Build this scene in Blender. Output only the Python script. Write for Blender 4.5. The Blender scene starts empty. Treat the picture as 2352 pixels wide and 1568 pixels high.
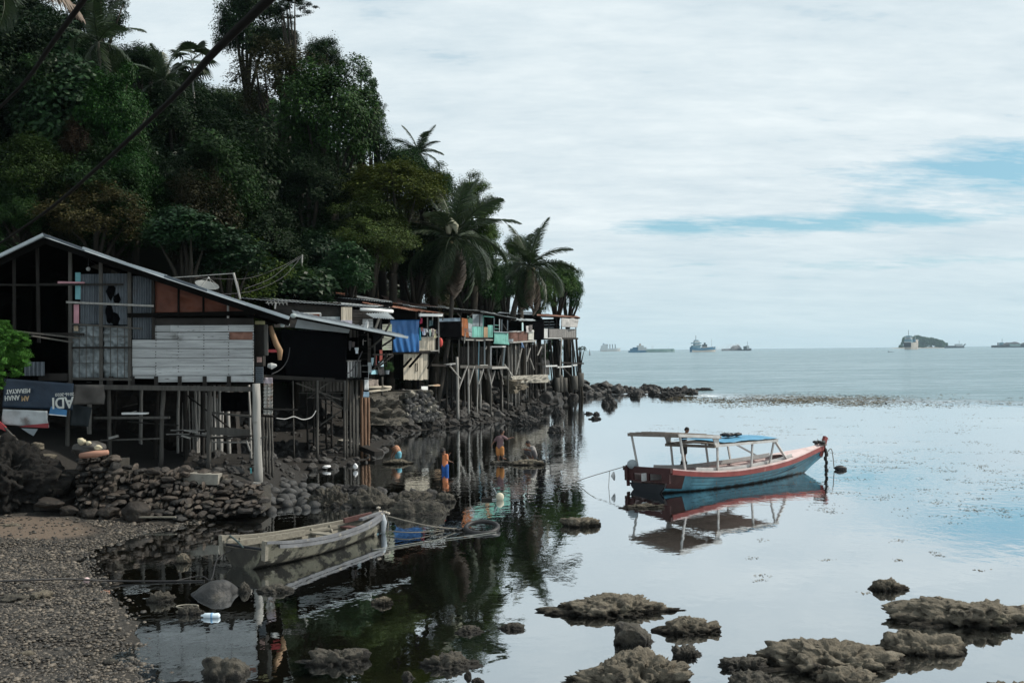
import bpy, bmesh, math, random
import numpy as np
from mathutils import Vector, Matrix, Quaternion
R = math.radians
rnd = random.Random(11)
nrs = np.random.RandomState(7)
scene = bpy.context.scene
COL = scene.collection
# ---------------------------------------------------------------- camera geometry
FOC, CX, CY, ROLL, HC = 2292.0, 1176.0, 806.6, 0.0108, 4.0
CR, SR = math.cos(ROLL), math.sin(ROLL)
def ray(px, py):
    a = (px-CX)/FOC; b = (CY-py)/FOC
    return a*CR+b*SR, -a*SR+b*CR
def at(px, py, d):
    u, w = ray(px, py); return Vector((u*d, d, HC+w*d))
def gnd(px, py, z=0.0):
    u, w = ray(px, py); d = (z-HC)/w
    return Vector((u*d, d, z))
def proj(p):
    u = p[0]/p[1]; w = (p[2]-HC)/p[1]
    a = u*CR-w*SR; b = u*SR+w*CR
    return CX+a*FOC, CY-b*FOC
zA = lambda x, y: (x*.29297, 516.8+.29297*y)
zB = lambda x, y: (x*.29297, 803.9+.29297*y)
zC = lambda x, y: (516.8+.2014*x, 631.6+.2014*y)
zD = lambda x, y: (574.2+.2014*x, 803.9+.2014*y)
zE = lambda x, y: (947.4+.1831*x, 660.3+.1831*y)
zF = lambda x, y: (1378+.2686*x, 947.4+.2686*y)
zG = lambda x, y: (861.3+.1953*x, 947.4+.1953*y)
zH = lambda x, y: (401.9+.2441*x, 1091+.2441*y)
zI = lambda x, y: (832.6+.1209*x, 660.3+.1209*y)      # roofs near the blue sheet
zS = lambda x, y: (1291.9+.1953*x, 746.4+.1953*y)     # ships, middle
zT = lambda x, y: (2009.7+.1455*x, 735.0+.1455*y)     # ships, right

# ---------------------------------------------------------------- object helpers
ORG = {}
def org(p): return ORG.get(p.name, Vector((0, 0, 0))) if p is not None else Vector((0, 0, 0))
def tag(o, label=None, cat=None, group=None, kind=None):
    if label: o['label'] = label
    if cat: o['category'] = cat
    if group: o['group'] = group
    if kind: o['kind'] = kind
    return o
def thing(name, label, cat, loc, group=None):
    o = bpy.data.objects.new(name, None); COL.objects.link(o)
    o.empty_display_size = .2
    o.location = loc; ORG[o.name] = Vector(loc)
    return tag(o, label, cat, group)
def link(name, me, mat, parent=None, origin=None, smooth=False):
    """link a mesh whose vertices are in world space; its origin goes to the parent's origin or ORIGIN"""
    o0 = org(parent) if parent is not None else (Vector(origin) if origin is not None else Vector((0, 0, 0)))
    if o0.length > 0: me.transform(Matrix.Translation(-o0))
    if mat is not None and not me.materials: me.materials.append(mat)
    if smooth: me.polygons.foreach_set('use_smooth', [True]*len(me.polygons))
    o = bpy.data.objects.new(name, me); COL.objects.link(o)
    if parent is not None: o.parent = parent
    else: o.location = o0
    ORG[o.name] = o0
    return o
class MB:
    def __init__(s, under=False): s.v = []; s.f = []; s.m = []; s.mi = 0; s.under = under
    def add(s, vs, fs):
        n = len(s.v); s.v.extend([tuple(v) for v in vs]); s.f.extend([tuple(i+n for i in f) for f in fs]); s.m.extend([s.mi]*len(fs)); return s
    def box(s, c, d, M=None):
        x, y, z = [k/2 for k in d]
        vs = [Vector((a*x, b*y, e*z)) for e in (-1, 1) for b in (-1, 1) for a in (-1, 1)]
        if M is not None: vs = [M @ v for v in vs]
        c = Vector(c)
        return s.add([v+c for v in vs], [(0, 2, 3, 1), (4, 5, 7, 6), (0, 1, 5, 4), (2, 6, 7, 3), (0, 4, 6, 2), (1, 3, 7, 5)])
    def bar(s, a, b, w, h=None, up=(0, 0, 1)):
        a = Vector(a); b = Vector(b); h = h or w; d = (b-a)
        if d.length < 1e-6: return s
        d.normalize(); up = Vector(up)
        if abs(d.dot(up)) > .97: up = Vector((0, 1, 0))
        x = d.cross(up).normalized(); y = x.cross(d).normalized()
        vs = [p+x*(i*w/2)+y*(j*h/2) for p in (a, b) for i, j in ((-1, -1), (1, -1), (1, 1), (-1, 1))]
        return s.add(vs, [(3, 2, 1, 0), (4, 5, 6, 7), (0, 1, 5, 4), (1, 2, 6, 5), (2, 3, 7, 6), (3, 0, 4, 7)])
    def prism(s, front, off):
        n = len(front); off = Vector(off)
        vs = [Vector(p) for p in front]+[Vector(p)+off for p in front]
        fs = [tuple(range(n)), tuple(range(2*n-1, n-1, -1))]+[(i, i+n, (i+1) % n+n, (i+1) % n) for i in range(n)]
        return s.add(vs, fs)
    def tube(s, path, rad, n=7, cap=True):
        path = [Vector(p) for p in path]
        if not hasattr(rad, '__len__'): rad = [rad]*len(path)
        vs = []; t0 = None; x = None
        for i, p in enumerate(path):
            t = (path[min(i+1, len(path)-1)]-path[max(i-1, 0)])
            t = t.normalized() if t.length > 1e-7 else Vector((0, 0, 1))
            if x is None:
                x = t.orthogonal().normalized()
            else:
                x = (x-t*x.dot(t)); x = x.normalized() if x.length > 1e-6 else t.orthogonal().normalized()
            y = t.cross(x)
            for k in range(n):
                an = 2*math.pi*k/n
                vs.append(p+(x*math.cos(an)+y*math.sin(an))*rad[i])
        fs = []
        for i in range(len(path)-1):
            for k in range(n):
                a = i*n+k; b = i*n+(k+1) % n
                fs.append((a, b, b+n, a+n))
        if cap:
            fs.append(tuple(range(n-1, -1, -1))); fs.append(tuple(range((len(path)-1)*n, len(path)*n)))
        return s.add(vs, fs)
    def grid(s, fn, nu, nv):
        vs = [fn(i/nu, j/nv) for j in range(nv+1) for i in range(nu+1)]
        fs = [(j*(nu+1)+i, j*(nu+1)+i+1, (j+1)*(nu+1)+i+1, (j+1)*(nu+1)+i) for j in range(nv) for i in range(nu)]
        return s.add(vs, fs)
    def sheet(s, c, nu, nv, fn=None, th=.012):
        """slab between four corners (u0v0,u1v0,u1v1,u0v1), offset along the normal by fn(u,v)"""
        c = [Vector(p) for p in c]
        n = (c[1]-c[0]).cross(c[3]-c[0])+(c[3]-c[2]).cross(c[1]-c[2])*1.0
        n = n.normalized()
        P = lambda u, v: (c[0]*(1-u)+c[1]*u)*(1-v)+(c[3]*(1-u)+c[2]*u)*v+n*(fn(u, v) if fn else 0)
        k = len(s.v)
        s.grid(P, nu, nv)
        m = len(s.v)-k
        s.v.extend([tuple(Vector(q)-n*th) for q in s.v[k:k+m]])
        W = nu+1
        fs = [(k+m+j*W+i, k+m+(j+1)*W+i, k+m+(j+1)*W+i+1, k+m+j*W+i+1) for j in range(nv) for i in range(nu)]
        edge = [i for i in range(W)]+[j*W+nu for j in range(1, nv+1)]+[nv*W+i for i in range(nu-1, -1, -1)]+[j*W for j in range(nv-1, 0, -1)]
        for a, b in zip(edge, edge[1:]+edge[:1]): fs.append((k+a, k+m+a, k+m+b, k+b))
        up = 1 if s.under else s.mi  # roof undersides take the near-black material, shade put into the colour
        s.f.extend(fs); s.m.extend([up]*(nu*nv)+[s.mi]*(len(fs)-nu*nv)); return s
    def ball(s, c, r, sub=2):
        V, F = ico(sub); r = Vector(r) if hasattr(r, '__len__') else Vector((r, r, r)); c = Vector(c)
        return s.add([(c.x+v[0]*r.x, c.y+v[1]*r.y, c.z+v[2]*r.z) for v in V], F)
    def mesh(s, name):
        me = bpy.data.meshes.new(name); me.from_pydata(s.v, [], s.f); me.validate(clean_customdata=False) if False else None
        me.update(); return me
    def build(s, name, mat, parent=None, origin=None, smooth=False):
        me = s.mesh(name)
        if isinstance(mat, (list, tuple)):
            for m in mat: me.materials.append(m)
            me.polygons.foreach_set('material_index', s.m); mat = None
        return link(name, me, mat, parent, origin, smooth)
_ico = {}
def ico(sub):
    if sub not in _ico:
        b = bmesh.new(); bmesh.ops.create_icosphere(b, subdivisions=sub, radius=1.0)
        b.verts.ensure_lookup_table()
        _ico[sub] = (np.array([v.co[:] for v in b.verts]), [tuple(v.index for v in f.verts) for f in b.faces]); b.free()
    return _ico[sub]
def bar(name, mat, parent, a, b, w, h=None): return MB().bar(a, b, w, h).build(name, mat, parent)
def pole(name, mat, parent, a, b, r, r2=None, wob=.0, n=7):
    a = Vector(a); b = Vector(b); k = 6; pts = []; rr = []
    for i in range(k+1):
        t = i/k; p = a.lerp(b, t)
        if 0 < i < k: p = p+Vector((rnd.uniform(-1, 1), rnd.uniform(-1, 1), 0))*wob
        pts.append(p); rr.append((r+(((r2 if r2 is not None else r)-r)*t))*rnd.uniform(.93, 1.07))
    return MB().tube(pts, rr, n).build(name, mat, parent, smooth=True)
# ---------------------------------------------------------------- numpy noise
def _h(i, j, k, s):
    n = np.sin(i*127.1+j*311.7+k*74.7+s*53.3)*43758.5453
    return n-np.floor(n)
def pn(P, s=0.0):
    """value noise, about -1..1"""
    P = np.asarray(P, float); I = np.floor(P); F = P-I; F = F*F*(3-2*F)
    i, j, k = I[..., 0], I[..., 1], I[..., 2]; x, y, z = F[..., 0], F[..., 1], F[..., 2]
    L = lambda a, b, t: a+(b-a)*t
    c = lambda a, b, e: _h(i+a, j+b, k+e, s)
    v = L(L(L(c(0, 0, 0), c(1, 0, 0), x), L(c(0, 1, 0), c(1, 1, 0), x), y), L(L(c(0, 0, 1), c(1, 0, 1), x), L(c(0, 1, 1), c(1, 1, 1), x), y), z)
    return v*2-1
def fbm(P, s=0.0, o=4):
    P = np.asarray(P, float); r = 0; a = 1.0
    for q in range(o): r = r+a*pn(P*(2.03**q), s+q*7.1); a *= .5
    return r
def npmesh(name, V, F, mat=None, smooth=False):
    """fast mesh from numpy arrays; F is (n,k)"""
    V = np.asarray(V, np.float32); F = np.asarray(F, np.int32); me = bpy.data.meshes.new(name)
    me.vertices.add(len(V)); me.vertices.foreach_set('co', V.ravel())
    n, k = F.shape
    me.loops.add(n*k); me.loops.foreach_set('vertex_index', F.ravel())
    me.polygons.add(n); me.polygons.foreach_set('loop_start', np.arange(0, n*k, k, dtype=np.int32))
    try: me.polygons.foreach_set('loop_total', np.full(n, k, dtype=np.int32))
    except Exception: pass
    if smooth: me.polygons.foreach_set('use_smooth', np.ones(n, dtype=bool))
    me.update(calc_edges=True)
    if mat: me.materials.append(mat)
    return me
# ---------------------------------------------------------------- materials
MATS = {}
class NT:
    def __init__(s, m): s.t = m.node_tree; s.t.nodes.clear()
    def n(s, typ, **kw):
        nd = s.t.nodes.new(typ)
        for k, v in kw.items():
            if k.startswith('i_'):
                key = k[2:].replace('_', ' '); nd.inputs[key].default_value = v
            elif isinstance(k, str): setattr(nd, k, v)
        return nd
    def l(s, a, b): s.t.links.new(a, b)
    def math(s, op, a, b=None, clamp=False):
        nd = s.n('ShaderNodeMath', operation=op, use_clamp=clamp)
        for i, q in enumerate((a, b)):
            if q is None: continue
            if hasattr(q, 'is_linked'): s.l(q, nd.inputs[i])
            else: nd.inputs[i].default_value = q
        return nd.outputs[0]
    def mix(s, fac, a, b, typ='MIX'):
        nd = s.n('ShaderNodeMix', data_type='RGBA', blend_type=typ)
        for sock, q in ((nd.inputs[0], fac), (nd.inputs[6], a), (nd.inputs[7], b)):
            if hasattr(q, 'is_linked'): s.l(q, sock)
            elif isinstance(q, (int, float)): sock.default_value = q
            else: sock.default_value = (*q, 1) if len(q) == 3 else q
        return nd.outputs[2]
    def ramp(s, fac, lo, hi):
        nd = s.n('ShaderNodeMapRange'); nd.inputs['From Min'].default_value = lo; nd.inputs['From Max'].default_value = hi
        s.l(fac, nd.inputs['Value']); return nd.outputs[0]
    def noise(s, vec, scale, detail=4, rough=.55, stretch=None):
        if stretch:
            mp = s.n('ShaderNodeMapping'); mp.inputs['Scale'].default_value = stretch; s.l(vec, mp.inputs['Vector']); vec = mp.outputs[0]
        nd = s.n('ShaderNodeTexNoise'); nd.inputs['Scale'].default_value = scale; nd.inputs['Detail'].default_value = detail; nd.inputs['Roughness'].default_value = rough
        s.l(vec, nd.inputs['Vector']); return nd.outputs['Fac']
def mat(name, col, rough=.8, var=.3, ns=3.0, stretch=None, bump=.0, bs=25.0, spec=.3, isl=.0, spots=None, metal=0.0, objcol=False, trans=0.0, col2=None, wet=None):
    """spots: list of (colour, noise scale, lo, hi, stretch)"""
    if name in MATS: return MATS[name]
    m = bpy.data.materials.new(name); m.use_nodes = True; t = NT(m); MATS[name] = m
    tc = t.n('ShaderNodeTexCoord'); vec = tc.outputs['Object']
    base = t.n('ShaderNodeRGB'); base.outputs[0].default_value = (*col, 1); c = base.outputs[0]
    geo = t.n('ShaderNodeNewGeometry')
    if col2 is not None:
        c = t.mix(geo.outputs['Random Per Island'], col, col2)
    if objcol:
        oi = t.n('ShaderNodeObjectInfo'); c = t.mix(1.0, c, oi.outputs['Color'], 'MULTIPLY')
    nz = t.noise(vec, ns, 5, .6, stretch)
    k = t.ramp(nz, .25, .75)
    k = t.math('ADD', t.math('MULTIPLY', k, 2*var), 1-var)
    if isl:
        wn = t.n('ShaderNodeTexWhiteNoise', noise_dimensions='1D'); t.l(geo.outputs['Random Per Island'], wn.inputs['W'])
        k = t.math('MULTIPLY', k, t.math('ADD', t.math('MULTIPLY', wn.outputs['Value'], 2*isl), 1-isl))
    cmb = t.n('ShaderNodeCombineColor'); [t.l(k, cmb.inputs[i]) for i in range(3)]
    c = t.mix(1.0, c, cmb.outputs[0], 'MULTIPLY')
    for sp in (spots or []):
        sc, sn, lo, hi = sp[:4]; q = t.noise(vec, sn, 5, .6, sp[4] if len(sp) > 4 else None)
        c = t.mix(t.ramp(q, lo, hi), c, sc)
    if wet:      # damp dark tide band just above the water
        sz = t.n('ShaderNodeSeparateXYZ'); t.l(geo.outputs['Position'], sz.inputs[0])
        wz = t.math('SUBTRACT', sz.outputs[2], t.math('MULTIPLY', t.noise(geo.outputs['Position'], 5, 3), wet*1.6))
        c = t.mix(t.ramp(wz, wet*.1, -wet*.6), c, (.012, .011, .009))
    b = t.n('ShaderNodeBsdfPrincipled'); t.l(c, b.inputs['Base Color'])
    b.inputs['Roughness'].default_value = rough; b.inputs['Specular IOR Level'].default_value = spec; b.inputs['Metallic'].default_value = metal
    if bump:
        q = t.noise(vec, bs, 4, .6, stretch); bp = t.n('ShaderNodeBump'); bp.inputs['Strength'].default_value = bump; bp.inputs['Distance'].default_value = .05
        t.l(q, bp.inputs['Height']); t.l(bp.outputs[0], b.inputs['Normal'])
    out = t.n('ShaderNodeOutputMaterial'); sh = b.outputs[0]
    if trans:
        tr = t.n('ShaderNodeBsdfTranslucent'); t.l(c, tr.inputs['Color'])
        mx = t.n('ShaderNodeMixShader'); mx.inputs[0].default_value = trans; t.l(sh, mx.inputs[1]); t.l(tr.outputs[0], mx.inputs[2]); sh = mx.outputs[0]
    t.l(sh, out.inputs['Surface'])
    return m
WS = (6, 6, .5)   # vertical grain;  HS = horizontal
HS = (.5, 6, 8)
M_plank = mat('weathered_plank', (.33, .345, .35), .85, .35, 2.2, HS, .25, 12, .2, .28, [((.055, .05, .045), 1.3, .62, .8), ((.05, .045, .04), 7, .62, .75, (.6, 4, 5))])
M_post = mat('grey_post', (.075, .072, .066), .85, .35, 2.5, WS, .25, 12, .2, .15, [((.05, .045, .04), 2, .58, .8)])
M_postL = mat('pale_post', (.27, .265, .25), .8, .3, 2.5, WS, .2, 12, .2, .1, [((.09, .08, .07), 2.5, .6, .8)])
M_dark = mat('dark_wood', (.028, .026, .024), .9, .4, 2.5, None, .15, 12, .15, .35)
M_black = mat('black_sheet', (.0025, .0025, .003), .95, .3, 3, None, 0, 1, .0)  # also stands in for the dark of holes, a doorway and the shed inside
M_darkw = mat('shadow_board', (.009, .0085, .008), .95, .4, 2.2, None, .1, 12, .0, .5)  # near black: the shade of interiors put into the board colour
M_bamboo = mat('bamboo_slat', (.42, .38, .31), .75, .25, 2.5, WS, .15, 12, .2, .3, [((.14, .12, .1), 3, .56, .8, (5, 5, .5)), ((.10, .09, .08), 1.2, .6, .85)])
M_zinc = mat('zinc_sheet', (.38, .42, .44), .42, .2, 1.6, None, 0, 1, .5, 0, [((.22, .17, .14), 1.3, .60, .8)], metal=.35)
M_zincD = mat('dull_zinc_sheet', (.095, .112, .13), .5, .35, 2.0, None, 0, 1, .4, 0, [((.07, .05, .04), 1.7, .6, .8)], metal=.3)
M_rust = mat('rusty_sheet', (.22, .10, .065), .75, .4, 1.2, None, .1, 20, .25, 0, [((.36, .33, .31), .9, .52, .68), ((.10, .05, .04), 2.2, .6, .75)])
M_rustO = mat('orange_rust_sheet', (.27, .10, .04), .8, .4, 2.5, None, .1, 20, .2, 0, [((.36, .30, .25), 2, .56, .7), ((.08, .04, .03), 3, .6, .7)])
M_white = mat('white_plastic', (.72, .73, .72), .5, .06, 3, None, 0, 1, .4)
M_whiteD = mat('dirty_white', (.45, .46, .46), .7, .25, 4, None, 0, 1, .3, .1)
M_greyP = mat('grey_panel', (.23, .265, .285), .7, .15, 2, None, 0, 1, .3, .1, [((.12, .12, .12), 2, .65, .8)])
M_green = mat('turquoise_board', (.13, .33, .29), .7, .3, 3, WS, .1, 15, .25, .2, [((.07, .13, .12), 2.3, .58, .75)])
M_brown = mat('brown_corrugated', (.20, .115, .095), .8, .3, 3, None, .1, 20, .2, .15)
M_blueT = mat('blue_tarpaulin', (.008, .085, .25), .5, .15, 2.0, None, .15, 9, .4, 0)
M_orangeT = mat('orange_tarpaulin', (.125, .042, .024), .6, .5, 1.2, None, .2, 8, .3, trans=.15)
M_foil = mat('crumpled_plastic', (.165, .19, .20), .4, .45, 3.5, None, .8, 7, .45)
M_rope = mat('rope', (.16, .15, .13), .9, .2, 20)
M_blackrub = mat('black_rubber', (.015, .015, .016), .5, .2, 8)
M_wire = mat('wire', (.06, .06, .065), .6, .1, 8)
M_stone = mat('dark_stone', (.014, .014, .014), .7, .4, 3.5, None, .6, 14, .3, .6, [((.12, .11, .085), 1.6, .62, .78), ((.006, .006, .006), 5, .56, .70)], col2=(.046, .037, .030))
M_cob = mat('cobble', (.034, .035, .036), .6, .35, 4, None, .4, 18, .35, .3, [((.09, .08, .062), 2, .58, .75)], objcol=True)
M_reef = mat('reef_limestone', (.115, .102, .08), .9, .45, 4, None, 1.0, 13, .15, 0, [((.025, .023, .02), 5, .52, .66), ((.20, .182, .148), 2.1, .60, .8), ((.06, .062, .035), 1.2, .58, .8)], wet=.12)
M_reefD = mat('wet_reef', (.05, .046, .037), .75, .45, 4, None, 1.0, 14, .3, 0, [((.012, .011, .010), 5, .50, .64), ((.12, .11, .085), 2, .62, .8)], wet=.10)
M_barn = mat('barnacled_rock', (.02, .02, .02), .7, .4, 5, None, .8, 16, .3, 0, [((.4, .4, .38), 14, .64, .72)], wet=.08)
M_boul = mat('black_boulder', (.028, .027, .026), .62, .5, 2.5, None, .8, 9, .3, 0, [((.07, .063, .052), 1.1, .58, .78), ((.006, .006, .006), 4, .54, .68)], objcol=True)
M_peb = mat('pebble', (.022, .021, .019), .5, .2, 5, None, 0, 1, .35, .8, None, col2=(.092, .077, .060))
M_skin = mat('brown_skin', (.13, .06, .035), .55, .1, 4, None, 0, 1, .4)
M_hair = mat('black_hair', (.008, .007, .007), .6, .1, 8)
M_bark = mat('bark', (.028, .025, .02), .9, .35, 3, WS, .4, 10, .15, 0, [((.03, .028, .024), 2, .55, .75)])
M_barkP = mat('palm_bark', (.05, .046, .04), .9, .3, 3, (1, 1, 6), .4, 10, .15)
M_conc = mat('concrete', (.21, .20, .175), .9, .3, 3, None, .5, 10, .2, 0, [((.09, .085, .075), 2, .55, .75)])
def leafmat(name, c1, c2, rough=.6, spec=.12, tr=.16):
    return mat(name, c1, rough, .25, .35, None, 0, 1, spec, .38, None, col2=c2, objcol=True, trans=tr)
M_leaf = leafmat('green_leaf', (.006, .020, .006), (.022, .050, .012))
M_leafB = leafmat('large_leaf', (.009, .026, .010), (.021, .046, .016), .5, .2)
M_leafF = leafmat('feathery_leaf', (.032, .054, .011), (.072, .09, .017))
M_leafN = leafmat('brownish_leaf', (.017, .0165, .007), (.036, .031, .013))
M_frond = leafmat('palm_frond', (.012, .027, .010), (.032, .050, .019), .42, .28, .18)
M_frondD = leafmat('dry_palm_frond', (.11, .085, .065), (.17, .13, .10), .6, .3, .12)
# ---------------------------------------------------------------- camera, light, sky
cam = bpy.data.cameras.new('camera'); co = bpy.data.objects.new('camera', cam); COL.objects.link(co)
cam.sensor_width = 36.0; cam.lens = 36.0*FOC/2352.0; cam.shift_y = (CY-784)/2352.0; cam.clip_end = 60000; cam.clip_start = .1
co.matrix_world = Matrix(((CR, SR, 0, 0), (0, 0, -1, 0), (-SR, CR, 0, HC), (0, 0, 0, 1)))
scene.camera = co
SUN = Vector((.95, .16, 1.12)).normalized()
sl = bpy.data.lights.new('sun', 'SUN'); sl.energy = 4.9; sl.angle = R(.53); sl.color = (1.0, .93, .82)
so = bpy.data.objects.new('sun', sl); COL.objects.link(so); so.rotation_euler = SUN.to_track_quat('Z', 'Y').to_euler(); so.location = (40, 10, 60)
scene.view_settings.view_transform = 'Standard'; scene.view_settings.look = 'None'; scene.view_settings.exposure = 0.0; scene.view_settings.gamma = 1
w = bpy.data.worlds.new('World'); scene.world = w; w.use_nodes = True; t = NT(w)
sky = t.n('ShaderNodeTexSky', sky_type='NISHITA'); sky.sun_disc = False; sky.sun_elevation = math.asin(SUN.z); sky.sun_rotation = math.atan2(SUN.x, SUN.y); sky.air_density = 1.0; sky.dust_density = .6; sky.ozone_density = 2.0
tc = t.n('ShaderNodeTexCoord'); sep = t.n('ShaderNodeSeparateXYZ'); t.l(tc.outputs['Generated'], sep.inputs[0])
X, Y, Z = sep.outputs
zc = t.math('MAXIMUM', Z, .0)
# cloud layer seen in perspective: the direction cut with a flat deck
den = t.math('ADD', zc, .17)
cmb = t.n('ShaderNodeCombineXYZ'); t.l(t.math('DIVIDE', X, den), cmb.inputs[0]); t.l(t.math('DIVIDE', Y, den), cmb.inputs[1])
cv = cmb.outputs[0]
n1 = t.noise(cv, .8, 7, .58, (.8, 1.2, 1)); n2 = t.noise(cv, 3.2, 6, .62, (.7, 1.3, 1)); n3 = t.noise(cv, .9, 5, .55, (.5, 1.3, 1))
az = t.math('ARCTAN2', X, Y)
def gauss(a0, sa, z0, sz):
    a = t.math('DIVIDE', t.math('SUBTRACT', az, a0), sa); b = t.math('DIVIDE', t.math('SUBTRACT', Z, z0), sz)
    q = t.math('ADD', t.math('MULTIPLY', a, a), t.math('MULTIPLY', b, b)); return t.math('POWER', 2.718, t.math('MULTIPLY', q, -1.0))
# breaks in the cloud: where the blue shows
g = t.math('ADD', t.math('MULTIPLY', gauss(.53, .20, .158, .024), 1.25), t.math('MULTIPLY', gauss(.33, .17, .118, .010), 1.0))
g = t.math('ADD', g, t.math('MULTIPLY', gauss(.16, .09, .122, .008), .6)); g = t.math('ADD', g, t.math('MULTIPLY', gauss(-.22, .10, .345, .022), .5))
g = t.math('ADD', g, t.math('MULTIPLY', gauss(.45, .25, .078, .006), .45)); g = t.math('ADD', g, t.math('MULTIPLY', gauss(.02, .2, .33, .018), .25)); g = t.math('ADD', g, t.math('MULTIPLY', gauss(.55, .2, .44, .04), .8))
n4 = t.noise(cv, 8.0, 6, .68, (.6, 1.4, 1)); cov = t.math('ADD', t.math('ADD', t.math('MULTIPLY', n1, .50), t.math('ADD', t.math('MULTIPLY', n2, .60), t.math('MULTIPLY', n4, .55))), -.06)
brk = t.ramp(t.noise(cv, 5.5, 7, .68, (.55, 1.5, 1)), .36, .60); g = t.math('MULTIPLY', g, t.math('ADD', t.math('MULTIPLY', brk, .75), .42)); cov = t.math('SUBTRACT', cov, t.math('MULTIPLY', g, .52))
cov = t.ramp(cov, .27, .64)
horiz = t.ramp(Z, .13, .0)                                       # thin bright veil low down
tone = t.ramp(t.math('ADD', t.math('MULTIPLY', n3, .45), t.math('ADD', t.math('MULTIPLY', n2, .3), t.math('MULTIPLY', n4, .25))), .40, .60)
cloud = t.mix(tone, (.64, .755, .82), (.86, .945, .975))
low = (.54, .72, .79)
cloud = t.mix(t.math('MULTIPLY', horiz, .75), cloud, low)
blue = t.mix(.55, t.mix(1.0, sky.outputs[0], (.052, .092, .094), 'MULTIPLY'), (.46, .72, .85))
blue = t.mix(t.math('MULTIPLY', horiz, .6), blue, low)
fin = t.mix(cov, blue, cloud)
below = t.ramp(Z, -.002, -.05)
fin = t.mix(below, fin, (.10, .13, .15))
bg = t.n('ShaderNodeBackground'); bg.inputs['Strength'].default_value = 1.0; t.l(fin, bg.inputs[0])
wo = t.n('ShaderNodeOutputWorld'); t.l(bg.outputs[0], wo.inputs[0])
# ---------------------------------------------------------------- terrain
G = lambda px, py: tuple(gnd(px, py)[:2])
LAND = [G(*p) for p in ((400, 1660), (345, 1568), (300, 1500), (270, 1440), (255, 1370), (215, 1330), (195, 1300), (205, 1265), (290, 1235), (420, 1205), (520, 1185), (640, 1165), (700, 1138), (690, 1122), (660, 1106), (700, 1080), (800, 1070), (850, 1055), (870, 1030), (890, 1008), (960, 988), (1050, 977), (1110, 973), (1180, 958), (1250, 934), (1300, 920), (1370, 906), (1450, 901), (1560, 899))]
TIP = LAND[-1]
LAND += [(TIP[0]+1.0, TIP[1]+3), (9, 97), (5, 108), (0, 125), (-30, 160), (-120, 160), (-120, 2), (-2.6, 2), (-3.2, 8)]
HILL = [(-110, 32), (-30, 33.5), (-17, 35.5), (-13, 40), (-9.0, 47), (-7.2, 57), (-4.2, 66), (-1.0, 76), (1.0, 88), (-4, 104), (-40, 135), (-110, 135)]
def sdf(poly, X, Y):
    X = np.asarray(X, float); Y = np.asarray(Y, float); D = np.full(X.shape, 1e9); ins = np.zeros(X.shape, bool)
    for (ax, ay), (bx, by) in zip(poly, poly[1:]+poly[:1]):
        ex, ey = bx-ax, by-ay; wx, wy = X-ax, Y-ay
        tt = np.clip((wx*ex+wy*ey)/(ex*ex+ey*ey), 0, 1)
        D = np.minimum(D, (wx-ex*tt)**2+(wy-ey*tt)**2)
        c = ((ay <= Y) & (by > Y)) | ((by <= Y) & (ay > Y))
        with np.errstate(divide='ignore', invalid='ignore'):
            ins ^= c & (X < ax+(Y-ay)*ex/(ey if ey else 1e-9))
    D = np.sqrt(D); return np.where(ins, D, -D)
sm = lambda x: (lambda q: q*q*(3-2*q))(np.clip(x, 0, 1))
def height(X, Y):
    X = np.asarray(X, float); Y = np.asarray(Y, float)
    s = sdf(LAND, X, Y); h = sdf(HILL, X, Y)
    k = .085+.42*sm((Y-38)/9)-.25*sm((Y-82)/5)
    cap = .75+1.35*sm((Y-40)/14)-1.0*sm((X-8)/5)
    z = np.where(s > 0, cap*(1-np.exp(-k*np.maximum(s, 0)/cap)), -.42*(1-np.exp(np.minimum(s, 0)*.22)))
    z = z+(.75*sm((-6.3-X)/1.3)*sm((Y-23.9)/1.3)*(1-sm((Y-31)/3))+.6*sm((-10.6-X)/1.6)*sm((Y-23.4)/2.5))*(s > 0)
    z = z+np.where(h > 0, 27*(1-np.exp(-np.maximum(h, 0)*1.0/27)), 0)
    P = np.stack([X, Y, X*0], -1)
    n = .05*pn(P*.7)+.03*pn(P*2.1, 3)
    n = n*np.where(s > 0, 1.0, .35)
    z = z+n+np.where(h > 2, 1.2*pn(P*.11, 5), 0)
    return np.where(s < -1.2, np.minimum(z, -.06), z)
def hz(x, y): return float(height(np.array([x]), np.array([y]))[0])
def terrain():
    xs = np.concatenate([np.arange(-120, -50, 3.0), np.arange(-50, 26, .42), np.arange(26, 70, 4.0)]); ys = np.concatenate([np.arange(-8, 8, 2.0), np.arange(8, 100, .42), np.arange(100, 170, 3.0)])
    Xg, Yg = np.meshgrid(xs, ys); Zg = height(Xg, Yg)
    edge = np.maximum(sm((Xg-26)/40), 0)+sm((Yg-120)/45)*(Zg < 1)
    Zg = np.where(Zg < .0, Zg-2.4*np.clip(edge, 0, 1), Zg)
    nx, ny = len(xs), len(ys); idx = np.arange(nx*ny).reshape(ny, nx)
    F = np.stack([idx[:-1, :-1], idx[:-1, 1:], idx[1:, 1:], idx[1:, :-1]], -1).reshape(-1, 4)
    return npmesh('ground', np.stack([Xg, Yg, Zg], -1).reshape(-1, 3), F, None, True)
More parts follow.
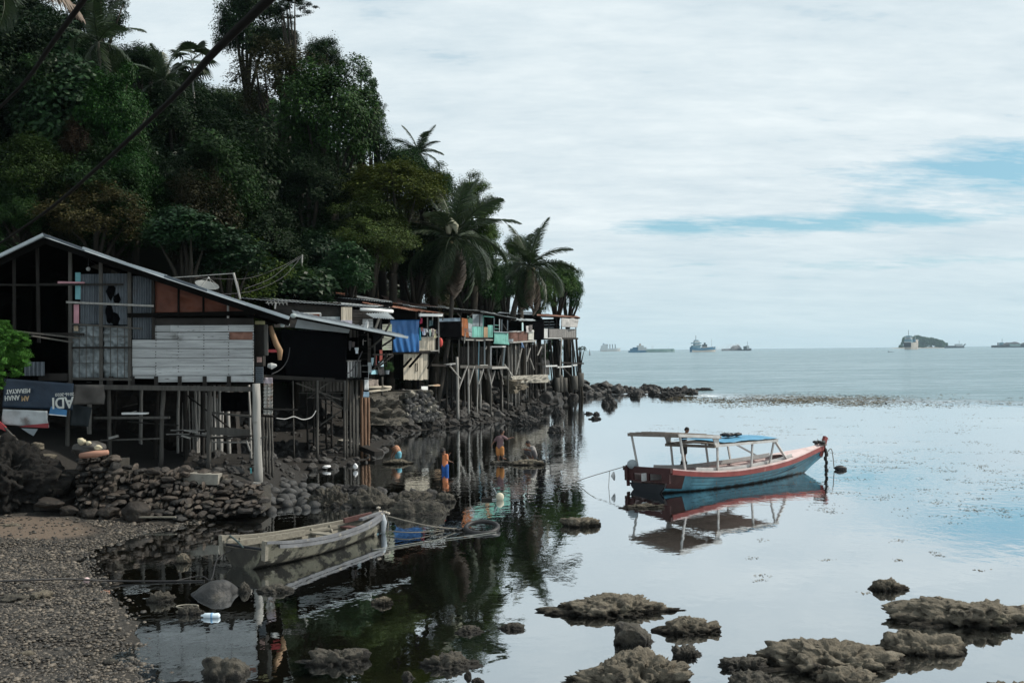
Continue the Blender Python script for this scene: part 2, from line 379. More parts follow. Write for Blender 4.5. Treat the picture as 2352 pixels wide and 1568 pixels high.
def ground_mat():
    m = bpy.data.materials.new('ground'); m.use_nodes = True; t = NT(m)
    geo = t.n('ShaderNodeNewGeometry'); P = geo.outputs['Position']; sp = t.n('ShaderNodeSeparateXYZ'); t.l(P, sp.inputs[0])
    n1 = t.noise(P, 1.1, 5); n2 = t.noise(P, 16, 4, .7); n3 = t.noise(P, .35, 4)
    grav = t.mix(t.ramp(n2, .35, .65), (.012, .0115, .011), (.055, .05, .044))
    sand = t.mix(n2, (.085, .066, .05), (.13, .10, .078))
    dx = t.math('SUBTRACT', sp.outputs[0], -11.2); dy = t.math('SUBTRACT', sp.outputs[1], 22.2)
    rr = t.math('ADD', t.math('MULTIPLY', dx, dx), t.math('MULTIPLY', t.math('MULTIPLY', dy, dy), 2.2))
    rr = t.math('ADD', rr, t.math('MULTIPLY', n1, 4.0))
    c = t.mix(t.ramp(rr, 6.0, 4.0), grav, sand)
    wet = t.mix(t.ramp(n1, .3, .7), (.010, .009, .007), (.030, .026, .019))
    c = t.mix(t.ramp(sp.outputs[2], .06, -.05), c, wet); c = t.mix(t.ramp(sp.outputs[1], 23.5, 26), c, t.mix(n2, (.006, .0058, .005), (.022, .020, .018)))  # ground past the wall darkened to paint in the shade under the house
    soil = t.mix(n1, (.010, .012, .007), (.028, .030, .014))
    c = t.mix(t.ramp(sp.outputs[2], 1.9, 2.8), c, soil)
    b = t.n('ShaderNodeBsdfPrincipled'); t.l(c, b.inputs['Base Color']); b.inputs['Roughness'].default_value = .8; b.inputs['Specular IOR Level'].default_value = .25
    bp = t.n('ShaderNodeBump'); bp.inputs['Strength'].default_value = .7; bp.inputs['Distance'].default_value = .06; t.l(n2, bp.inputs['Height']); t.l(bp.outputs[0], b.inputs['Normal'])
    o = t.n('ShaderNodeOutputMaterial'); t.l(b.outputs[0], o.inputs[0]); return m
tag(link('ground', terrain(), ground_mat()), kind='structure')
sb = MB().add([(-30000, -200, -3.2), (30000, -200, -3.2), (30000, 40000, -3.2), (-30000, 40000, -3.2)], [(0, 1, 2, 3)])
tag(sb.build('seabed', mat('seabed', (.03, .05, .05), .9, .2, .05)), kind='structure')
# ---------------------------------------------------------------- water
def water_mat():
    m = bpy.data.materials.new('water'); m.use_nodes = True; t = NT(m)
    geo = t.n('ShaderNodeNewGeometry'); P = geo.outputs['Position']; sp = t.n('ShaderNodeSeparateXYZ'); t.l(P, sp.inputs[0])
    n0 = t.noise(P, .12, 3)
    e = t.math('ADD', t.math('MULTIPLY', t.math('SUBTRACT', sp.outputs[0], 14.0), .72), t.math('MULTIPLY', t.math('SUBTRACT', sp.outputs[1], 87.0), .69))
    e = t.math('ADD', e, t.math('MULTIPLY', t.math('SUBTRACT', n0, .5), 9.0))
    outer = t.math('MAXIMUM', t.ramp(sp.outputs[1], 100, 112), 0)
    sea = t.math('MAXIMUM', t.ramp(e, -1, 7), t.math('MULTIPLY', outer, 1), True)
    # ripples: lagoon faint, cove a little, sea choppy
    r1 = t.noise(P, 3.2, 3, .5, (1, .8, 1)); r2 = t.noise(P, .75, 4, .6, (1, .6, 1)); r3 = t.noise(P, .22, 4, .62, (1, .75, 1))
    cove = t.math('MULTIPLY', t.math('MULTIPLY', t.ramp(t.noise(P, .16, 3), .36, .6), .007), t.math('MAXIMUM', t.ramp(sp.outputs[1], 17, 30), .22))
    dist = t.math('MULTIPLY', sp.outputs[1], .00011)
    a1 = t.math('ADD', t.math('ADD', cove, .0014), t.math('MULTIPLY', sea, .02))
    hgt = t.math('MULTIPLY', r1, a1)
    hgt = t.math('ADD', hgt, t.math('MULTIPLY', r2, t.math('ADD', t.math('MULTIPLY', sea, .26), t.math('ADD', dist, .001))))
    hgt = t.math('ADD', hgt, t.math('MULTIPLY', r3, t.math('MULTIPLY', sea, 1.0)))
    bp = t.n('ShaderNodeBump'); bp.inputs['Strength'].default_value = 1.0; bp.inputs['Distance'].default_value = 1.0; t.l(hgt, bp.inputs['Height'])
    N = bp.outputs[0]
    gl = t.n('ShaderNodeBsdfGlossy'); gl.inputs['Roughness'].default_value = .03; t.l(N, gl.inputs['Normal']); gl.inputs['Color'].default_value = (.90, .93, .95, 1)
    rg = t.math('ADD', t.math('MULTIPLY', sea, .10), .015); t.l(rg, gl.inputs['Roughness'])
    tr = t.n('ShaderNodeBsdfTransparent'); tr.inputs['Color'].default_value = (.50, .50, .42, 1)
    df = t.n('ShaderNodeBsdfDiffuse'); df.inputs['Color'].default_value = (.10, .165, .185, 1); t.l(N, df.inputs['Normal'])
    body = t.n('ShaderNodeMixShader'); t.l(sea, body.inputs[0]); t.l(tr.outputs[0], body.inputs[1]); t.l(df.outputs[0], body.inputs[2])
    lw = t.n('ShaderNodeLayerWeight'); lw.inputs['Blend'].default_value = .5; t.l(N, lw.inputs['Normal'])
    fr = t.n('ShaderNodeMapRange'); fr.inputs['From Min'].default_value = .35; fr.inputs['From Max'].default_value = .93; fr.inputs['To Min'].default_value = .24; fr.inputs['To Max'].default_value = .96; t.l(lw.outputs['Facing'], fr.inputs['Value'])
    paws = t.noise(P, .05, 5, .65, (.35, 1.3, 1)); p2 = t.noise(P, .4, 4, .65, (.5, 1.2, 1)); pw = t.math('ADD', t.math('MULTIPLY', t.math('SUBTRACT', paws, .5), 1.0), t.math('MULTIPLY', t.math('SUBTRACT', p2, .5), .9))
    frs = t.math('MULTIPLY', fr.outputs[0], t.math('SUBTRACT', 1.0, t.math('MULTIPLY', sea, t.math('ADD', .46, pw))), True)
    s1 = t.n('ShaderNodeMixShader'); t.l(frs, s1.inputs[0]); t.l(body.outputs[0], s1.inputs[1]); t.l(gl.outputs[0], s1.inputs[2])
    # foam along the reef edge
    fn = t.noise(P, 1.0, 6, .7, (.5, .9, 1)); band = t.math('MULTIPLY', t.ramp(e, -4.5, 0), t.ramp(e, 10, 2)); bn = t.ramp(t.noise(P, .13, 2), .50, .62)
    fo = t.ramp(t.math('ADD', fn, t.math('MULTIPLY', t.math('MULTIPLY', band, bn), .30)), .80, .88)
    fo = t.math('MULTIPLY', fo, t.ramp(sp.outputs[1], 130, 100))
    fd = t.n('ShaderNodeBsdfDiffuse'); fd.inputs['Color'].default_value = (.75, .8, .82, 1)
    s2 = t.n('ShaderNodeMixShader'); t.l(fo, s2.inputs[0]); t.l(s1.outputs[0], s2.inputs[1]); t.l(fd.outputs[0], s2.inputs[2])
    o = t.n('ShaderNodeOutputMaterial'); t.l(s2.outputs[0], o.inputs[0]); return m
wm = MB().add([(-30000, -60, 0), (30000, -60, 0), (30000, 38000, 0), (-30000, 38000, 0)], [(0, 1, 2, 3)])
tag(wm.build('water', water_mat()), kind='structure')
# ---------------------------------------------------------------- foliage
def crown_proto(name, seed, nc, per, ll, lw, cr=(.20, .34), droop=.3, shell=.5, zlo=-.75, hang=0.0):
    """a crown of radius 1: leaf quads gathered in clumps through its volume"""
    r = np.random.RandomState(seed)
    d = r.normal(size=(nc, 3)); d /= np.linalg.norm(d, axis=1)[:, None]
    d[:, 2] = np.where(d[:, 2] < zlo, -d[:, 2], d[:, 2])
    rad = shell+(1-shell)*r.rand(nc)**.6; rad *= .80*(1+.42*pn(d*1.9, seed))
    C = d*rad[:, None]; cs = r.uniform(cr[0], cr[1], nc)
    n = nc*per; ci = np.repeat(np.arange(nc), per)
    q = r.normal(size=(n, 3)); q /= np.linalg.norm(q, axis=1)[:, None]
    q[:, 2] = q[:, 2]*.75+.12
    rr = (r.rand(n)**.45)
    sub = r.normal(size=(nc, 7, 3))*.45
    off = sub[ci, r.randint(0, 7, n)]
    P = C[ci]+(q*rr[:, None]*.8+off*.55)*cs[ci][:, None]
    if hang: P[:, 2] -= hang*cs[ci]*rr**2
    out = P-C[ci]*.35; out /= np.linalg.norm(out, axis=1)[:, None]+1e-6
    N = out*.55+np.array([0, 0, .75])+r.normal(size=(n, 3))*.38; N /= np.linalg.norm(N, axis=1)[:, None]
    T = np.cross(N, r.normal(size=(n, 3))); T /= np.linalg.norm(T, axis=1)[:, None]+1e-6
    T = T+out*.5; T[:, 2] -= droop; T -= N*(T*N).sum(1)[:, None]; T /= np.linalg.norm(T, axis=1)[:, None]+1e-6
    B = np.cross(N, T); kz = r.uniform(.7, 1.35, nc)[ci][:, None]; L = ll*kz*r.uniform(.65, 1.35, n)[:, None]; W = lw*kz*r.uniform(.7, 1.3, n)[:, None]
    V = np.stack([P, P+T*L*.45+B*W*.5+N*L*.05, P+T*L-N*L*.12, P+T*L*.45-B*W*.5+N*L*.05], 1).reshape(-1, 3)
    F = np.arange(n*4).reshape(-1, 4)
    return npmesh(name, V, F), C
CROWN = {}
def cp(k, *a, m=None, **kw):
    me, C = crown_proto('crown_'+k, *a, **kw); me.materials.append(m); CROWN[k] = (me, C)
cp('b1', 1, 110, 200, .062, .030, m=M_leaf)
cp('b2', 2, 120, 190, .058, .028, m=M_leaf, cr=(.16, .30))
cp('b3', 3, 95, 210, .066, .028, m=M_leaf, cr=(.22, .36), droop=.6, hang=.5)
cp('f1', 4, 130, 170, .055, .022, m=M_leafF, cr=(.16, .30))
cp('f2', 5, 110, 180, .060, .024, m=M_leafF, cr=(.18, .32), zlo=-.4)
cp('l1', 6, 80, 110, .105, .07, m=M_leafB, cr=(.22, .36), droop=.5)
cp('l2', 7, 100, 110, .10, .055, m=M_leafB, cr=(.2, .34), droop=.7)
cp('s1', 8, 40, 150, .085, .040, m=M_leaf, cr=(.14, .26), shell=.7)
cp('s2', 9, 50, 130, .080, .036, m=M_leaf, cr=(.12, .24), shell=.6)
cp('n1', 10, 110, 110, .055, .024, m=M_leafN, cr=(.16, .30))
cp('n2', 11, 90, 110, .06, .026, m=M_leafN, cr=(.16, .28))
def tree(name, label, cat, px, py, w, h, d, kind, tint=(1, 1, 1), group=None, base=None, trunk_r=None, rot=None, limbs=7, mat_=None, dz=.9):
    c = at(px, py, d); rx = w/2/FOC*d; rz = h/2/FOC*d
    bx, by = (c.x+rnd.uniform(-.4, .4)*rx*.5, c.y+rnd.uniform(0, .3)*rx) if base is None else (base.x, base.y)
    bz = hz(bx, by)-.15 if base is None else base.z
    if bz > c.z-.2*rz: bz = c.z-rz*.9
    root = thing(name, label, cat, (bx, by, bz), group)
    me, C = CROWN[kind]
    cr = bpy.data.objects.new('crown', me); COL.objects.link(cr); cr.parent = root
    cr.location = c-root.location; cr.scale = (rx*1.04, rx*dz, rz*1.04); rz_ = rnd.uniform(0, 6.28) if rot is None else rot
    cr.rotation_euler = (rnd.uniform(-.12, .12), rnd.uniform(-.12, .12), rz_)
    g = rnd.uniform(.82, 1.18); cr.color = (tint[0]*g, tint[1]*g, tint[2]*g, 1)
    # trunk and limbs
    Hh = max(c.z-bz, .5); tr = trunk_r or max(.05, min(.28, .022*(Hh+rx)+.03))
    mb = MB(); b0 = Vector((bx, by, bz)); fork = b0.lerp(c, .62 if Hh > rz*1.3 else .45)+Vector((rnd.uniform(-.2, .2), rnd.uniform(-.2, .2), 0))
    mid = b0.lerp(fork, .5)+Vector((rnd.uniform(-.15, .15), rnd.uniform(-.1, .1), 0))*min(Hh*.3, 1.5)
    mb.tube([b0, b0.lerp(mid, .5), mid, fork], [tr*1.25, tr, tr*.9, tr*.75], 8)
    cz = Matrix.Rotation(rz_, 3, 'Z')
    for k in range(limbs):
        q = cz @ Vector(C[(k*7) % len(C)]); e = c+Vector((q.x*rx, q.y*rx*dz, q.z*rz))
        m_ = fork.lerp(e, .5)+Vector((rnd.uniform(-.1, .1), rnd.uniform(-.1, .1), rnd.uniform(0, .15)))*rx
        mb.tube([fork, m_, e], [tr*.55, tr*.33, tr*.08], 5)
    mb.build('trunk', mat_ or M_bark, root, smooth=True)
    return root
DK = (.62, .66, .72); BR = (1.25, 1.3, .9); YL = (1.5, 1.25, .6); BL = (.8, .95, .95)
HG = 'trees covering the wooded hillside'
# trees of the photograph that one can tell apart: label, px, py, w, h, distance, crown, tint
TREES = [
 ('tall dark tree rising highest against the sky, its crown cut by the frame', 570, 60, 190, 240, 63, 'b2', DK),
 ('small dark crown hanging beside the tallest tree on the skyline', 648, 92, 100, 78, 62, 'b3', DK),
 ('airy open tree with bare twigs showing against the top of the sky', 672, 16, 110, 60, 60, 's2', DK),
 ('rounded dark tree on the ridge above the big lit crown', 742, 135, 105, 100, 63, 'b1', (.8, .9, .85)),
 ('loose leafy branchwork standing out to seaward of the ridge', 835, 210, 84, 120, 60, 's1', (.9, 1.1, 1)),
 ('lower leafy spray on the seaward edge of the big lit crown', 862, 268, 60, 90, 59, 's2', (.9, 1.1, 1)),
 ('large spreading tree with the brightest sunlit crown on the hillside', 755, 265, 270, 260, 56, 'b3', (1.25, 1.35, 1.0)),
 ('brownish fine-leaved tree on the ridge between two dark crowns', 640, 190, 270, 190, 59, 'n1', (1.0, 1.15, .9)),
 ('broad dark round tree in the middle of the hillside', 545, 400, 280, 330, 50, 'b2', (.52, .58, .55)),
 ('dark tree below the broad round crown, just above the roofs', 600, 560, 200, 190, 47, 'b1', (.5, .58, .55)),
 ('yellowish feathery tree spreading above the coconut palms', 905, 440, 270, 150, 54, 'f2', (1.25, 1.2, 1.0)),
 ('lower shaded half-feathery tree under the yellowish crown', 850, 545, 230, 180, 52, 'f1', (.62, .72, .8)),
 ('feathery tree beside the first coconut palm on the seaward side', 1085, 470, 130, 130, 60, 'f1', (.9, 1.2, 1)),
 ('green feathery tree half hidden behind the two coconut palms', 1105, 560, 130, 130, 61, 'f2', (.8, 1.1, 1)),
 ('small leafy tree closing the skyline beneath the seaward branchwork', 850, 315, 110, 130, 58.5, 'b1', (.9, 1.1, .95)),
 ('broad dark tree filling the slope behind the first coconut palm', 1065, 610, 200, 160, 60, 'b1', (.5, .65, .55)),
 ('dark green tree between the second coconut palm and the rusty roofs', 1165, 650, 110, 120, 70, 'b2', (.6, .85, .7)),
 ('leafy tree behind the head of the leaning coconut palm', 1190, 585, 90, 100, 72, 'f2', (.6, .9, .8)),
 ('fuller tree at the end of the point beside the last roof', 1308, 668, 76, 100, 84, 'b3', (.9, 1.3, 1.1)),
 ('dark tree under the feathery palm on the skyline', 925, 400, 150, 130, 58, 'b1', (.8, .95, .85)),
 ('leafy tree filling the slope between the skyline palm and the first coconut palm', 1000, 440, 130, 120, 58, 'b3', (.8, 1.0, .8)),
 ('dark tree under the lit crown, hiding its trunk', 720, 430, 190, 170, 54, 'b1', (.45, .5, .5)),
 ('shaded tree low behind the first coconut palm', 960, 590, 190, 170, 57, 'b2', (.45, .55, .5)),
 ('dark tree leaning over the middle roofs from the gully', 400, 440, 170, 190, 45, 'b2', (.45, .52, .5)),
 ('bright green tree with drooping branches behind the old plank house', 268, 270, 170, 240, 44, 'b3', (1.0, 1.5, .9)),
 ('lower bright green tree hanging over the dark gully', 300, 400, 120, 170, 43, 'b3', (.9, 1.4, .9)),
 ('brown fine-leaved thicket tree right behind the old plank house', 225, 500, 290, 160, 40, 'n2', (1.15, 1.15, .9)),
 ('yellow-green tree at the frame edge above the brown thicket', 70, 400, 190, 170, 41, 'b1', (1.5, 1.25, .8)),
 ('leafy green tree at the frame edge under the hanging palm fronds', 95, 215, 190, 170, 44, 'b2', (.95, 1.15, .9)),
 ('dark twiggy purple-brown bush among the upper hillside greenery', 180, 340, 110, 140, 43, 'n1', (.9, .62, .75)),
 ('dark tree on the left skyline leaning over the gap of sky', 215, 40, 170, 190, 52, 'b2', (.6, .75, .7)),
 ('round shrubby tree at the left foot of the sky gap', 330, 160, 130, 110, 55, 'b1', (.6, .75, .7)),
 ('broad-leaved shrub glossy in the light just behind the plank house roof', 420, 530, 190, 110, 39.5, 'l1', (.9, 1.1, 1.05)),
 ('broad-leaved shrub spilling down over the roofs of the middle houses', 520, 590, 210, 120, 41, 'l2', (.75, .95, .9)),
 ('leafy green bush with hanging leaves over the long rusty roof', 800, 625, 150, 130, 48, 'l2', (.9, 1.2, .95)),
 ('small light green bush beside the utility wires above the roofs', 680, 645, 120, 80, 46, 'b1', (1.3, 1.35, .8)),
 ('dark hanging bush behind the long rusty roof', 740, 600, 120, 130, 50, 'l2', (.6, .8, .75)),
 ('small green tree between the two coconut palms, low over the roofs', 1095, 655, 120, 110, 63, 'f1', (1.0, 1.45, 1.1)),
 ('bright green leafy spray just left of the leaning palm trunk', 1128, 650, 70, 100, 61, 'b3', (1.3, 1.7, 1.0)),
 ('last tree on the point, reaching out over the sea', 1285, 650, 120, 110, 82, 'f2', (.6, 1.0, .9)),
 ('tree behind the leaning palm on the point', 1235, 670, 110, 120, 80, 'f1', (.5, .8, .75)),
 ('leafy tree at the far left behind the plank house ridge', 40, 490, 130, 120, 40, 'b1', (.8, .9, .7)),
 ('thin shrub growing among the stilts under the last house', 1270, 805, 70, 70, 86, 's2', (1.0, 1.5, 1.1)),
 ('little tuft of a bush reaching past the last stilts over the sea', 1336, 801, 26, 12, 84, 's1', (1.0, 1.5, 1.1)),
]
cover = np.zeros((60, 70))
def cov_cells(px, py, w, h):
    i0, i1 = int((px-w/2+100)//25), int((px+w/2+100)//25); j0, j1 = int((py-h/2+200)//25), int((py+h/2+200)//25)
    return slice(max(j0, 0), max(min(j1+1, 60), 0)), slice(max(i0, 0), max(min(i1+1, 70), 0))
for (lb, px, py, w, h, d, k, tn) in TREES:
    nm = 'shrub' if ('bush' in lb or 'shrub' in lb or 'thicket' in lb) else 'broadleaf_tree'
    tree(nm, lb, 'shrub' if nm == 'shrub' else 'tree', px, py, w, h, d, k, tn, HG)
SIL = [(-200, -220), (150, -160), (262, -60), (280, 40), (320, 100), (370, 140), (410, 165), (480, 175), (520, 140), (700, 150), (760, 170), (850, 230), (885, 290), (905, 345), (1000, 395), (1035, 440), (1100, 500), (1170, 600), (1225, 655), (1290, 640), (1330, 690), (1345, 800)]
sil = lambda px: float(np.interp(px, [p[0] for p in SIL], [p[1] for p in SIL]))
cand = []
for gx in np.arange(-52, 6, 2.9):
    for gy in np.arange(35, 100, 2.9):
        x = gx+rnd.uniform(-1.2, 1.2); y = gy+rnd.uniform(-1.2, 1.2)
        if float(sdf(HILL, np.array([x]), np.array([y]))[0]) < .6: continue
        cand.append((y-.35*x, x, y))
cand.sort(); nfill = 0
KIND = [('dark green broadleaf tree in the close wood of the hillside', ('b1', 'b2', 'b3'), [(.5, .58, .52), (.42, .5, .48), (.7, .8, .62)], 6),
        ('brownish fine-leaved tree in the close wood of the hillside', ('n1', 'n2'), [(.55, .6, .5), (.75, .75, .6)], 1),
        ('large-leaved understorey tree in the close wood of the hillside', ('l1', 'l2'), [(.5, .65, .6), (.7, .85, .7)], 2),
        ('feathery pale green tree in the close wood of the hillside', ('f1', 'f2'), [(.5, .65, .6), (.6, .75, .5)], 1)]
for _, x, y in cand:
    zb = hz(x, y); kd = rnd.choices(KIND, [k[3] for k in KIND])[0]
    rx = rnd.uniform(1.7, 3.1); rz = rx*rnd.uniform(.8, 1.25); zc_ = zb+rnd.uniform(1.0, 4.2)+rz*.6
    px, py = proj((x, y, zc_)); w_ = 2*rx/y*FOC; h_ = 2*rz/y*FOC
    if px+w_/2 < -60 or px-w_/2 > 1345: continue
    lim = max(sil(px-w_*.35), sil(px), sil(px+w_*.35))
    if py-h_/2 < lim: py = lim+h_/2
    if at(px, py, y).z < zb-.2 or py > 720: continue
    if py+h_/2 < -60: continue
    cs = cov_cells(px, py, w_, h_); c = cover[cs]
    inn = c.size and (c < 2).mean()
    if not c.size or inn < .12: continue
    cover[cov_cells(px, py, w_*.75, h_*.75)] += 1
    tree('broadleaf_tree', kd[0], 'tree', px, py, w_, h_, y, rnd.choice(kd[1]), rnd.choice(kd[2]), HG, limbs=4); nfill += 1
print('fill trees', nfill)
# undergrowth along the foot of the hill, behind the roofs
for k, (a, b) in enumerate(zip(HILL[1:9], HILL[2:10])):
    L_ = math.hypot(b[0]-a[0], b[1]-a[1])
    for j in range(max(1, int(L_/1.9))):
        s_ = (j+.5)/max(1, int(L_/1.9)); x = a[0]+(b[0]-a[0])*s_-rnd.uniform(.2, 2.2); y = a[1]+(b[1]-a[1])*s_+rnd.uniform(-.5, .8)
        rx = rnd.uniform(1.3, 2.2); rz = rnd.uniform(1.5, 2.6); px, py = proj((x, y, hz(x, y)+rz*.75))
        if px < -60 or px > 1290 or py-rz/y*FOC < sil(px): continue
        tree('shrub', 'dark undergrowth bush at the foot of the hillside wood', 'shrub', px, py, 2*rx/y*FOC, 2*rz/y*FOC, y, rnd.choice(('l2', 'b1', 'b3', 'l1', 'n2')), rnd.choice(((.6, .7, .6), (.8, .95, .75), (.45, .5, .5))), 'undergrowth along the hill foot', limbs=4)
# the near bush at the left frame edge
tree('shrub', 'bright light green bush at the frame edge, in front of the plank house', 'shrub', 10, 815, 90, 110, 24, 's1', (3.2, 3.6, 2.4), None, base=Vector((-12.6, 24.0, 1.2)), trunk_r=.03)
rt_ = [o for o in bpy.data.objects if o.get('label', '').startswith('bright light green bush at the frame')][0]
for px, py, w, k in ((-20, 760, 80, 's1'), (38, 782, 70, 's2'), (20, 850, 90, 's1'), (50, 832, 50, 's2'), (-10, 880, 50, 's1'), (5, 752, 56, 's2'), (30, 815, 80, 'b3')):
    c_ = bpy.data.objects.new('leaf_spray', CROWN[k][0]); COL.objects.link(c_); c_.parent = rt_; c_.location = at(px, py, 23.9+rnd.uniform(-.2, .2))-rt_.location; q_ = w/2/FOC*24; c_.scale = (q_, q_, q_*.75); c_.rotation_euler = (0, 0, px); c_.color = (3.2, 3.8, 2.2, 1)
# ---------------------------------------------------------------- palms
def frond_mesh(name, seed, arch, L=1.0, nl=64, ll=.25, lw=.0075, hang=.6, mat_=None):
    """one frond growing along +x from the origin; ARCH bends it down"""
    r = np.random.RandomState(seed); V = []; F = []
    S = 14; pts = []; a = 0.0; p = np.array([0., 0, 0])
    for i in range(S+1):
        pts.append(p.copy()); a = -arch*(i/S)**1.4; p = p+np.array([math.cos(a), 0, math.sin(a)])*L/S
    pts = np.array(pts)
    for i in range(S):
        r0, r1 = .012*(1-i/S)+.003, .012*(1-(i+1)/S)+.003
        b = len(V)
        for q, rr in ((pts[i], r0), (pts[i+1], r1)):
            V += [q+np.array([0, rr, -rr]), q+np.array([0, -rr, -rr]), q+np.array([0, 0, rr])]
        F += [(b, b+3, b+4, b+1), (b+1, b+4, b+5, b+2), (b+2, b+5, b+3, b)]
    for k in range(nl):
        tt = .10+.90*k/(nl-1); f = tt*S; i = min(int(f), S-1); q = pts[i]+(pts[i+1]-pts[i])*(f-i); ax = pts[i+1]-pts[i]; ax /= np.linalg.norm(ax)
        le = ll*(math.sin(math.pi*min(.12+tt*.86, .97))**.6)*r.uniform(.85, 1.15)
        for sgn in (-1, 1):
            dr = ax*.55+np.array([0, sgn*.85, 0])+r.normal(size=3)*.07; dr /= np.linalg.norm(dr)
            dn = dr+np.array([0, 0, -hang*r.uniform(.6, 1.5)]); dn /= np.linalg.norm(dn)
            m_ = q+dr*le*.45; e = m_+dn*le*.55
            wv = np.cross(dr, [0, sgn*.3, 1]); wv /= np.linalg.norm(wv); wv *= lw
            b = len(V); V += [q+wv*.6, q-wv*.6, m_-wv, m_+wv, e-wv*.15, e+wv*.15]
            F += [(b, b+1, b+2, b+3), (b+3, b+2, b+4, b+5)]
    return npmesh(name, np.array(V), np.array(F), mat_)
FR = [frond_mesh('frond', s, a, hang=h, mat_=M_frond) for s, a, h in ((1, 1.0, .5), (2, 1.6, .9), (3, .6, .4), (4, 2.0, 1.2))]
FD = [frond_mesh('frond', s, a, hang=h, lw=.009, mat_=M_frondD) for s, a, h in ((5, 1.2, 1.6), (6, .9, 2.0))]
def palm(label, top, base, L, specs, tr=.11, nuts=0, name='coconut_palm', bend=.6):
    root = thing(name, label, 'palm', base)
    b = Vector(base); t_ = Vector(top); pts = []; rr = []
    for i in range(9):
        s = i/8; p = b.lerp(t_, s); p.x += bend*math.sin(math.pi*s)*.5; pts.append(p); rr.append(tr*(1.25-.45*s) if i else tr*1.6)
    MB().tube(pts, rr, 8).build('trunk', M_barkP, root, smooth=True)
    for az_, el, me, sc in specs:
        f = bpy.data.objects.new('frond', me); COL.objects.link(f); f.parent = root
        f.location = t_-b; f.scale = (L*sc, L*sc, L*sc); g = rnd.uniform(.8, 1.15); f.color = (g, g, g, 1)
        f.rotation_mode = 'QUATERNION'
        f.rotation_quaternion = Quaternion((0, 0, 1), R(az_)) @ Quaternion((0, 1, 0), R(-el)) @ Quaternion((1, 0, 0), rnd.uniform(-.5, .5))
    for k in range(nuts):
        a = k*2.1; MB().ball(t_+Vector((.25*math.cos(a), .25*math.sin(a), -.22-.06*(k % 3))), (.12, .12, .15), 2).build('coconut', mat('coconut_husk', (.10, .085, .04), .7), root, smooth=True)
    return root
def specs(n, seed, el0=75, el1=-40, dry=0, skew=0):
    r = random.Random(seed); out = []
    for k in range(n):
        s = k/(n-1); el = el0+(el1-el0)*s+r.uniform(-8, 8); out.append(((k*137.5+r.uniform(-14, 14)+skew) % 360, el, FR[2] if el > 50 else (FR[0] if el > 5 else FR[r.choice((1, 1, 3))]), r.uniform(.85, 1.1)))
    for k in range(dry): out.append((k*83+20, -62+r.uniform(-12, 8), FD[k % 2], r.uniform(.75, 1.0)))
    return out
t1 = at(1042, 545, 55); b1 = at(998, 705, 55.4)
b1.z = min(b1.z, hz(b1.x, b1.y)); palm('coconut palm with a big pale flower sheath and dead brown fronds hanging down', t1, b1, 3.7, specs(24, 3, 84, -50, 7), .12, 5)
MB().tube([t1+Vector((-.25, -.5, .15)), t1+Vector((-.22, -.62, .55)), t1+Vector((-.1, -.72, .75)), t1+Vector((.15, -.78, .5)), t1+Vector((.22, -.8, .1))], [.12, .22, .26, .2, .03], 8).build('flower_sheath', mat('flower_sheath', (.30, .30, .22), .7, .3, 3, None, .4, 12), bpy.data.objects['coconut_palm'], smooth=True)
t2 = at(1216, 612, 63); b2 = at(1168, 730, 63); b2.z = 3.6
b2 = Vector((b2.x, 63.2, hz(b2.x, 63.2)+.0)); palm('coconut palm leaning out over the roof towards the sea', t2, at(1176, 735, 63), 3.3, specs(21, 8, 80, -55, 4, 40), .15, 4, bend=-.3)
t3 = at(962, 352, 60); palm('palm with feathery fronds on the skyline above the yellowish tree', t3, Vector((t3.x-.5, t3.y, hz(t3.x-.5, t3.y)-.2)), 1.9, specs(17, 5, 70, -30, 0, 10), .09, 0, 'feather_palm')
t4 = at(225, 95, 46); palm('palm with long pale fronds among the greenery at the left skyline', t4, Vector((t4.x-.6, t4.y+.3, hz(t4.x-.6, t4.y+.3)-.2)), 2.6, specs(13, 6, 70, -50), .1, 0, 'feather_palm')
t5 = at(378, 185, 52); palm('palm with a bright yellow-green frond below the sky gap', t5, Vector((t5.x, t5.y+.3, hz(t5.x, t5.y+.3)-.2)), 2.0, specs(12, 9, 80, -30), .08, 0, 'feather_palm')
t6 = at(-90, -50, 24); palm('near coconut palm at the top corner with brown-tipped hanging fronds', t6, Vector((t6.x-1.5, 26, hz(t6.x-1.5, 26)-.2)), 3.3, [(0, 25, FR[1], 1), (-25, -5, FR[1], .9), (40, 20, FD[0], .95), (-60, 5, FR[3], .9), (185, 10, FR[1], .9), (-90, -20, FR[3], .8), (-35, 35, FD[0], .9), (150, 40, FR[0], 1), (90, 30, FR[0], 1)], .13, 0)
def fan_palm(label, top, base, n, rad):
    root = thing('fan_palm', label, 'palm', base)
    pole('trunk', M_postL, root, base, top, .06, .05, .03)
    for k in range(n):
        az_ = k*2.4; el = .95-1.9*(k/n)+rnd.uniform(-.1, .1); d = Vector((math.cos(az_)*math.cos(el), math.sin(az_)*math.cos(el), math.sin(el)))
        c = Vector(top)+d*rad*.55; mb = MB(); mb.tube([top, c], [.02, .012], 5)
        s = d.cross(Vector((0, 0, 1))); s = s.normalized() if s.length > .05 else Vector((1, 0, 0)); u = s.cross(d)
        for j in range(15):
            an = R(-95+190*j/14); dr = d*math.cos(an)+s*math.sin(an); e = c+dr*rad*.62+Vector((0, 0, -.16*rad))-u*.02
            wv = (s*math.cos(an)-d*math.sin(an))*rad*.05; m_ = c+dr*rad*.36
            mb.add([c, m_+wv, e, m_-wv], [(0, 1, 2, 3)])
        f = mb.build('fan_leaf', M_frond, root); f.color = (.8, .8, .8, 1)
t7 = at(442, 138, 57); fan_palm('fan palm with a thin pale trunk standing against the sky gap', t7, Vector((t7.x+.1, t7.y, at(450, 275, 57).z)), 15, 1.35)
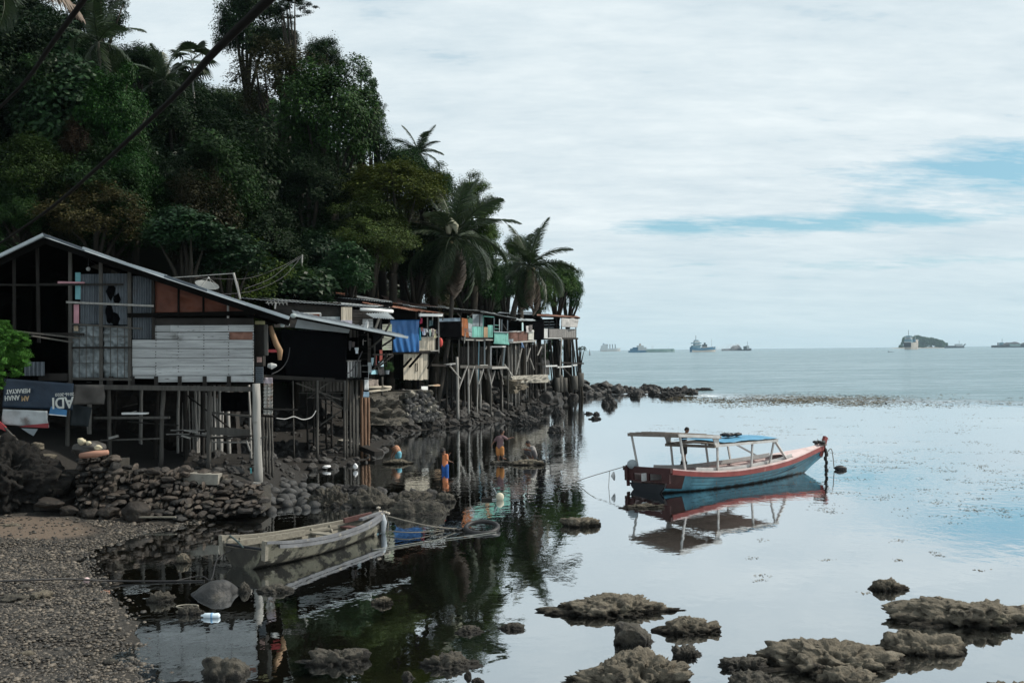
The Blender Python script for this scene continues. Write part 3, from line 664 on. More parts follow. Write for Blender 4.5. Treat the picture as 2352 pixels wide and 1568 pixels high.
# ---------------------------------------------------------------- cables across the hillside, close to the camera
def cable(name, label, pts, r, m=M_wire, cat='cable', n=6, sub=8):
    P = [Vector(p) for p in pts]; out = []; rr = []
    for i in range(len(P)-1):
        p0 = P[max(i-1, 0)]; p1 = P[i]; p2 = P[i+1]; p3 = P[min(i+2, len(P)-1)]
        for k in range(sub):
            s = k/sub; out.append(.5*((2*p1)+(p2-p0)*s+(2*p0-5*p1+4*p2-p3)*s*s+(3*p1-p0-3*p2+p3)*s**3)); 
            rr.append(r[i]+(r[i+1]-r[i])*s if hasattr(r, '__len__') else r)
    out.append(P[-1]); rr.append(r[-1] if hasattr(r, '__len__') else r)
    return tag(MB().tube(out, rr, n).build(name, m, None, P[0], True), label, cat)
# ---------------------------------------------------------------- rocks
def rock_mesh(name, seed, sub=4, amp=(.30, .16, .08), freq=(1.1, 2.6, 6), pits=0.0, flat=0.0, mat_=None, sc=(1, 1, 1), facet=0.0):
    V, F = ico(sub); V = V.copy()
    if facet:
        r = np.random.RandomState(seed)
        for k in range(14):
            n = r.normal(size=3); n /= np.linalg.norm(n); d = r.uniform(.55, .85); q = V@n; V -= np.clip(q-d, 0, None)[:, None]*n*facet
    d = 1+sum(a*pn(V*f, seed*3.7+i) for i, (a, f) in enumerate(zip(amp, freq)))
    U = V*d[:, None]
    if flat: U[:, 2] = np.where(U[:, 2] > 0, np.tanh(U[:, 2]*(1+flat))/np.tanh(1+flat), U[:, 2])
    if flat:
        r2 = np.clip(V[:, 0]**2+V[:, 1]**2, 0, 1); U[:, 2] = np.where(U[:, 2] > 0, U[:, 2]*(1-.62*r2**2.2)*(1+.30*pn(V*1.6, seed+9)), U[:, 2]); U[:, :2] *= (1+.20*pn(V*2.1, seed+11)+.10*pn(V*5, seed+12))[:, None]
    U = U*np.array(sc)
    if pits:
        for fq, a in ((4, 1.1), (8, .9), (15, .55), (27, .3)):
            q = pn(U*np.array([1, 1, 1.3])/max(sc)*fq*1.3, seed+fq); h = np.clip(q+.02, 0, .8)**1.2
            U = U-V*(h*a*pits)[:, None]*np.array(sc)
        for fq, a in ((3.2, .012), (7, .022), (15, .026), (29, .018)):
            q = (1-np.abs(pn(U/max(sc)*fq*1.25, seed+fq*3)))**2.2-.42; U = U+V*(q*a*pits/.34)[:, None]*np.array([1, 1, 1.1])*min(sc)*2.0
        q = pn(U/max(sc)*26, seed+4); U = U+V*(q*.025)[:, None]*np.array([1, 1, .6])*min(sc)*1.6
    return npmesh(name, U, np.array(F), mat_, True)
def reef(label, x0, x1, yt, yb, seed, m=None, pits=.34, flat=.8, dr=.55, name='reef_rock', cat='rock', sub=0, z0=0.0, zmul=1.0, group=None, amp=(.34, .2, .10)):
    f = gnd((x0+x1)/2, yb, z0); W = (x1-x0)/FOC*f.y/2; D = W*dr
    dc = f.y+D; zt = at((x0+x1)/2, yt, dc+D*.25).z-z0; zt = max(zt*zmul, .05)
    c = Vector(((f.x/f.y)*dc, dc, z0-.16*zt-.02)); H = zt*1.0+.02
    me = rock_mesh(name, seed, sub or (6 if W > .6 and pits > .15 else 5), amp=amp, freq=(1.2, 2.9, 6.5), pits=pits, flat=flat, mat_=m or M_reef, sc=(W*1.0, D, H))
    o = bpy.data.objects.new(name, me); COL.objects.link(o); o.location = c; ORG[o.name] = c
    return tag(o, label, cat, group)
RF = [
 ('long pitted reef rock tapering to the right, beyond the round dark boulder', 1280, 1557, 1357, 1421, {}),
 ('rounded dark boulder with a shaded hollow, among the paler reef rocks', 1397, 1508, 1424, 1486, dict(m=M_reefD, dr=.8, flat=.4, pits=.1)),
 ('low oval reef rock to the right of the round dark boulder', 1512, 1670, 1410, 1460, {}),
 ('big flat-topped pitted reef rock cut by the bottom edge, nearest the middle', 1335, 1607, 1490, 1592, dict(flat=1.2)),
 ('small jagged dark rock against the back of the big flat-topped rock', 1545, 1612, 1474, 1512, dict(m=M_reefD, dr=.8, flat=0, pits=.4)),
 ('largest pitted reef rock with a pale top, towards the lower right', 1728, 2092, 1458, 1556, dict(flat=1.2, dr=.5)),
 ('sloping reef rock leaning on the front of the largest pitted rock', 1878, 2012, 1524, 1582, dict(dr=.6)),
 ('small dark rock at the left foot of the largest pitted rock', 1655, 1765, 1505, 1540, dict(m=M_reefD, dr=.6)),
 ('barnacled dark rock at the bottom edge left of the sloping rock', 1655, 1800, 1534, 1595, dict(m=M_reefD, dr=.6)),
 ('wide flat reef shelf running out of the right edge of the picture', 2066, 2420, 1366, 1450, dict(flat=1.3)),
 ('peaked reef rock between the flat shelf and the largest pitted rock', 2013, 2203, 1440, 1512, dict(flat=.3)),
 ('small lone rock standing out beyond the flat shelf', 1986, 2078, 1323, 1359, dict(flat=.6)),
 ('flat pale rock with a dark hollow, in the water by the sagging rope', 1274, 1386, 1181, 1211, dict(flat=1)),
 ('very flat grey rock just under the stern of the blue boat', 1408, 1545, 1156, 1169, dict(flat=1, dr=.35)),
 ('low crumbled rock in the shallows, midway along the dark reflection', 1035, 1105, 1434, 1456, dict(m=M_reefD, pits=.4)),
 ('small flat rock in bright water right of the crumbled one', 1143, 1208, 1427, 1448, dict(m=M_reefD)),
 ('black jagged rock at the edge of the hillside reflection', 955, 1097, 1492, 1537, dict(m=M_reefD, pits=.45, dr=.45)),
 ('domed dark boulder near the bottom edge beside the gravel beach', 452, 582, 1489, 1563, dict(m=M_reefD, flat=.2, pits=.12, dr=.7)),
 ('long broken brown rock in the dark shallows', 692, 856, 1483, 1528, dict(m=M_reefD, pits=.4, dr=.4)),
 ('little crumbly rock alone in the dark shallows', 855, 910, 1366, 1390, dict(pits=.4)),
 ('brown stone touching the barnacled black boulder', 544, 576, 1335, 1361, dict(m=M_reefD, pits=.15)),
 ('flat brown honeycombed rock right of the barnacled black boulder', 590, 682, 1339, 1364, dict(m=M_reefD, pits=.3, dr=.5)),
 ('knobbly pale stone lying in the shallows left of the old rowing boat', 399, 438, 1268, 1294, dict(pits=.3)),
 ('small round stone at the bottom edge below the black jagged rock', 917, 956, 1535, 1560, dict(m=M_reefD, pits=.1, flat=.2)),
 ('pebble-sized stone right of the small round one', 1064, 1086, 1541, 1556, dict(m=M_reefD, pits=.1, flat=.2)),
 ('flat little rock at the bottom edge right of the round stones', 1078, 1112, 1553, 1568, dict(m=M_reefD)),
 ('rock just showing in the bottom right corner', 2235, 2420, 1556, 1610, dict(flat=1)),
 ('low ragged rock line where the gravel meets the dark water', 330, 400, 1352, 1384, dict(m=M_reefD, pits=.4, dr=.4)),
 ('ragged brown rock lower in the dark shallows by the gravel', 404, 470, 1388, 1412, dict(m=M_reefD, pits=.4, dr=.4)),
 ('grey sloping rock slab in front of the stone spit', 895, 1022, 1146, 1184, dict(m=M_reefD, flat=.6, dr=.4, pits=.15)),
 ('ragged end rock at the tip of the stone spit', 985, 1050, 1130, 1154, dict(m=M_reefD, pits=.4, dr=.4)),
 ('wide overhanging reef rock in the middle of the stone spit', 800, 905, 1108, 1166, dict(m=M_reefD, pits=.3, dr=.5)),
 ('dark reef rock towards the outer end of the stone spit', 885, 990, 1124, 1160, dict(pits=.4, dr=.45, m=M_reefD)),
 ('crusty reef rock at the root of the stone spit', 705, 812, 1105, 1165, dict(m=M_reefD, pits=.4, dr=.5)),
 ('flat reef rock the crouching child sits on', 1166, 1258, 1053, 1068, dict(flat=1.2, dr=.5, pits=.2)),
 ('low rock under the feet of the striding child', 1118, 1178, 1055, 1066, dict(m=M_reefD, flat=1, dr=.5)),
 ('mossy rock the bending child leans over', 878, 944, 1052, 1066, dict(pits=.3, dr=.5)),
 ('barnacled dark rock furthest out in the cove, left of the two low ones', 1381, 1418, 909, 931, dict(m=M_barn, dr=.8, flat=.2, pits=.2)),
 ('barnacled rock in the cove near the bank, upper of the pair', 1195, 1246, 926, 954, dict(m=M_barn, dr=.8, flat=.1, pits=.2)),
 ('barnacled rock with a pale right flank, seaward of the pair', 1264, 1302, 930, 954, dict(m=M_barn, dr=.8, flat=.1, pits=.2)),
 ('wide barnacled rock with two humps, in front of the pair', 1174, 1238, 953, 978, dict(m=M_barn, dr=.7, pits=.3)),
 ('white-crusted barnacled rock nearest the standing children', 1256, 1300, 972, 994, dict(m=M_barn, dr=.7, pits=.2)),
 ('small barnacled stone between the humped rock and the crusted one', 1240, 1262, 954, 967, dict(m=M_barn, dr=.7)),
 ('little flat rock awash, upper left of the small group offshore', 1340, 1362, 945, 951, dict(m=M_barn)),
 ('little domed rock awash, at the upper right of the small group offshore', 1362, 1379, 944, 953, dict(m=M_barn, dr=.8)),
 ('little flat rock awash, lowest of the small group offshore', 1353, 1381, 955, 963, dict(m=M_barn)),
 ('dark pointed rock off the end of the boulder point', 1445, 1470, 893, 912, dict(m=M_barn, dr=.8)),
 ('long dark reef ledge off the tip of the point', 1497, 1580, 897, 912, dict(m=M_barn, pits=.4, dr=.4)),
 ('dark hump on the reef ledge off the tip of the point', 1530, 1572, 884, 904, dict(m=M_barn, pits=.4, dr=.5)),
 ('thin rocky strip awash beyond the reef ledge', 1582, 1642, 889, 897, dict(m=M_barn, pits=.4, dr=.3)),
 ('dark rock in the surf beyond the point', 1470, 1510, 880, 893, dict(m=M_barn, pits=.3)),
 ('big wet black rock at the waterline below the concrete terrace', 1238, 1300, 900, 922, dict(m=M_boul, dr=.6, pits=.1, flat=.2)),
]
for i, (lb, x0, x1, yt, yb, kw) in enumerate(RF):
    o = reef(lb, x0, x1, yt, yb, 20+i, **kw); o.color = (1, 1, 1, 1)
# black boulder with barnacles
bb = reef('smooth black boulder with a patch of white barnacles, behind the rowing boat stern', 441, 546, 1324, 1373, 5, m=M_cob, pits=0, flat=.15, dr=.75, amp=(.12, .05, .02), sub=4)
mb = MB()
for k in range(14):
    p = gnd(475+rnd.uniform(-4, 26), 1360, 0); q = at(488+rnd.gauss(0, 11), 1357+rnd.gauss(0, 5), p.y-.02)
    mb.ball(q, (.018*rnd.uniform(.7, 1.3), .02, .018), 1)
mb.build('barnacle_cluster', mat('barnacle', (.55, .55, .5), .8), bb)
# boulders of the bank: eight shapes, every boulder its own object
BM = [rock_mesh('boulder', 100+i, 4, amp=(.24, .15, .09), freq=(1.3, 3.1, 8), facet=.95, mat_=M_boul) for i in range(10)]
CM = [rock_mesh('cobble', 140+i, 3, amp=(.14, .06, .02), mat_=M_cob) for i in range(6)]
def rock_at(me, name, x, y, z, s, label, cat, group, sq=.7, col=1.0):
    o = bpy.data.objects.new(name, me); COL.objects.link(o); o.location = (x, y, z)
    o.scale = (s*rnd.uniform(.8, 1.3), s*rnd.uniform(.8, 1.2), s*sq*rnd.uniform(.8, 1.2)); o.rotation_euler = (rnd.uniform(-.5, .5), rnd.uniform(-.5, .5), rnd.uniform(0, 6.28))
    c = col*rnd.uniform(.6, 1.5); o.color = (c, c, c, 1); return tag(o, label, cat, group)
nb = 0; placed = []
DD = np.arange(20, 100, .28)
def spot(px, py):
    """where the line of sight through a pixel meets the ground"""
    u, w = ray(px, py); z = HC+w*DD; m = np.nonzero((z < np.maximum(height(u*DD, DD), 0)))[0]
    d = DD[m[0]] if len(m) else 99.0; return Vector((u*d, d, HC+w*d))
TOPB = ([885, 960, 1000, 1050, 1150, 1250, 1330, 1372, 1450, 1600], [985, 960, 930, 905, 890, 868, 846, 852, 876, 890]); BOTB = ([885, 960, 1050, 1110, 1180, 1250, 1300, 1370, 1450, 1600], [1008, 991, 981, 979, 963, 939, 925, 911, 907, 906])
for k in range(14000):
    if nb >= 296: break
    px = rnd.uniform(888, 1600); py = rnd.uniform(np.interp(px, *TOPB), np.interp(px, *BOTB))
    wpx = rnd.choice((9, 12, 15, 19, 24, 30))*rnd.uniform(.85, 1.15)*(.75 if px > 1420 else 1)
    if any((px-u)**2+((py-v)*1.3)**2 < (.62*(wpx+r_)/2)**2 for u, v, r_ in placed): continue
    p = spot(px, py)
    if p.y > 96: continue
    s_ = wpx/2/FOC*p.y; placed.append((px, py, wpx)); nb += 1
    rock_at(rnd.choice(BM), 'boulder', p.x, p.y, max(hz(p.x, p.y), -.03)+.32*s_, s_*1.3, 'dark boulder heaped in the bank along the point below the stilt houses', 'boulder', 'boulders heaped along the point', .88, rnd.choice((.55, .9, 1.2, 1.9)))
print('boulders', nb)
# chunk of cobbles under the middle houses and along the cove
nc_ = 0; placed = []
for k in range(5000):
    if nc_ >= 285: break
    px = rnd.uniform(430, 905); py = rnd.uniform(950, 1100)
    wpx = rnd.choice((7, 9, 12, 16, 21, 28))*rnd.uniform(.85, 1.15)
    if any((px-u)**2+((py-v)*1.3)**2 < (.62*(wpx+r_)/2)**2 for u, v, r_ in placed): continue
    p = spot(px, py); z = hz(p.x, p.y)
    if z < -.03 or p.y > 48 or p.y < 25.5: continue
    s_ = wpx/2/FOC*p.y; placed.append((px, py, wpx)); nc_ += 1
    rock_at(rnd.choice(BM), 'beach_stone', p.x, p.y, z+.28*s_, s_*1.2, 'rough stone strewn on the shore between the plank house and the cove', 'stone', 'stones strewn on the shore by the cove', .75, 1.5)
# rounded stones at the near foot of the wall and along the spit
placed = []; nc_ = 0
for k in range(6000):
    if nc_ >= 120: break
    px = rnd.uniform(556, 1000); top = np.interp(px, [556, 640, 700, 1000], [1120, 1098, 1110, 1132]); bot = np.interp(px, [556, 640, 760, 1000], [1182, 1176, 1166, 1160])
    py = rnd.uniform(top, bot); hh = .42*max(0, 1-(px-556)/220)*(1-(py-top)/(bot-top)); p = gnd(px, py, hh)
    s_ = rnd.uniform(.09, .2)
    if any((p.x-u)**2+(p.y-v)**2 < (.55*(s_+r_))**2 for u, v, r_ in placed): continue
    placed.append((p.x, p.y, s_)); nc_ += 1
    rock_at(rnd.choice(CM if px < 770 else BM), 'spit_stone', p.x, p.y, hh+.1*s_, s_, 'stone on the low spit between the near water and the cove', 'stone', 'stones of the low spit', .75, .9)
# ---------------------------------------------------------------- dry-stone wall and steps
def stone_shape(sd):
    V, F = ico(2); V = V.copy(); r = np.random.RandomState(sd)
    for k in range(6 if sd % 3 else 12):
        n = r.normal(size=3); n /= np.linalg.norm(n); q = V@n; V -= np.clip(q-r.uniform(.55, .8), 0, None)[:, None]*n*.95
    return V*(1+.20*pn(V*1.2, sd)+.10*pn(V*3.1, sd+1))[:, None]*1.12
def stone_wall():
    root = thing('stone_wall', 'dry-stone wall of dark rounded stones with a pier at its end, below the plank house', 'wall', at(300, 1180, 24.6))
    def face(x0, x1, top0, top1, bot0, bot1, d0, d1, name, seed):
        rn = random.Random(seed); mb = MB(); SHP = [stone_shape(q+seed) for q in range(8)]; F = ico(2)[1]
        core = [at(x0+6, bot0+6, d0+.25), at(x1, bot1+6, d0+.25), at(x1, top1+10, d1+.22), at(x0+6, top0+10, d1+.22)]
        rows = max(3, int((bot0-top0)/13)); k = 0
        for r_ in range(rows+1):
            v = r_/rows; x = x0
            while x < x1:
                u = (x-x0)/(x1-x0); wpx = rn.choice((8, 11, 14, 18, 24, 34))*rn.uniform(.85, 1.15)*(1.2 if v < .2 else 1); hpx = ((bot0-top0)*(1-u)+(bot1-top1)*u)/rows
                py = (bot0+(bot1-bot0)*u)*(1-v)+(top0+(top1-top0)*u)*v; d = d0+(d1-d0)*v
                c = at(x+wpx/2, py+rn.uniform(-6, 6), d+rn.uniform(-.06, .06)); sx = wpx/2/FOC*d*1.08; sz = hpx/2/FOC*d*rn.uniform(.75, 1.55); sy = rn.uniform(.14, .24)
                U = SHP[k % 8]; an = rn.uniform(-.45, .45)+rn.choice((0, 0, 3.14)); ca, sa = math.cos(an), math.sin(an)
                mb.add([(c.x+(p[0]*ca-p[2]*sa)*sx, c.y+p[1]*sy, c.z+(p[0]*sa+p[2]*ca)*sz) for p in U], F); k += 1; x += wpx*.97
        mb.build(name, M_stone, root)
        MB().prism([core[0], core[1], core[2], core[3]], (0, 1.0, 0)).build('backfill', mat('backfill', (.03, .028, .024), .95, .4, 6, None, .5, 12), root)
    face(178, 262, 1052, 1050, 1186, 1186, 23.8, 24.3, 'pier', 3)
    face(250, 430, 1075, 1080, 1186, 1184, 23.9, 24.9, 'wall_face', 5)
    face(425, 600, 1082, 1115, 1184, 1172, 24.1, 25.3, 'low_wall_face', 9)
stone_wall()
p = gnd(0, 0, 0) if False else None
mb = MB(); c = at(466, 1098, 25.1); mb.box(c, (.86, .35, .26), Matrix.Rotation(.05, 3, 'Y'))
o = mb.build('concrete_slab', M_conc, None, c); tag(o, 'brown concrete slab lying on top of the stone wall', 'slab')
tag(MB().bar(at(508, 1102, 25.7), at(598, 1110, 26.0), .1, .04).build('plank', M_postL, None, at(508, 1102, 25.7)), 'pale plank lying on the wall beside the concrete slab', 'plank')
pl = [at(zB(632, 828)[0], zB(632, 828)[1], 24.1), at(zB(740, 815)[0], zB(740, 815)[1], 24.0), at(zB(848, 800)[0], zB(848, 800)[1], 24.0)]
tag(MB().tube(pl, [.07, .085, .06], 9).build('log', mat('pink_wood', (.32, .17, .12), .7, .25, 3, HS, .2, 10), None, pl[0], True), 'short peeled pinkish log lying across the top of the wall pier', 'log')
me = rock_mesh('sack', 77, 4, amp=(.14, .12, .06), mat_=mat('dark_sack', (.045, .043, .04), .55, .3, 5, None, .5, 9), sc=(.40, .3, .2)); c = at(zB(690, 770)[0], zB(690, 770)[1], 24.5)
o = bpy.data.objects.new('sack', me); COL.objects.link(o); o.location = c; tag(o, 'dark bulging sack resting on the wall pier behind the log', 'sack')
for i, (x, y, s_) in enumerate(((655, 712, .085), (712, 725, .06), (785, 760, .07))):
    me = rock_mesh('coconut_husk', 80+i, 3, amp=(.25, .15, .1), mat_=mat('pale_husk', (.42, .38, .27), .9, .3, 6, None, .5, 20), sc=(s_*1.2, s_, s_)); o = bpy.data.objects.new('coconut_husk', me); COL.objects.link(o)
    o.location = at(*zB(x, y), 24.4); o.location.y -= .12; tag(o, ('largest pale husk on top of the dark sack', 'little round pale husk in the middle of the sack top', 'frayed pale husk at the right end of the dark sack')[i], 'husk')
# terrace boulders, steps and the dark earth mound at the left
def blob(label, name, cat, px, py, w, h, d, seed, m, sc_y=.7, sub=4, **kw):
    c = at(px, py, d); me = rock_mesh(name, seed, sub, mat_=m, sc=(w/2/FOC*d, w/2/FOC*d*sc_y, h/2/FOC*d), **kw); o = bpy.data.objects.new(name, me); COL.objects.link(o); o.location = c; o.color = (1, 1, 1, 1); return tag(o, label, cat)
M_earth = mat('dark_earth', (.009, .0085, .008), .9, .5, 4, None, .8, 9, .2, 0, [((.035, .032, .026), 2, .6, .8)])
blob('black lumpy mound of earth and rock at the left frame edge above the beach', 'earth_mound', 'mound', 5, 1112, 275, 222, 24.2, 31, M_earth, .6, sub=6, amp=(.28, .18, .12), freq=(1.4, 3.6, 8), pits=.16)
for i, (px, py, w, h, lb) in enumerate(((42, 1026, 52, 30, 'smooth dark stone lying on the earth mound'), (106, 1052, 52, 26, 'hollowed pale rock at the top of the stone steps'), (110, 1155, 66, 26, 'flat brown rock at the foot of the stone steps'), (128, 1125, 70, 28, 'mossy dark rock on the lower stone step'), (118, 1085, 60, 28, 'squared rock forming the middle stone step'), (165, 1090, 60, 30, 'dark rock between the steps and the wall pier'), (14, 1006, 44, 22, 'rough tan rock at the frame edge under the red paddle'), (86, 1025, 34, 26, 'angular pale rock behind the paddle shaft'), (158, 1172, 50, 26, 'round black stone left of the wall foot'), (205, 1180, 40, 30, 'split brown stone at the wall foot'), (315, 1178, 74, 58, 'big angular black boulder leaning on the wall foot'), (250, 1176, 52, 34, 'smooth black oval boulder at the wall foot'))):
    blob(lb, 'boulder', 'rock', px, py, w, h, 23.7 if py > 1140 else 24.5+(1100-py)*.012, 40+i, M_reef if 'pale' in lb or 'tan' in lb else M_stone, .8, amp=(.2, .1, .04), facet=.5)
# rough concrete steps are part of the slope
st = thing('stone_steps', 'rough stone steps climbing between the earth mound and the wall pier', 'steps', at(130, 1150, 25))
for i, (py, d) in enumerate(((1150, 24.0), (1122, 24.5), (1096, 25.0), (1068, 25.5))):
    MB().box(at(128+i*3, py+6, d+.2), (.75, .7, .22), Matrix.Rotation(rnd.uniform(-.05, .05), 3, 'Y')).build('step', M_stone, st)
# ---------------------------------------------------------------- gravel (nobody could count it)
def gravel():
    r = np.random.RandomState(3); N = 90000
    Yr = 11.2+(r.rand(N)**1.25)*14.3; Xr = -r.rand(N)*14.5+.2
    z = height(Xr, Yr); s = sdf(LAND, Xr, Yr)
    px = CX+FOC*Xr/Yr
    ok = (s > -3.2) & (px > -40) & (px < 640) & (r.rand(N) < np.where(s < 0, np.maximum(.35+s*.5, .05), 1)) & ((Yr < 23.4) | (Xr > -8))
    dx = Xr+11.2; dy = (Yr-22.2)*1.48; ok &= (dx*dx+dy*dy+2*pn(np.stack([Xr*1.5, Yr*1.5, Xr*0], -1)) > 3.2) | (r.rand(N) < .12)
    Xr, Yr, z = Xr[ok], Yr[ok], z[ok]; n = len(Xr)
    V, F = ico(1); V = np.array(V); F = np.array(F); r.rand(3)
    S = r.uniform(.013, .034, n)*(1+.9*(r.rand(n) < .06))*(.75+.02*(Yr-10)); A = r.rand(n)*6.28
    J = 1+r.uniform(-.28, .28, (n, len(V)))
    U = V[None]*J[..., None]*np.stack([S*r.uniform(.9, 1.5, n), S*r.uniform(.8, 1.2, n), S*r.uniform(.5, .85, n)], -1)[:, None, :]
    x = U[..., 0]*np.cos(A)[:, None]-U[..., 1]*np.sin(A)[:, None]; y = U[..., 0]*np.sin(A)[:, None]+U[..., 1]*np.cos(A)[:, None]
    U = np.stack([x+Xr[:, None], y+Yr[:, None], U[..., 2]+z[:, None]+(S*.25)[:, None]], -1).reshape(-1, 3)
    FF = (F[None]+(np.arange(n)*len(V))[:, None, None]).reshape(-1, 3); print('pebbles', n)
    return npmesh('gravel', U, FF, M_peb, False)
o = bpy.data.objects.new('gravel', gravel()); COL.objects.link(o); tag(o, kind='stuff')
for i, (px, py, w, h, lb) in enumerate(((30, 1378, 66, 26, 'long knobbly brown rock on the gravel at the frame edge'), (92, 1372, 58, 34, 'rounded brown rock right of the long knobbly one on the gravel'), (60, 1352, 40, 20, 'low rusty brown stone behind the knobbly rocks on the gravel'), (22, 1208, 44, 18, 'flat stone on the sand patch below the mound'), (150, 1322, 26, 14, 'pale tan stone on the gravel near the dark cable'), (60, 1505, 40, 20, 'dark reddish stone low on the gravel'), (12, 1592, 60, 24, 'stone at the bottom corner of the gravel'), (180, 1448, 30, 16, 'grey angular stone in the middle of the gravel'), (255, 1520, 34, 16, 'dark stone near the lower waterline of the gravel'))):
    g_ = gnd(px, py, .25); g_ = gnd(px, py, max(hz(g_.x, g_.y), 0)); blob(lb, 'beach_rock', 'rock', px, py, w, h, g_.y, 70+i, M_reefD if i % 2 == 0 else M_reef, .8, amp=(.3, .18, .10), pits=.2)
# floating weed: specks drifting over the lagoon
def weed():
    r = np.random.RandomState(5); V = []; F = []
    def patch(px, py, n, sx, sy, big=1.0):
        for k in range(n):
            p = gnd(px+r.normal()*sx, py+r.normal()*sy, 0); s = r.uniform(.014, .052)*big*(p.y/25)**.5; a = r.rand()*6.28
            b = len(V); c, q = math.cos(a)*s, math.sin(a)*s
            V.extend([(p.x-c, p.y-q, .004), (p.x+q*.35, p.y-c*.35, r.uniform(.004, .014)*big), (p.x+c, p.y+q, .006), (p.x-q*.35, p.y+c*.35, r.uniform(.003, .010))]); F.append((b, b+1, b+2, b+3))
    for k in range(150):
        px = r.uniform(1400, 2380); t_ = r.rand(); py = 918+t_**1.3*270
        if px < 1900 and py > 1010 and px > 1420: px += 480
        if r.rand() < .75 and py > 1020: px = r.uniform(1860, 2380)
        patch(px, py, r.randint(8, 34), r.uniform(8, 34), r.uniform(.7, 2.4)*(.4+t_))
    for px, py in ((1750, 1240), (1725, 1283), (1750, 1322), (1745, 1333), (1900, 1285), (2140, 1268), (2160, 1275), (2250, 1310), (2060, 1285), (2190, 1200), (2060, 1240), (1985, 1362)): patch(px, py, 14, 10, 2)
    for k in range(230): patch(r.normal()*150+1850, 918+r.normal()*6+(k % 3), 30, 26, 1.8, 1.9)
    for k in range(70): patch(r.uniform(1950, 2340), 928+r.normal()*5, 18, 24, 1.6, 1.3)
    return npmesh('seaweed', np.array(V), np.array(F), mat('seaweed', (.085, .068, .034), .8, .3, 2, None, 0, 1, .2, .4))
o = bpy.data.objects.new('seaweed', weed()); COL.objects.link(o); tag(o, kind='stuff')
# ---------------------------------------------------------------- houses
class Fac:
    """a vertical facade plane through two ground points; pixels of the photograph fix where its boards are"""
    def __init__(s, pa, da, pb, db):
        s.A = at(pa, 806, da); s.B = at(pb, 806, db); s.A.z = s.B.z = 0
        s.t = (s.B-s.A).normalized(); s.n = Vector((s.t.y, -s.t.x, 0)); s.off = 0.0
    def p(s, q, off=0.0):
        u, w = ray(*q); nx, ny = s.n.x, s.n.y
        d = (off+s.A.x*nx+s.A.y*ny)/(u*nx+ny)
        return Vector((u*d, d, HC+w*d))
    def board(s, mb, qs, th=.025, off=0.0):
        return mb.prism([s.p(q, off) for q in qs], -s.n*th)
    def sheet(s, mb, qs, nu, nv, fn=None, off=0.0, th=.01): return mb.sheet([s.p(q, off) for q in qs], nu, nv, fn, th)
    def bar(s, name, m, par, a, b, w, h=None, off=0.0): return bar(name, m, par, s.p(a, off), s.p(b, off), w, h)
    def pole(s, name, m, par, a, b, r, r2=None, off=0.0, wob=.015): return pole(name, m, par, s.p(a, off), s.p(b, off), r, r2, wob)
def Q(z, x0, y0, x1, y1): return [z(x0, y1), z(x1, y1), z(x1, y0), z(x0, y0)]
def corr(n, a): return lambda u, v: a*math.sin(u*n*2*math.pi)
def wrink(seed, a, fu=3, fv=2): 
    return lambda u, v: a*float(fbm(np.array([[u*fu, v*fv, seed*1.7]]), seed, 3)[0])
def roof(parent, corners, n, m, amp=.011, name='roof', th=.012, nv=4, sag=.0, seed=1):
    """corners: front-left, front-right, back-right, back-left as (pixel, distance); corrugations run front to back"""
    c = [at(q[0], q[1], d) if isinstance(q, tuple) else q for q, d in corners]
    r = random.Random(seed); ph = [r.uniform(-1, 1)*.03 for _ in range(12)]
    fn = lambda u, v: amp*math.sin(u*n*2*math.pi)+sag*math.sin(v*3.1)+ph[int(u*9.99)]*(.4+.6*math.sin(v*5+u*7))
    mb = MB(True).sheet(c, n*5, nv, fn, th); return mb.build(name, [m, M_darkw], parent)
def planks(F, mb, rows, x0, x1, z, off=0.0, breaks=(), jit=4.2):
    for y0, y1 in zip(rows, rows[1:]):
        xs = [x0(y0) if callable(x0) else x0]+sorted(b for b in breaks)+[x1]
        for a, b in zip(xs, xs[1:]):
            j = lambda: rnd.uniform(-jit, jit)
            F.board(mb, [z(a, y1-2.6+j()*.5), z(b-1.5, y1-2.6+j()*.5), z(b-1.5, y0+j()*.5), z(a, y0+j()*.5)], .025, off+rnd.uniform(-.006, .006))
def vboards(F, mb, xs0, xs1, y0, y1, n, z, off=0.0, gap=.06, th=.02, ragged=0.0):
    for k in range(n):
        a = xs0+(xs1-xs0)*k/n; b = xs0+(xs1-xs0)*(k+1-gap)/n; e = rnd.uniform(-ragged, ragged)
        f0 = y0(a) if callable(y0) else y0; f1 = y1(a) if callable(y1) else y1
        F.board(mb, [z(a, f1+e), z(b, f1+e), z(b, f0), z(a, f0)], th, off+rnd.uniform(-.006, .006))
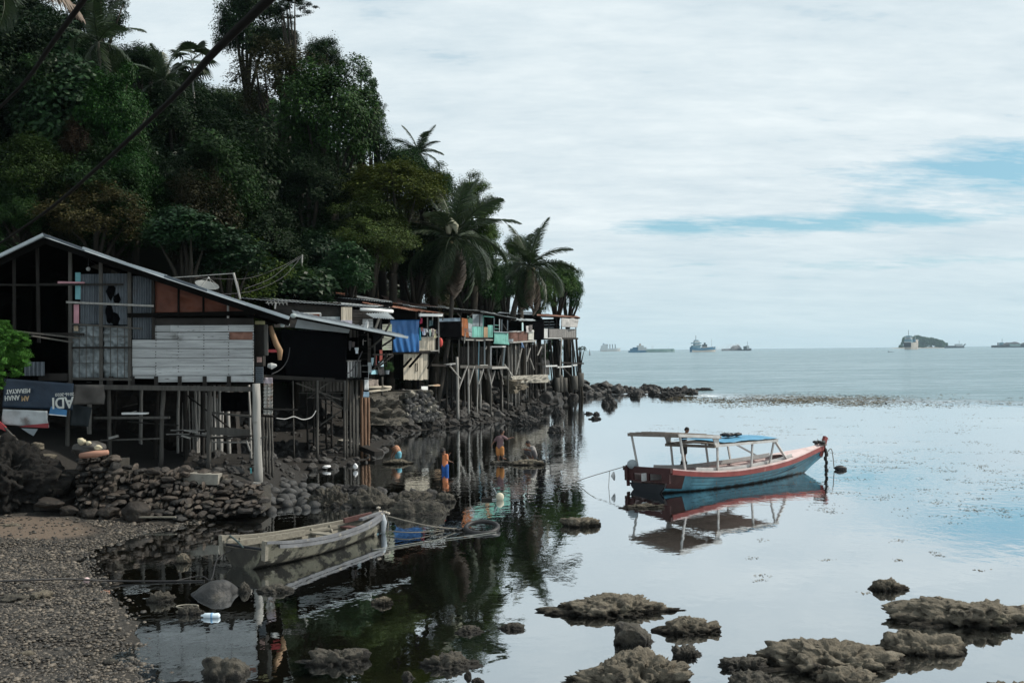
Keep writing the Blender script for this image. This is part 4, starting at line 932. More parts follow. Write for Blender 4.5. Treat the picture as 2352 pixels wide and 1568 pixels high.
def room(parent, F, q0, q1, zbot, ztop, depth, m=M_darkw, front_gap=.15, left=True, right=True, floor=True, bk=None):
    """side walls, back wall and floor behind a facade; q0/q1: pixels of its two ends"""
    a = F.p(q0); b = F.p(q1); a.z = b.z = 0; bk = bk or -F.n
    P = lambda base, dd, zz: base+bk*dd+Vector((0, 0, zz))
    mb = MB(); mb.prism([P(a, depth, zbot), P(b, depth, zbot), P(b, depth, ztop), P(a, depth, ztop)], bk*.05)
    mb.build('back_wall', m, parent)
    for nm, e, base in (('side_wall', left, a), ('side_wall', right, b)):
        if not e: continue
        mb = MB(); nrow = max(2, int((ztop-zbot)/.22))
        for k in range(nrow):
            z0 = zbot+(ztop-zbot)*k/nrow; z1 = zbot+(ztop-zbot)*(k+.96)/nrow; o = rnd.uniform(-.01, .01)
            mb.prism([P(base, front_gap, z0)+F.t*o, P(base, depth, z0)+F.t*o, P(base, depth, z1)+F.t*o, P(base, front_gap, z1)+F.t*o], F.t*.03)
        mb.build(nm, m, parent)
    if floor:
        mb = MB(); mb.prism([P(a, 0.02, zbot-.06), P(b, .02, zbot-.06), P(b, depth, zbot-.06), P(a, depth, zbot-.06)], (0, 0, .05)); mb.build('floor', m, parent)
def cloth(name, F, qs, col, label, cat='laundry', off=0.05, group=None, a=.03, fu=3, fv=1.2, seed=1, parent=None, nu=10, nv=8, matname=None, rough=.85):
    m = mat(matname or 'cloth_%d_%d_%d' % tuple(int(c*255) for c in col), col, rough, .15, 4)
    mb = MB(); F.sheet(mb, qs, nu, nv, wrink(seed, a, fu, fv), off, .008)
    o = mb.build(name, m, parent, None if parent else F.p(qs[3], off), True)
    if not parent: tag(o, label, cat, group)
    return o
FLAT = lambda d: Fac(400, d, 900, d)
# ============================ the old plank house
F1 = FLAT(27.0); A = F1.A
h1 = thing('stilt_house', 'old grey plank house on stilts with an open gable and orange sheet', 'house', (F1.p(zA(1200, 1250)).x, 28, .3))
ridge = F1.p(zA(340, 92), .55); eaveR = F1.p(zA(2262, 738), .55); eaveL = F1.p(zA(-1150, 800), .55); back = Vector((0, 9.0, 0))
BK = Vector((-2.55, 9.5, .16))
mid1 = ridge.lerp(eaveR, .48); mid1.z -= .015
for a, b in ((ridge, mid1+Vector((.12, 0, -.04))), (mid1+Vector((-.1, 0, .035)), eaveR)):
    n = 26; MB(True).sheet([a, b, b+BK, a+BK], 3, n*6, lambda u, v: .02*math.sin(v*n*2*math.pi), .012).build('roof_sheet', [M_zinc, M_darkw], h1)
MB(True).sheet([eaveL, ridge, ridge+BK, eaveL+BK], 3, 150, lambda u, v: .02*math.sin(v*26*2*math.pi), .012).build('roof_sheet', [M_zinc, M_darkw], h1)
MB().bar(ridge+Vector((0, 0, .02)), ridge+BK, .3, .05).build('ridge_cap', M_zincD, h1)
for a, b, k in ((ridge, eaveR, .04), (eaveL, ridge, .04)):      # bright sheet edges folded over the verge, in overlapping lengths
    for q in range(6):
        o_ = rnd.uniform(-.018, .018); bar('verge_flashing', M_zinc if q % 3 else M_zincD, h1, a.lerp(b, q/6-.004)+Vector((0, -.03-.006*(q % 2), k+o_)), a.lerp(b, (q+1)/6+.004)+Vector((0, -.03-.006*(q % 2), k-o_*.6)), .05, rnd.uniform(.055, .085))
    bar('barge_board', M_darkw, h1, a+Vector((0, .1, -.10)), b+Vector((0, .1, -.10)), .04, .16)
for x in (.18, .4, .62, .84): bar('purlin', M_darkw, h1, ridge.lerp(eaveR, x)+Vector((0, .05, -.07)), ridge.lerp(eaveR, x)+BK*.98+Vector((0, 0, -.07)), .07, .09)
for x in (.2, .5, .8): bar('purlin', M_darkw, h1, ridge.lerp(eaveL, x)+Vector((0, .05, -.07)), ridge.lerp(eaveL, x)+BK*.98+Vector((0, 0, -.07)), .07, .09)
for (x, y0, y1, w_) in ((300, 175, 922, .075), (550, 205, 1245, .085), (790, 270, 1278, .085), (1015, 335, 1258, .085), (1200, 420, 895, .07), (110, 250, 830, .07), (2085, 780, 1020, .09), (-60, 260, 1250, .08)):
    F1.bar('frame_post', M_dark if x in (110, 300, 1200) else M_post, h1, zA(x-(8 if x == 300 else 0), y0), zA(x+(6 if x == 300 else 4), y1), w_, .06, .03)
for (x0, y0, x1, y1, w_, m, nm) in ((-40, 468, 300, 470, .05, M_dark, 'rail'), (300, 466, 965, 466, .06, M_dark, 'rail'), (520, 604, 1205, 634, .055, M_postL, 'rail'), (565, 775, 1115, 812, .05, M_post, 'rail'), (565, 962, 1030, 960, .05, M_dark, 'rail'), (565, 1204, 1035, 1210, .06, M_post, 'sill'), (1000, 708, 1990, 690, .12, M_darkw, 'beam'), (455, 450, 665, 455, .06, mat('pink_paint', (.42, .22, .25), .8, .2), 'pink_board'), (220, 850, 660, 856, .07, M_dark, 'rail'), (640, 1268, 1985, 1285, .13, M_post, 'floor_beam')):  # the long pale rail has its light put into the wood colour
    F1.bar(nm, m, h1, zA(x0, y0), zA(x1, y1), .04, w_, .07)
mb = MB(); F1.board(mb, Q(zA, 590, 372, 630, 582), .02, .02); mb.build('turquoise_board', mat('turquoise_paint', (.13, .30, .33), .8, .35, 3), h1)
mb = MB(); F1.board(mb, Q(zA, 578, 622, 618, 772), .02, .02); mb.build('pink_board', MATS['pink_paint'], h1)
mb = MB(); F1.board(mb, Q(zA, 578, 790, 612, 830), .02, .03); mb.build('notice_card', mat('yellowed_card', (.30, .24, .17), .8, .4, 9), h1)
# the plank wall
mb = MB()
planks(F1, mb, [730, 783], 1215, 1990, zA, .02, ())
mb.build('plank_wall', M_dark, h1)
mb = MB(); R1 = [785, 838]; planks(F1, mb, R1, 1215, 1990, zA, .02, (1335, 1568, 1790)); planks(F1, mb, [840, 897], 1215, 1797, zA, .02, (1395,)); planks(F1, mb, [840, 897], 1980, 1990, zA, .02)
planks(F1, mb, [900, 967], 1037, 1990, zA, .022, ()); planks(F1, mb, [969, 1038], 1037, 1990, zA, .02, (1600,)); planks(F1, mb, [1040, 1108], 1037, 1990, zA, .02, ()); planks(F1, mb, [1110, 1178], 1040, 1990, zA, .02, (1222, 1790)); planks(F1, mb, [1180, 1232], 1222, 1990, zA, .02, (1600,)); planks(F1, mb, [1180, 1206], 1040, 1222, zA, .02)
mb.build('plank_wall', M_plank, h1)
mb = MB()
for x in (1222, 1397, 1598, 1792, 1985):
    for y in range(795, 1230, 22):
        if rnd.random() < .75: mb.box(F1.p(zA(x+rnd.uniform(-2, 2), y), .03), (.02, .012, .022))
o = mb.build('rusty_nails', mat('rust_nail', (.03, .02, .015), .8), h1); o['kind'] = 'stuff'
mb = MB(); F1.sheet(mb, Q(zA, 1790, 835, 1985, 902), 14, 6, wrink(4, .03, 5, 3), -.03); mb.build('window_curtain', mat('brown_curtain', (.20, .10, .075), .7, .3, 5), h1, smooth=True)
mb = MB(); F1.sheet(mb, [zA(1213, 690), zA(1995, 705), zA(1995, 640), zA(1215, 418)], 40, 16, wrink(2, .07, 6, 3), -.02, .012); mb.build('orange_sheet', M_orangeT, h1, smooth=True)
for x in (1400, 1595, 1788): F1.bar('gable_stud', M_darkw if x < 1700 else M_postL, h1, zA(x, 470+(x-1400)*.36), zA(x, 730), .05, .04, .05)
for (x0, x1, y0, y1) in ((630, 790, 385, 775), (800, 1010, 380, 780), (1040, 1200, 400, 893)):
    mb = MB(); F1.sheet(mb, Q(zA, x0, y0, x1, y1), 60, 4, corr(8, .02), -.06); mb.build('corrugated_panel', M_zincD, h1)
for (x, y, r_) in ((858, 690, .16), (915, 585, .11), (905, 735, .13), (870, 520, .14)):       # torn holes: flat black shapes stand in for the dark behind
    mb = MB(); c = F1.p(zA(x, y), -.035); mb.add([c+Vector((math.cos(a)*r_*rnd.uniform(.6, 1.1), rnd.uniform(-.01, .01), math.sin(a)*r_*rnd.uniform(1, 2))) for a in [k*.52 for k in range(12)]], [tuple(range(12))]); mb.build('torn_patch', M_black, h1)
for (x0, x1) in ((567, 785), (812, 1030)):
    for (y0, y1) in ((792, 955), (968, 1196)):
        f = MB(); F1.sheet(f, Q(zA, x0, y0, x1, y1), 26, 22, wrink(x0+y0, .045, 7, 6), -.03); fr = f.build('window_panel', M_foil, h1, smooth=True)
        b = MB()
        for k in (.25, .5, .75): b.bar(F1.p(zA(x0+(x1-x0)*k, y0), .01), F1.p(zA(x0+(x1-x0)*k, y1), .01), .014)
        b.bar(F1.p(zA(x0, (y0+y1)/2), .01), F1.p(zA(x1, (y0+y1)/2), .01), .014); b.build('grid_bars', M_post, fr)
zf = F1.p(zA(1000, 1245)).z
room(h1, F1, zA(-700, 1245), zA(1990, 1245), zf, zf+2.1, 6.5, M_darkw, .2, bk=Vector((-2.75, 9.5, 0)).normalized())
mb = MB(); mb.sheet([Vector((-19, 33.4, -.2)), Vector((-9.3, 33.6, -.2)), Vector((-9.3, 33.8, 2.9)), Vector((-19, 33.6, 2.9))], 60, 22, wrink(41, .35, 16, 6), .5); tag(mb.build('dark_backdrop', M_stone, None, (-14, 33.5, 0)), 'added black backdrop standing in for the darkness behind the plank house stilts', 'wall')  # added backdrop, its dark stone stands in for shade under the house
g_ = Vector((-2.0, 7.4, -.12)); mb = MB(); e0 = Vector((eaveL.x, eaveL.y, zf)); e1 = Vector((eaveR.x-1.0, eaveR.y, zf)); mb.prism([e0+g_, e1+g_, eaveR+g_+Vector((-1.0, 0, .2)), ridge+g_, eaveL+g_], (0, .05, 0)); mb.build('rear_gable_wall', M_darkw, h1)
mb = MB(); [mb.box(F1.p(zA(250+k*33, 640+rnd.uniform(-5, 5)), -3.0)+Vector((0, 0, -.6)), (.28, .03, 2.2)) for k in range(9)]; mb.build('inner_wall', M_darkw, h1)
# narrow return of the house at its seaward corner
mb = MB(); F1.board(mb, Q(zA, 1998, 782, 2098, 1022), .04, -.35); mb.build('window_frame', M_dark, h1)
mb = MB(); F1.sheet(mb, Q(zA, 2003, 1110, 2065, 1238), 4, 40, lambda u, v: .02*math.sin(v*50), -.1); mb.build('corrugated_panel', M_zincD, h1)
mb = MB(); F1.board(mb, Q(zA, 2000, 752, 2075, 778), .03, -.2); mb.build('ledge_board', mat('yellow_board', (.38, .36, .2), .8), h1)
# stilts in front and behind
def stilt(F, par, x0, y0, x1, y1, z, r, m=M_post, off=0.0, deep=.25, nm='stilt', r2=None):
    a = F.p(z(x0, y0), off); b = F.p(z(x1, y1), off); b.z = min(b.z, hz(b.x, b.y)+.02)-deep*.4 if deep else b.z
    return pole(nm, m, par, a, b, r, r2, .012)
stilt(F1, h1, 2008, 262, 2022, 1043, zB, .10, M_postL, .15, r2=.125)
for (x0, y0, x1, y1, r_) in ((850, 238, 862, 910, .055), (1280, 258, 1258, 930, .06), (1645, 262, 1632, 960, .065), (536, 255, 524, 852, .05)): stilt(F1, h1, x0, y0, x1, y1, zB, r_, M_post, -.25 if x0 > 600 else .4)
for i, (x, o_) in enumerate(((1450, -1.5), (1590, -2), (910, -2.5), (1235, -2), (1400, -3.4), (1465, -3.8), (1525, -4), (1555, -4.4), (1680, -3.6), (1718, -4), (1950, -2.6), (1110, -3.5), (700, -2.5), (1780, -4.4))):
    stilt(F1, h1, x, 250, x+rnd.uniform(-25, 25), 930, zB, rnd.uniform(.035, .07), M_dark if i < 4 else M_postL, o_)
for (x0, y0, x1, y1, w_, o_, m, nm) in ((740, 530, 1330, 528, .09, -.1, M_post, 'cross_beam'), (790, 706, 1262, 692, .06, -.1, M_post, 'cross_beam'), (855, 690, 925, 672, .09, 0, M_postL, 'cross_beam'), (1650, 690, 1970, 672, .07, 0, M_dark, 'cross_beam'), (1660, 720, 1960, 724, .06, -1, M_postL, 'cross_beam'), (1660, 490, 1985, 520, .08, -.6, M_post, 'cross_beam'), (1450, 340, 1800, 610, .05, -2, M_dark, 'brace'), (1660, 500, 1900, 690, .05, -1.4, M_dark, 'brace'), (1930, 700, 1960, 790, .05, -.2, M_postL, 'brace'), (560, 300, 1000, 300, .1, -1.2, M_dark, 'cross_beam'), (2030, 462, 2330, 466, .06, -.4, M_dark, 'outrigger_beam'), (1880, 715, 2095, 678, .05, .15, M_post, 'cross_beam'), (1000, 560, 1400, 590, .05, -3, M_post, 'brace'), (960, 445, 1075, 420, .04, -1.5, M_post, 'cross_beam')):
    F1.bar(nm, m, h1, zB(x0, y0), zB(x1, y1), w_, w_*.7, o_)
for x in (1225, 1410, 1605, 1795, 1040, 870): F1.bar('joist', M_dark, h1, zB(x, 205), zB(x, 300), .09, .09, .04)
# platform loaded with old boards under the floor
pf = thing('plank_pile', 'heap of grey boards laid on rails between the stilts of the plank house', 'boards', F1.p(zB(1480, 660), -.4))
for k in range(26):
    x = rnd.uniform(1300, 1880); y = 640+rnd.uniform(-28, 46); l = rnd.uniform(60, 300); F1.bar('board', rnd.choice((M_post, M_dark, M_postL, M_dark)), pf, zB(x, y), zB(min(x+l, 1965), y+rnd.uniform(-22, 26)), rnd.uniform(.05, .14), .03, -.3-rnd.uniform(0, 1.0))
F1.bar('board', M_post, pf, zB(1650, 630), zB(1960, 648), .03, .20, -.2)
mb = MB(); F1.board(mb, [zB(955, 505), zB(1145, 503), zB(1147, 490), zB(950, 490)], .2, -.2); o = mb.build('white_board', M_white, None, F1.p(zB(955, 500))); tag(o, 'white foam board lying on a rail between the stilts', 'board')
for i in range(3): pole('stick', M_postL, o, F1.p(zB(985+i*40, 500), -.3), F1.p(zB(1070-i*8, 476+i*8), -.3), .012)
# rear lumber visible through the stilts: light sticks of the neighbour's shore fence
fence = thing('stick_fence', 'row of pale upright sticks standing on the shore behind the plank house stilts', 'fence', F1.p(zB(1560, 800), -5.5))
for k in range(16):
    x = 1440+k*21+rnd.uniform(-8, 8); pole('stick', M_postL, fence, F1.p(zB(x, rnd.uniform(330, 420)), -5.5), F1.p(zB(x+rnd.uniform(-20, 20), rnd.uniform(840, 950)), -5.5), rnd.uniform(.02, .04))
dk = MB(); F1.sheet(dk, Q(zB, 1730, 330, 1945, 480), 10, 6, wrink(9, .03), -2.2); tag(dk.build('dark_sheet', M_black, None, F1.p(zB(1800, 400))), 'dark plastic sheet hanging behind the stilts near the seaward corner post', 'sheet')
# banner, cloths under the house
def text_mesh(s, size, m, parent, loc, ux, uz, name='lettering', sx=1.0, bold=.0):
    cu = bpy.data.curves.new('txt', 'FONT'); cu.body = s; cu.size = size; cu.extrude = .003; cu.offset = bold; cu.align_x = 'CENTER'; cu.align_y = 'CENTER'
    o = bpy.data.objects.new('txt', cu); COL.objects.link(o); dg = bpy.context.evaluated_depsgraph_get(); me = bpy.data.meshes.new_from_object(o.evaluated_get(dg)); bpy.data.objects.remove(o); bpy.data.curves.remove(cu)
    ux = Vector(ux).normalized(); uz = Vector(uz).normalized(); un = ux.cross(uz)
    M = Matrix(((ux.x*sx, uz.x, un.x, loc[0]), (ux.y*sx, uz.y, un.y, loc[1]), (ux.z*sx, uz.z, un.z, loc[2]), (0, 0, 0, 1))); me.transform(M); me.name = name
    return link(name, me, m, parent)
FB = FLAT(26.0)
M_navy = mat('navy_banner', (.014, .028, .05), .5, .35, 2.5, None, .2, 8, .4)
mb = MB(); FB.sheet(mb, [zB(20, 448), zB(570, 470), zB(575, 262), zB(35, 222)], 30, 12, wrink(3, .02, 4, 2)); bn = mb.build('banner', M_navy, None, FB.p(zB(20, 450)), True)
tag(bn, 'navy campaign banner hung upside down below the plank house, with white lettering', 'banner')
M_let = mat('banner_letter', (.5, .52, .5), .6, .25, 5); M_let2 = mat('banner_letter_orange', (.42, .30, .17), .6, .3, 5)
UX, UZ = Vector((-1, 0, -.04)), Vector((.02, 0, -1))
text_mesh('MERAKYAT', .155, M_let, bn, FB.p(zB(142, 320), .10), UX, UZ, sx=.8, bold=.004)
text_mesh('ANAH', .18, M_let, bn, FB.p(zB(94, 372), .10), UX, UZ, bold=.005, sx=.76)
text_mesh('AM', .18, M_let2, bn, FB.p(zB(197, 377), .10), UX, UZ, bold=.005, sx=.76)
text_mesh('2016-2020', .115, M_let, bn, FB.p(zB(507, 346), .10), UX, UZ)
text_mesh('ADI', .40, M_let, bn, FB.p(zB(490, 408), .10), UX, UZ, bold=.008, sx=.85)
mb = MB(); FB.sheet(mb, [zB(380, 506), zB(520, 520), zB(525, 470), zB(400, 440)], 8, 4, None, .06, .006); mb.build('blue_stripe', mat('banner_blue', (.05, .17, .34), .5, .2), bn)
mb = MB(); FB.sheet(mb, [zB(378, 506), zB(520, 519), zB(520, 512), zB(380, 499)], 8, 2, None, .07, .006); mb.build('white_stripe', M_white, bn)
mb = MB(); FB.sheet(mb, [zB(15, 582), zB(380, 608), zB(372, 476), zB(20, 462)], 20, 8, wrink(6, .04, 4, 2), .1); o = mb.build('banner', mat('white_banner', (.36, .38, .39), .6, .25, 3, None, .2, 8, .3, 0, [((.15, .12, .11), 2.2, .58, .75)]), None, FB.p(zB(15, 580)), True); tag(o, 'dirty white banner with a red lower edge, hanging below the navy one', 'banner')
mb = MB(); FB.sheet(mb, [zB(150, 600), zB(380, 610), zB(382, 572), zB(200, 588)], 10, 3, None, .13, .006); mb.build('red_edge', mat('banner_red', (.22, .035, .04), .6, .3), o)
cloth('grey_sheet', FB, Q(zB, 578, 270, 815, 425), (.075, .07, .065), 'grey tarpaulin bulging under the floor beam of the plank house', 'tarpaulin', -.1, a=.10, fu=4, seed=7)
cloth('dark_cloth', FB, [zB(555, 590), zB(690, 600), zB(720, 450), zB(560, 420)], (.02, .026, .03), 'dark cloth hanging under the grey tarpaulin, beside a stilt', 'cloth', -.3, a=.05, seed=8)
mb = MB(); F1.sheet(mb, Q(zB, 190, 92, 350, 200), 24, 4, corr(5, .03), .5); tag(mb.build('corrugated_sheet', M_zincD, None, F1.p(zB(190, 200), .5)), 'small grey corrugated sheet standing behind the navy banner', 'sheet')
mb = MB(); F1.board(mb, Q(zB, 302, 182, 528, 240), .03, .4); tag(mb.build('grey_board', M_dark, None, F1.p(zB(302, 240), .4)), 'low grey board screen above the navy banner', 'board')
mb = MB(); F1.board(mb, [zB(165, 612), zB(295, 618), zB(262, 672), zB(222, 650)], .01, 1.5); tag(mb.build('torn_sheet', M_greyP, None, F1.p(zB(165, 612), 1.5)), 'torn grey sheet dangling below the white banner', 'sheet')
# red paddle leaning at the left
pd = thing('paddle', 'paddle with a red blade and long shaft leaning down towards the stone steps', 'paddle', at(*zB(375, 945), 24.6))
pole('shaft', M_post, pd, at(*zB(40, 610), 25.6), at(*zB(375, 945), 24.6), .028, .022)
mb = MB(); mb.prism([at(*zB(-60, 510), 25.8), at(*zB(50, 605), 25.6), at(*zB(38, 632), 25.6), at(*zB(-60, 590), 25.8)], (0, .03, 0)); mb.build('blade', mat('red_paint', (.33, .04, .045), .6, .3, 4), pd)
for i, (x0, y0, x1, y1) in enumerate(((130, 832, 630, 888), (250, 868, 572, 920))): tag(MB().bar(F1.p(zA(x0, y0), 1.2), F1.p(zA(x1, y1), .4), .09, .04).build('plank', M_post, None, F1.p(zA(x0, y0), 1.2)), ('long grey plank sticking out of the open gable, upper of two', 'thinner grey plank sticking out below the long one')[i], 'plank')
lamp = thing('light_bulb', 'white bulb hanging on a wire in the dark open gable', 'light bulb', F1.p(zA(692, 345), -.5)); pole('wire', M_wire, lamp, F1.p(zA(694, 235), -.5), F1.p(zA(692, 335), -.5), .008); MB().ball(F1.p(zA(692, 345), -.5), .06, 2).build('bulb', M_white, lamp, smooth=True)
# bits hanging by the seaward corner
lg = [F1.p(zA(x, y), -.5) for x, y in ((2118, 790), (2135, 850), (2165, 930), (2195, 985), (2193, 1058))]
tag(MB().tube(lg, [.06, .075, .085, .085, .05], 9).build('driftwood', mat('driftwood', (.24, .15, .085), .7, .3, 3, WS, .2, 10), None, lg[0], True), 'bent tan driftwood log hung upright beside the plank house', 'driftwood')
mb = MB(); F1.board(mb, Q(zA, 2100, 975, 2185, 997), .3, -.5); tag(mb.build('tray', mat('red_plastic', (.50, .07, .08), .5, .1), None, F1.p(zA(2100, 997), -.5)), 'red plastic tray on a bracket beside the driftwood log', 'tray')
cb = thing('cupboard', 'small grey cupboard with a painted front at the house corner', 'cupboard', F1.p(zA(2030, 1100), -.1)); mb = MB(); F1.board(mb, Q(zA, 2002, 1025, 2062, 1105), .3, -.1); mb.build('body', M_dark, cb); mb = MB(); F1.board(mb, Q(zA, 2014, 1035, 2052, 1075), .01, -.085); mb.build('door', mat('red_card', (.3, .2, .18), .8, .7, 8), cb)
mb = MB(); F1.sheet(mb, Q(zB, 2066, 235, 2138, 505), 20, 40, lambda u, v: .03*math.sin(v*60)+.02*math.sin(u*14), -.6); tag(mb.build('corrugated_sheet', M_rust if False else mat('rust_streaked_sheet', (.42, .42, .40), .6, .2, 4, None, 0, 1, .3, 0, [((.28, .13, .07), 2.6, .5, .68)]), None, F1.p(zB(2066, 505), -.6)), 'rust-streaked pale corrugated sheet on end beside the corner stilt', 'sheet')
cloth('shirt', F1, Q(zB, 2068, 215, 2136, 262), (.45, .40, .44), 'pinkish white shirt hung over the rust-streaked sheet', 'laundry', -.5, a=.04, seed=3)
for i, (x, o_) in enumerate(((2065, -1.5), (2088, -1.7), (2108, -1.4), (2130, -1.8), (2050, -2.2))): stilt(F1, h1, x, 505, x-5+3*i, 850, zB, .035, M_post, o_)
F1.bar('cross_beam', M_dark, h1, zB(2030, 512), zB(2140, 520), .07, .06, -1.2)
MB().tube([F1.p(zA(2100, 1100), -.3), F1.p(zA(2130, 1105), -.3), F1.p(zA(2168, 1098), -.3)], [.05, .09, .03], 8).build('wall_bracket', M_whiteD, h1)
for (x, y, s_) in ((2300, 710, .085), (2255, 780, .06), (2215, 785, .07)): tag(MB().ball(F1.p(zA(x, y), .3), (s_, s_*.6, s_*.8), 2).build('plastic_bag', mat('pale_plastic_bag', (.26, .30, .30), .5, .5, 6), None, F1.p(zA(x, y), .3), True), {2300: 'crumpled pale plastic bag tied at the eave corner', 2255: 'white plastic bag under the eave, below the crumpled one', 2215: 'small plastic bag tucked under the eave edge'}[x], 'bag')
tag(MB().bar(F1.p(zB(1966, 920), .2), F1.p(zB(1970, 965), .2), .04, .03).build('rag', mat('turquoise_rag', (.08, .30, .32), .8), None, F1.p(zB(1966, 920), .2)), 'turquoise rag tied low on the corner stilt', 'rag')
# dish, antenna masts on and behind the roof
def dish(label, c, r_, aim, m):
    d = thing('satellite_dish', label, 'dish', c); ax = Vector(aim).normalized(); s = ax.orthogonal().normalized(); u = ax.cross(s); c = Vector(c)
    mb = MB(); N = 20; rings = 5; vs = [c]; fs = []
    for j in range(1, rings+1):
        q = j/rings
        for k in range(N): a = 2*math.pi*k/N; vs.append(c+(s*math.cos(a)+u*math.sin(a))*r_*q+ax*(.28*r_*q*q))
    for k in range(N): fs.append((0, 1+k, 1+(k+1) % N))
    for j in range(rings-1):
        for k in range(N): a = 1+j*N+k; b = 1+j*N+(k+1) % N; fs.append((a, a+N, b+N, b))
    mb.add(vs, fs); mb.build('bowl', m, d, smooth=True)
    mb = MB()
    for k in range(0, N, 4): a = 2*math.pi*k/N; mb.bar(c+(s*math.cos(a)+u*math.sin(a))*r_+ax*.28*r_, c+ax*r_*.9, .008)
    mb.build('feed_struts', M_postL, d); MB().ball(c+ax*r_*.9, .03, 1).build('feed_horn', M_whiteD, d)
    pole('mast', M_post, d, c, c+Vector((0, .1, -.7)), .02); return d
M_mesh = mat('dish_mesh', (.11, .12, .12), .5, .1, 3)
dish('grey mesh satellite dish tilted above the plank house roof', at(*zA(1618, 492), 30), .36, (.35, -.35, 1), M_mesh)
dish('white satellite dish seen edge-on at the lower roof edge', at(*zI(100, 745), 37.4), .26, (-.9, -.35, .2), M_white)
def mast(label, foot, top, arms, z, d, name='antenna'):
    a = thing(name, label, 'antenna', at(*z(*foot), d)); pole('mast', M_postL, a, at(*z(*foot), d), at(*z(*top), d), .03)
    for (x0, y0, x1, y1) in arms: bar('rod', M_postL, a, at(*z(x0, y0), d), at(*z(x1, y1), d), .022)
mast('comb-shaped aerial on a short mast behind the plank house eave', (570, 385), (580, 310), [(465, 318, 715, 312)]+[(480+k*42, 296, 500+k*42, 340) for k in range(6)], zC, 35)
mast('crooked wooden mast with a wire, standing on the plank house roof', (1885, 580), (1832, 375), [(1835, 378, 1350, 412), (1860, 440, 1885, 575)], zA, 29)
mast('bristling aerial on a leaning mast in front of the turquoise boards', (650, 700), (662, 560), [(648, 530, 745, 560), (650, 515, 700, 520)]+[(652+k*14, 515, 658+k*14, 560) for k in range(6)], zE, 53.5)
# ============================ the dark shed with the black sheet
F2 = Fac(640, 36, 870, 38.5)
h2 = thing('stilt_house', 'dark open shed on stilts closed with a big black sheet, under a grey lean-to roof', 'house', F2.p((750, 990)))
mb = MB(); F2.sheet(mb, [zC(690, 1165), zC(1378, 1197), zC(1392, 690), zC(640, 610)], 30, 14, wrink(5, .05, 5, 2), .1); mb.build('black_sheet', M_black, h2, smooth=True)
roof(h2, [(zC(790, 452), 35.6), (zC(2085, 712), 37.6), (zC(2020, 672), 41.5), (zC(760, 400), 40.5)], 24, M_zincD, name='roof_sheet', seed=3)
Fr = Fac(zC(800, 0)[0], 35.6, zC(2085, 0)[0], 37.6)
Fr.bar('verge_flashing', M_zinc, h2, zC(800, 456), zC(2085, 712), .07, .09, .02)
Fr.bar('rafter', M_darkw, h2, zC(800, 480), zC(1930, 700), .06, .10, -.1)
mb = MB(); F2.board(mb, [zC(800, 600), zC(1410, 662), zC(1432, 600), zC(830, 505)], .03, .15); mb.build('gable_panel', M_greyP, h2)
zf2 = F2.p(zC(1000, 1190)).z
room(h2, F2, zC(380, 1150), zC(1640, 1190), zf2, zf2+1.9, 4.0, M_black, .1)  # walls made black, the dark of the shed put into their colour
Fs = Fac(zC(1395, 0)[0], 38.2, zC(1670, 0)[0], 39.6)
mb = MB(); vboards(Fs, mb, 1425, 1640, 615, 712, 5, zC, 0, .35); mb.build('picket_vent', M_post, h2)
mb = MB(); planks(Fs, mb, list(range(720, 1000, 34)), 1520, 1668, zC, 0); mb.build('plank_wall', M_dark, h2)
mb = MB(); Fs.board(mb, Q(zC, 1590, 995, 1672, 1112), .02, .03); mb.build('grey_panel', M_greyP, h2)
mb = MB(); vboards(Fs, mb, 1400, 1600, 980, 1165, 6, zC, .15, .4, .02, 10); mb.build('balcony_pickets', M_whiteD, h2)
Fs.bar('balcony_rail', M_postL, h2, zC(1385, 980), zC(1605, 975), .05, .05, .17); Fs.bar('balcony_floor', M_post, h2, zC(1380, 1180), zC(1640, 1190), .3, .06, .1)
F2.bar('floor_beam', M_dark, h2, zC(345, 1150), zC(1400, 1205), .12, .14, .05)
for (x0, y0, x1, y1, r_) in ((490, 350, 498, 922, .022), (767, 345, 763, 972, .055), (1078, 348, 1075, 1030, .05), (1108, 350, 1100, 1000, .03)): stilt(F2, h2, x0, y0, x1, y1, zD, r_, M_post, .1)
for x0, y0, x1, y1, r_ in ((1145, 350, 1140, 930, .045), (1182, 500, 1182, 920, .04), (1215, 340, 1212, 915, .05), (1270, 330, 1272, 905, .06), (1312, 540, 1310, 905, .065), (1348, 540, 1350, 905, .06), (1165, 320, 1175, 480, .035), (1225, 330, 1228, 480, .03)):
    stilt(Fs, h2, x0, y0, x1, y1, zD, r_, M_post if r_ < .06 else mat('brown_post', (.14, .085, .055), .9, .3, 3, WS, .2, 10), .1)
for x0, y0, x1, y1, o_ in ((520, 372, 1050, 572, .05), (620, 350, 1060, 665, -.4), (790, 440, 930, 350, 0), (800, 850, 1040, 690, -.5), (660, 540, 1055, 545, -.6), (560, 490, 1060, 490, -1), (650, 550, 780, 470, -1), (810, 580, 1050, 670, -1.2)): F2.bar('brace', M_post, h2, zD(x0, y0), zD(x1, y1), .07, .03, o_)
mb = MB(); vboards(F2, mb, 590, 1065, 345, 470, 12, zD, -2.0, .25, .02, 8); mb.build('under_floor_boards', M_post, h2)
for x in (640, 860, 930, 720): stilt(F2, h2, x, 350, x+rnd.uniform(-15, 15), 880, zD, .04, M_dark, -2.2)
cable('cable', 'white cable sagging between the shed stilts in two loops', [F2.p(zD(300, 775), .3), F2.p(zD(400, 785), .3), F2.p(zD(500, 758), .3), F2.p(zD(600, 790), .3), F2.p(zD(700, 765), .3), F2.p(zD(752, 690), .3)], .018, M_whiteD)
cable('cable', 'black cable drooping in front of the black sheet', [F2.p(zC(740, 825), .3), F2.p(zC(715, 960), .3), F2.p(zC(640, 1070), .3), F2.p(zC(530, 1130), .3)], .016, M_wire)
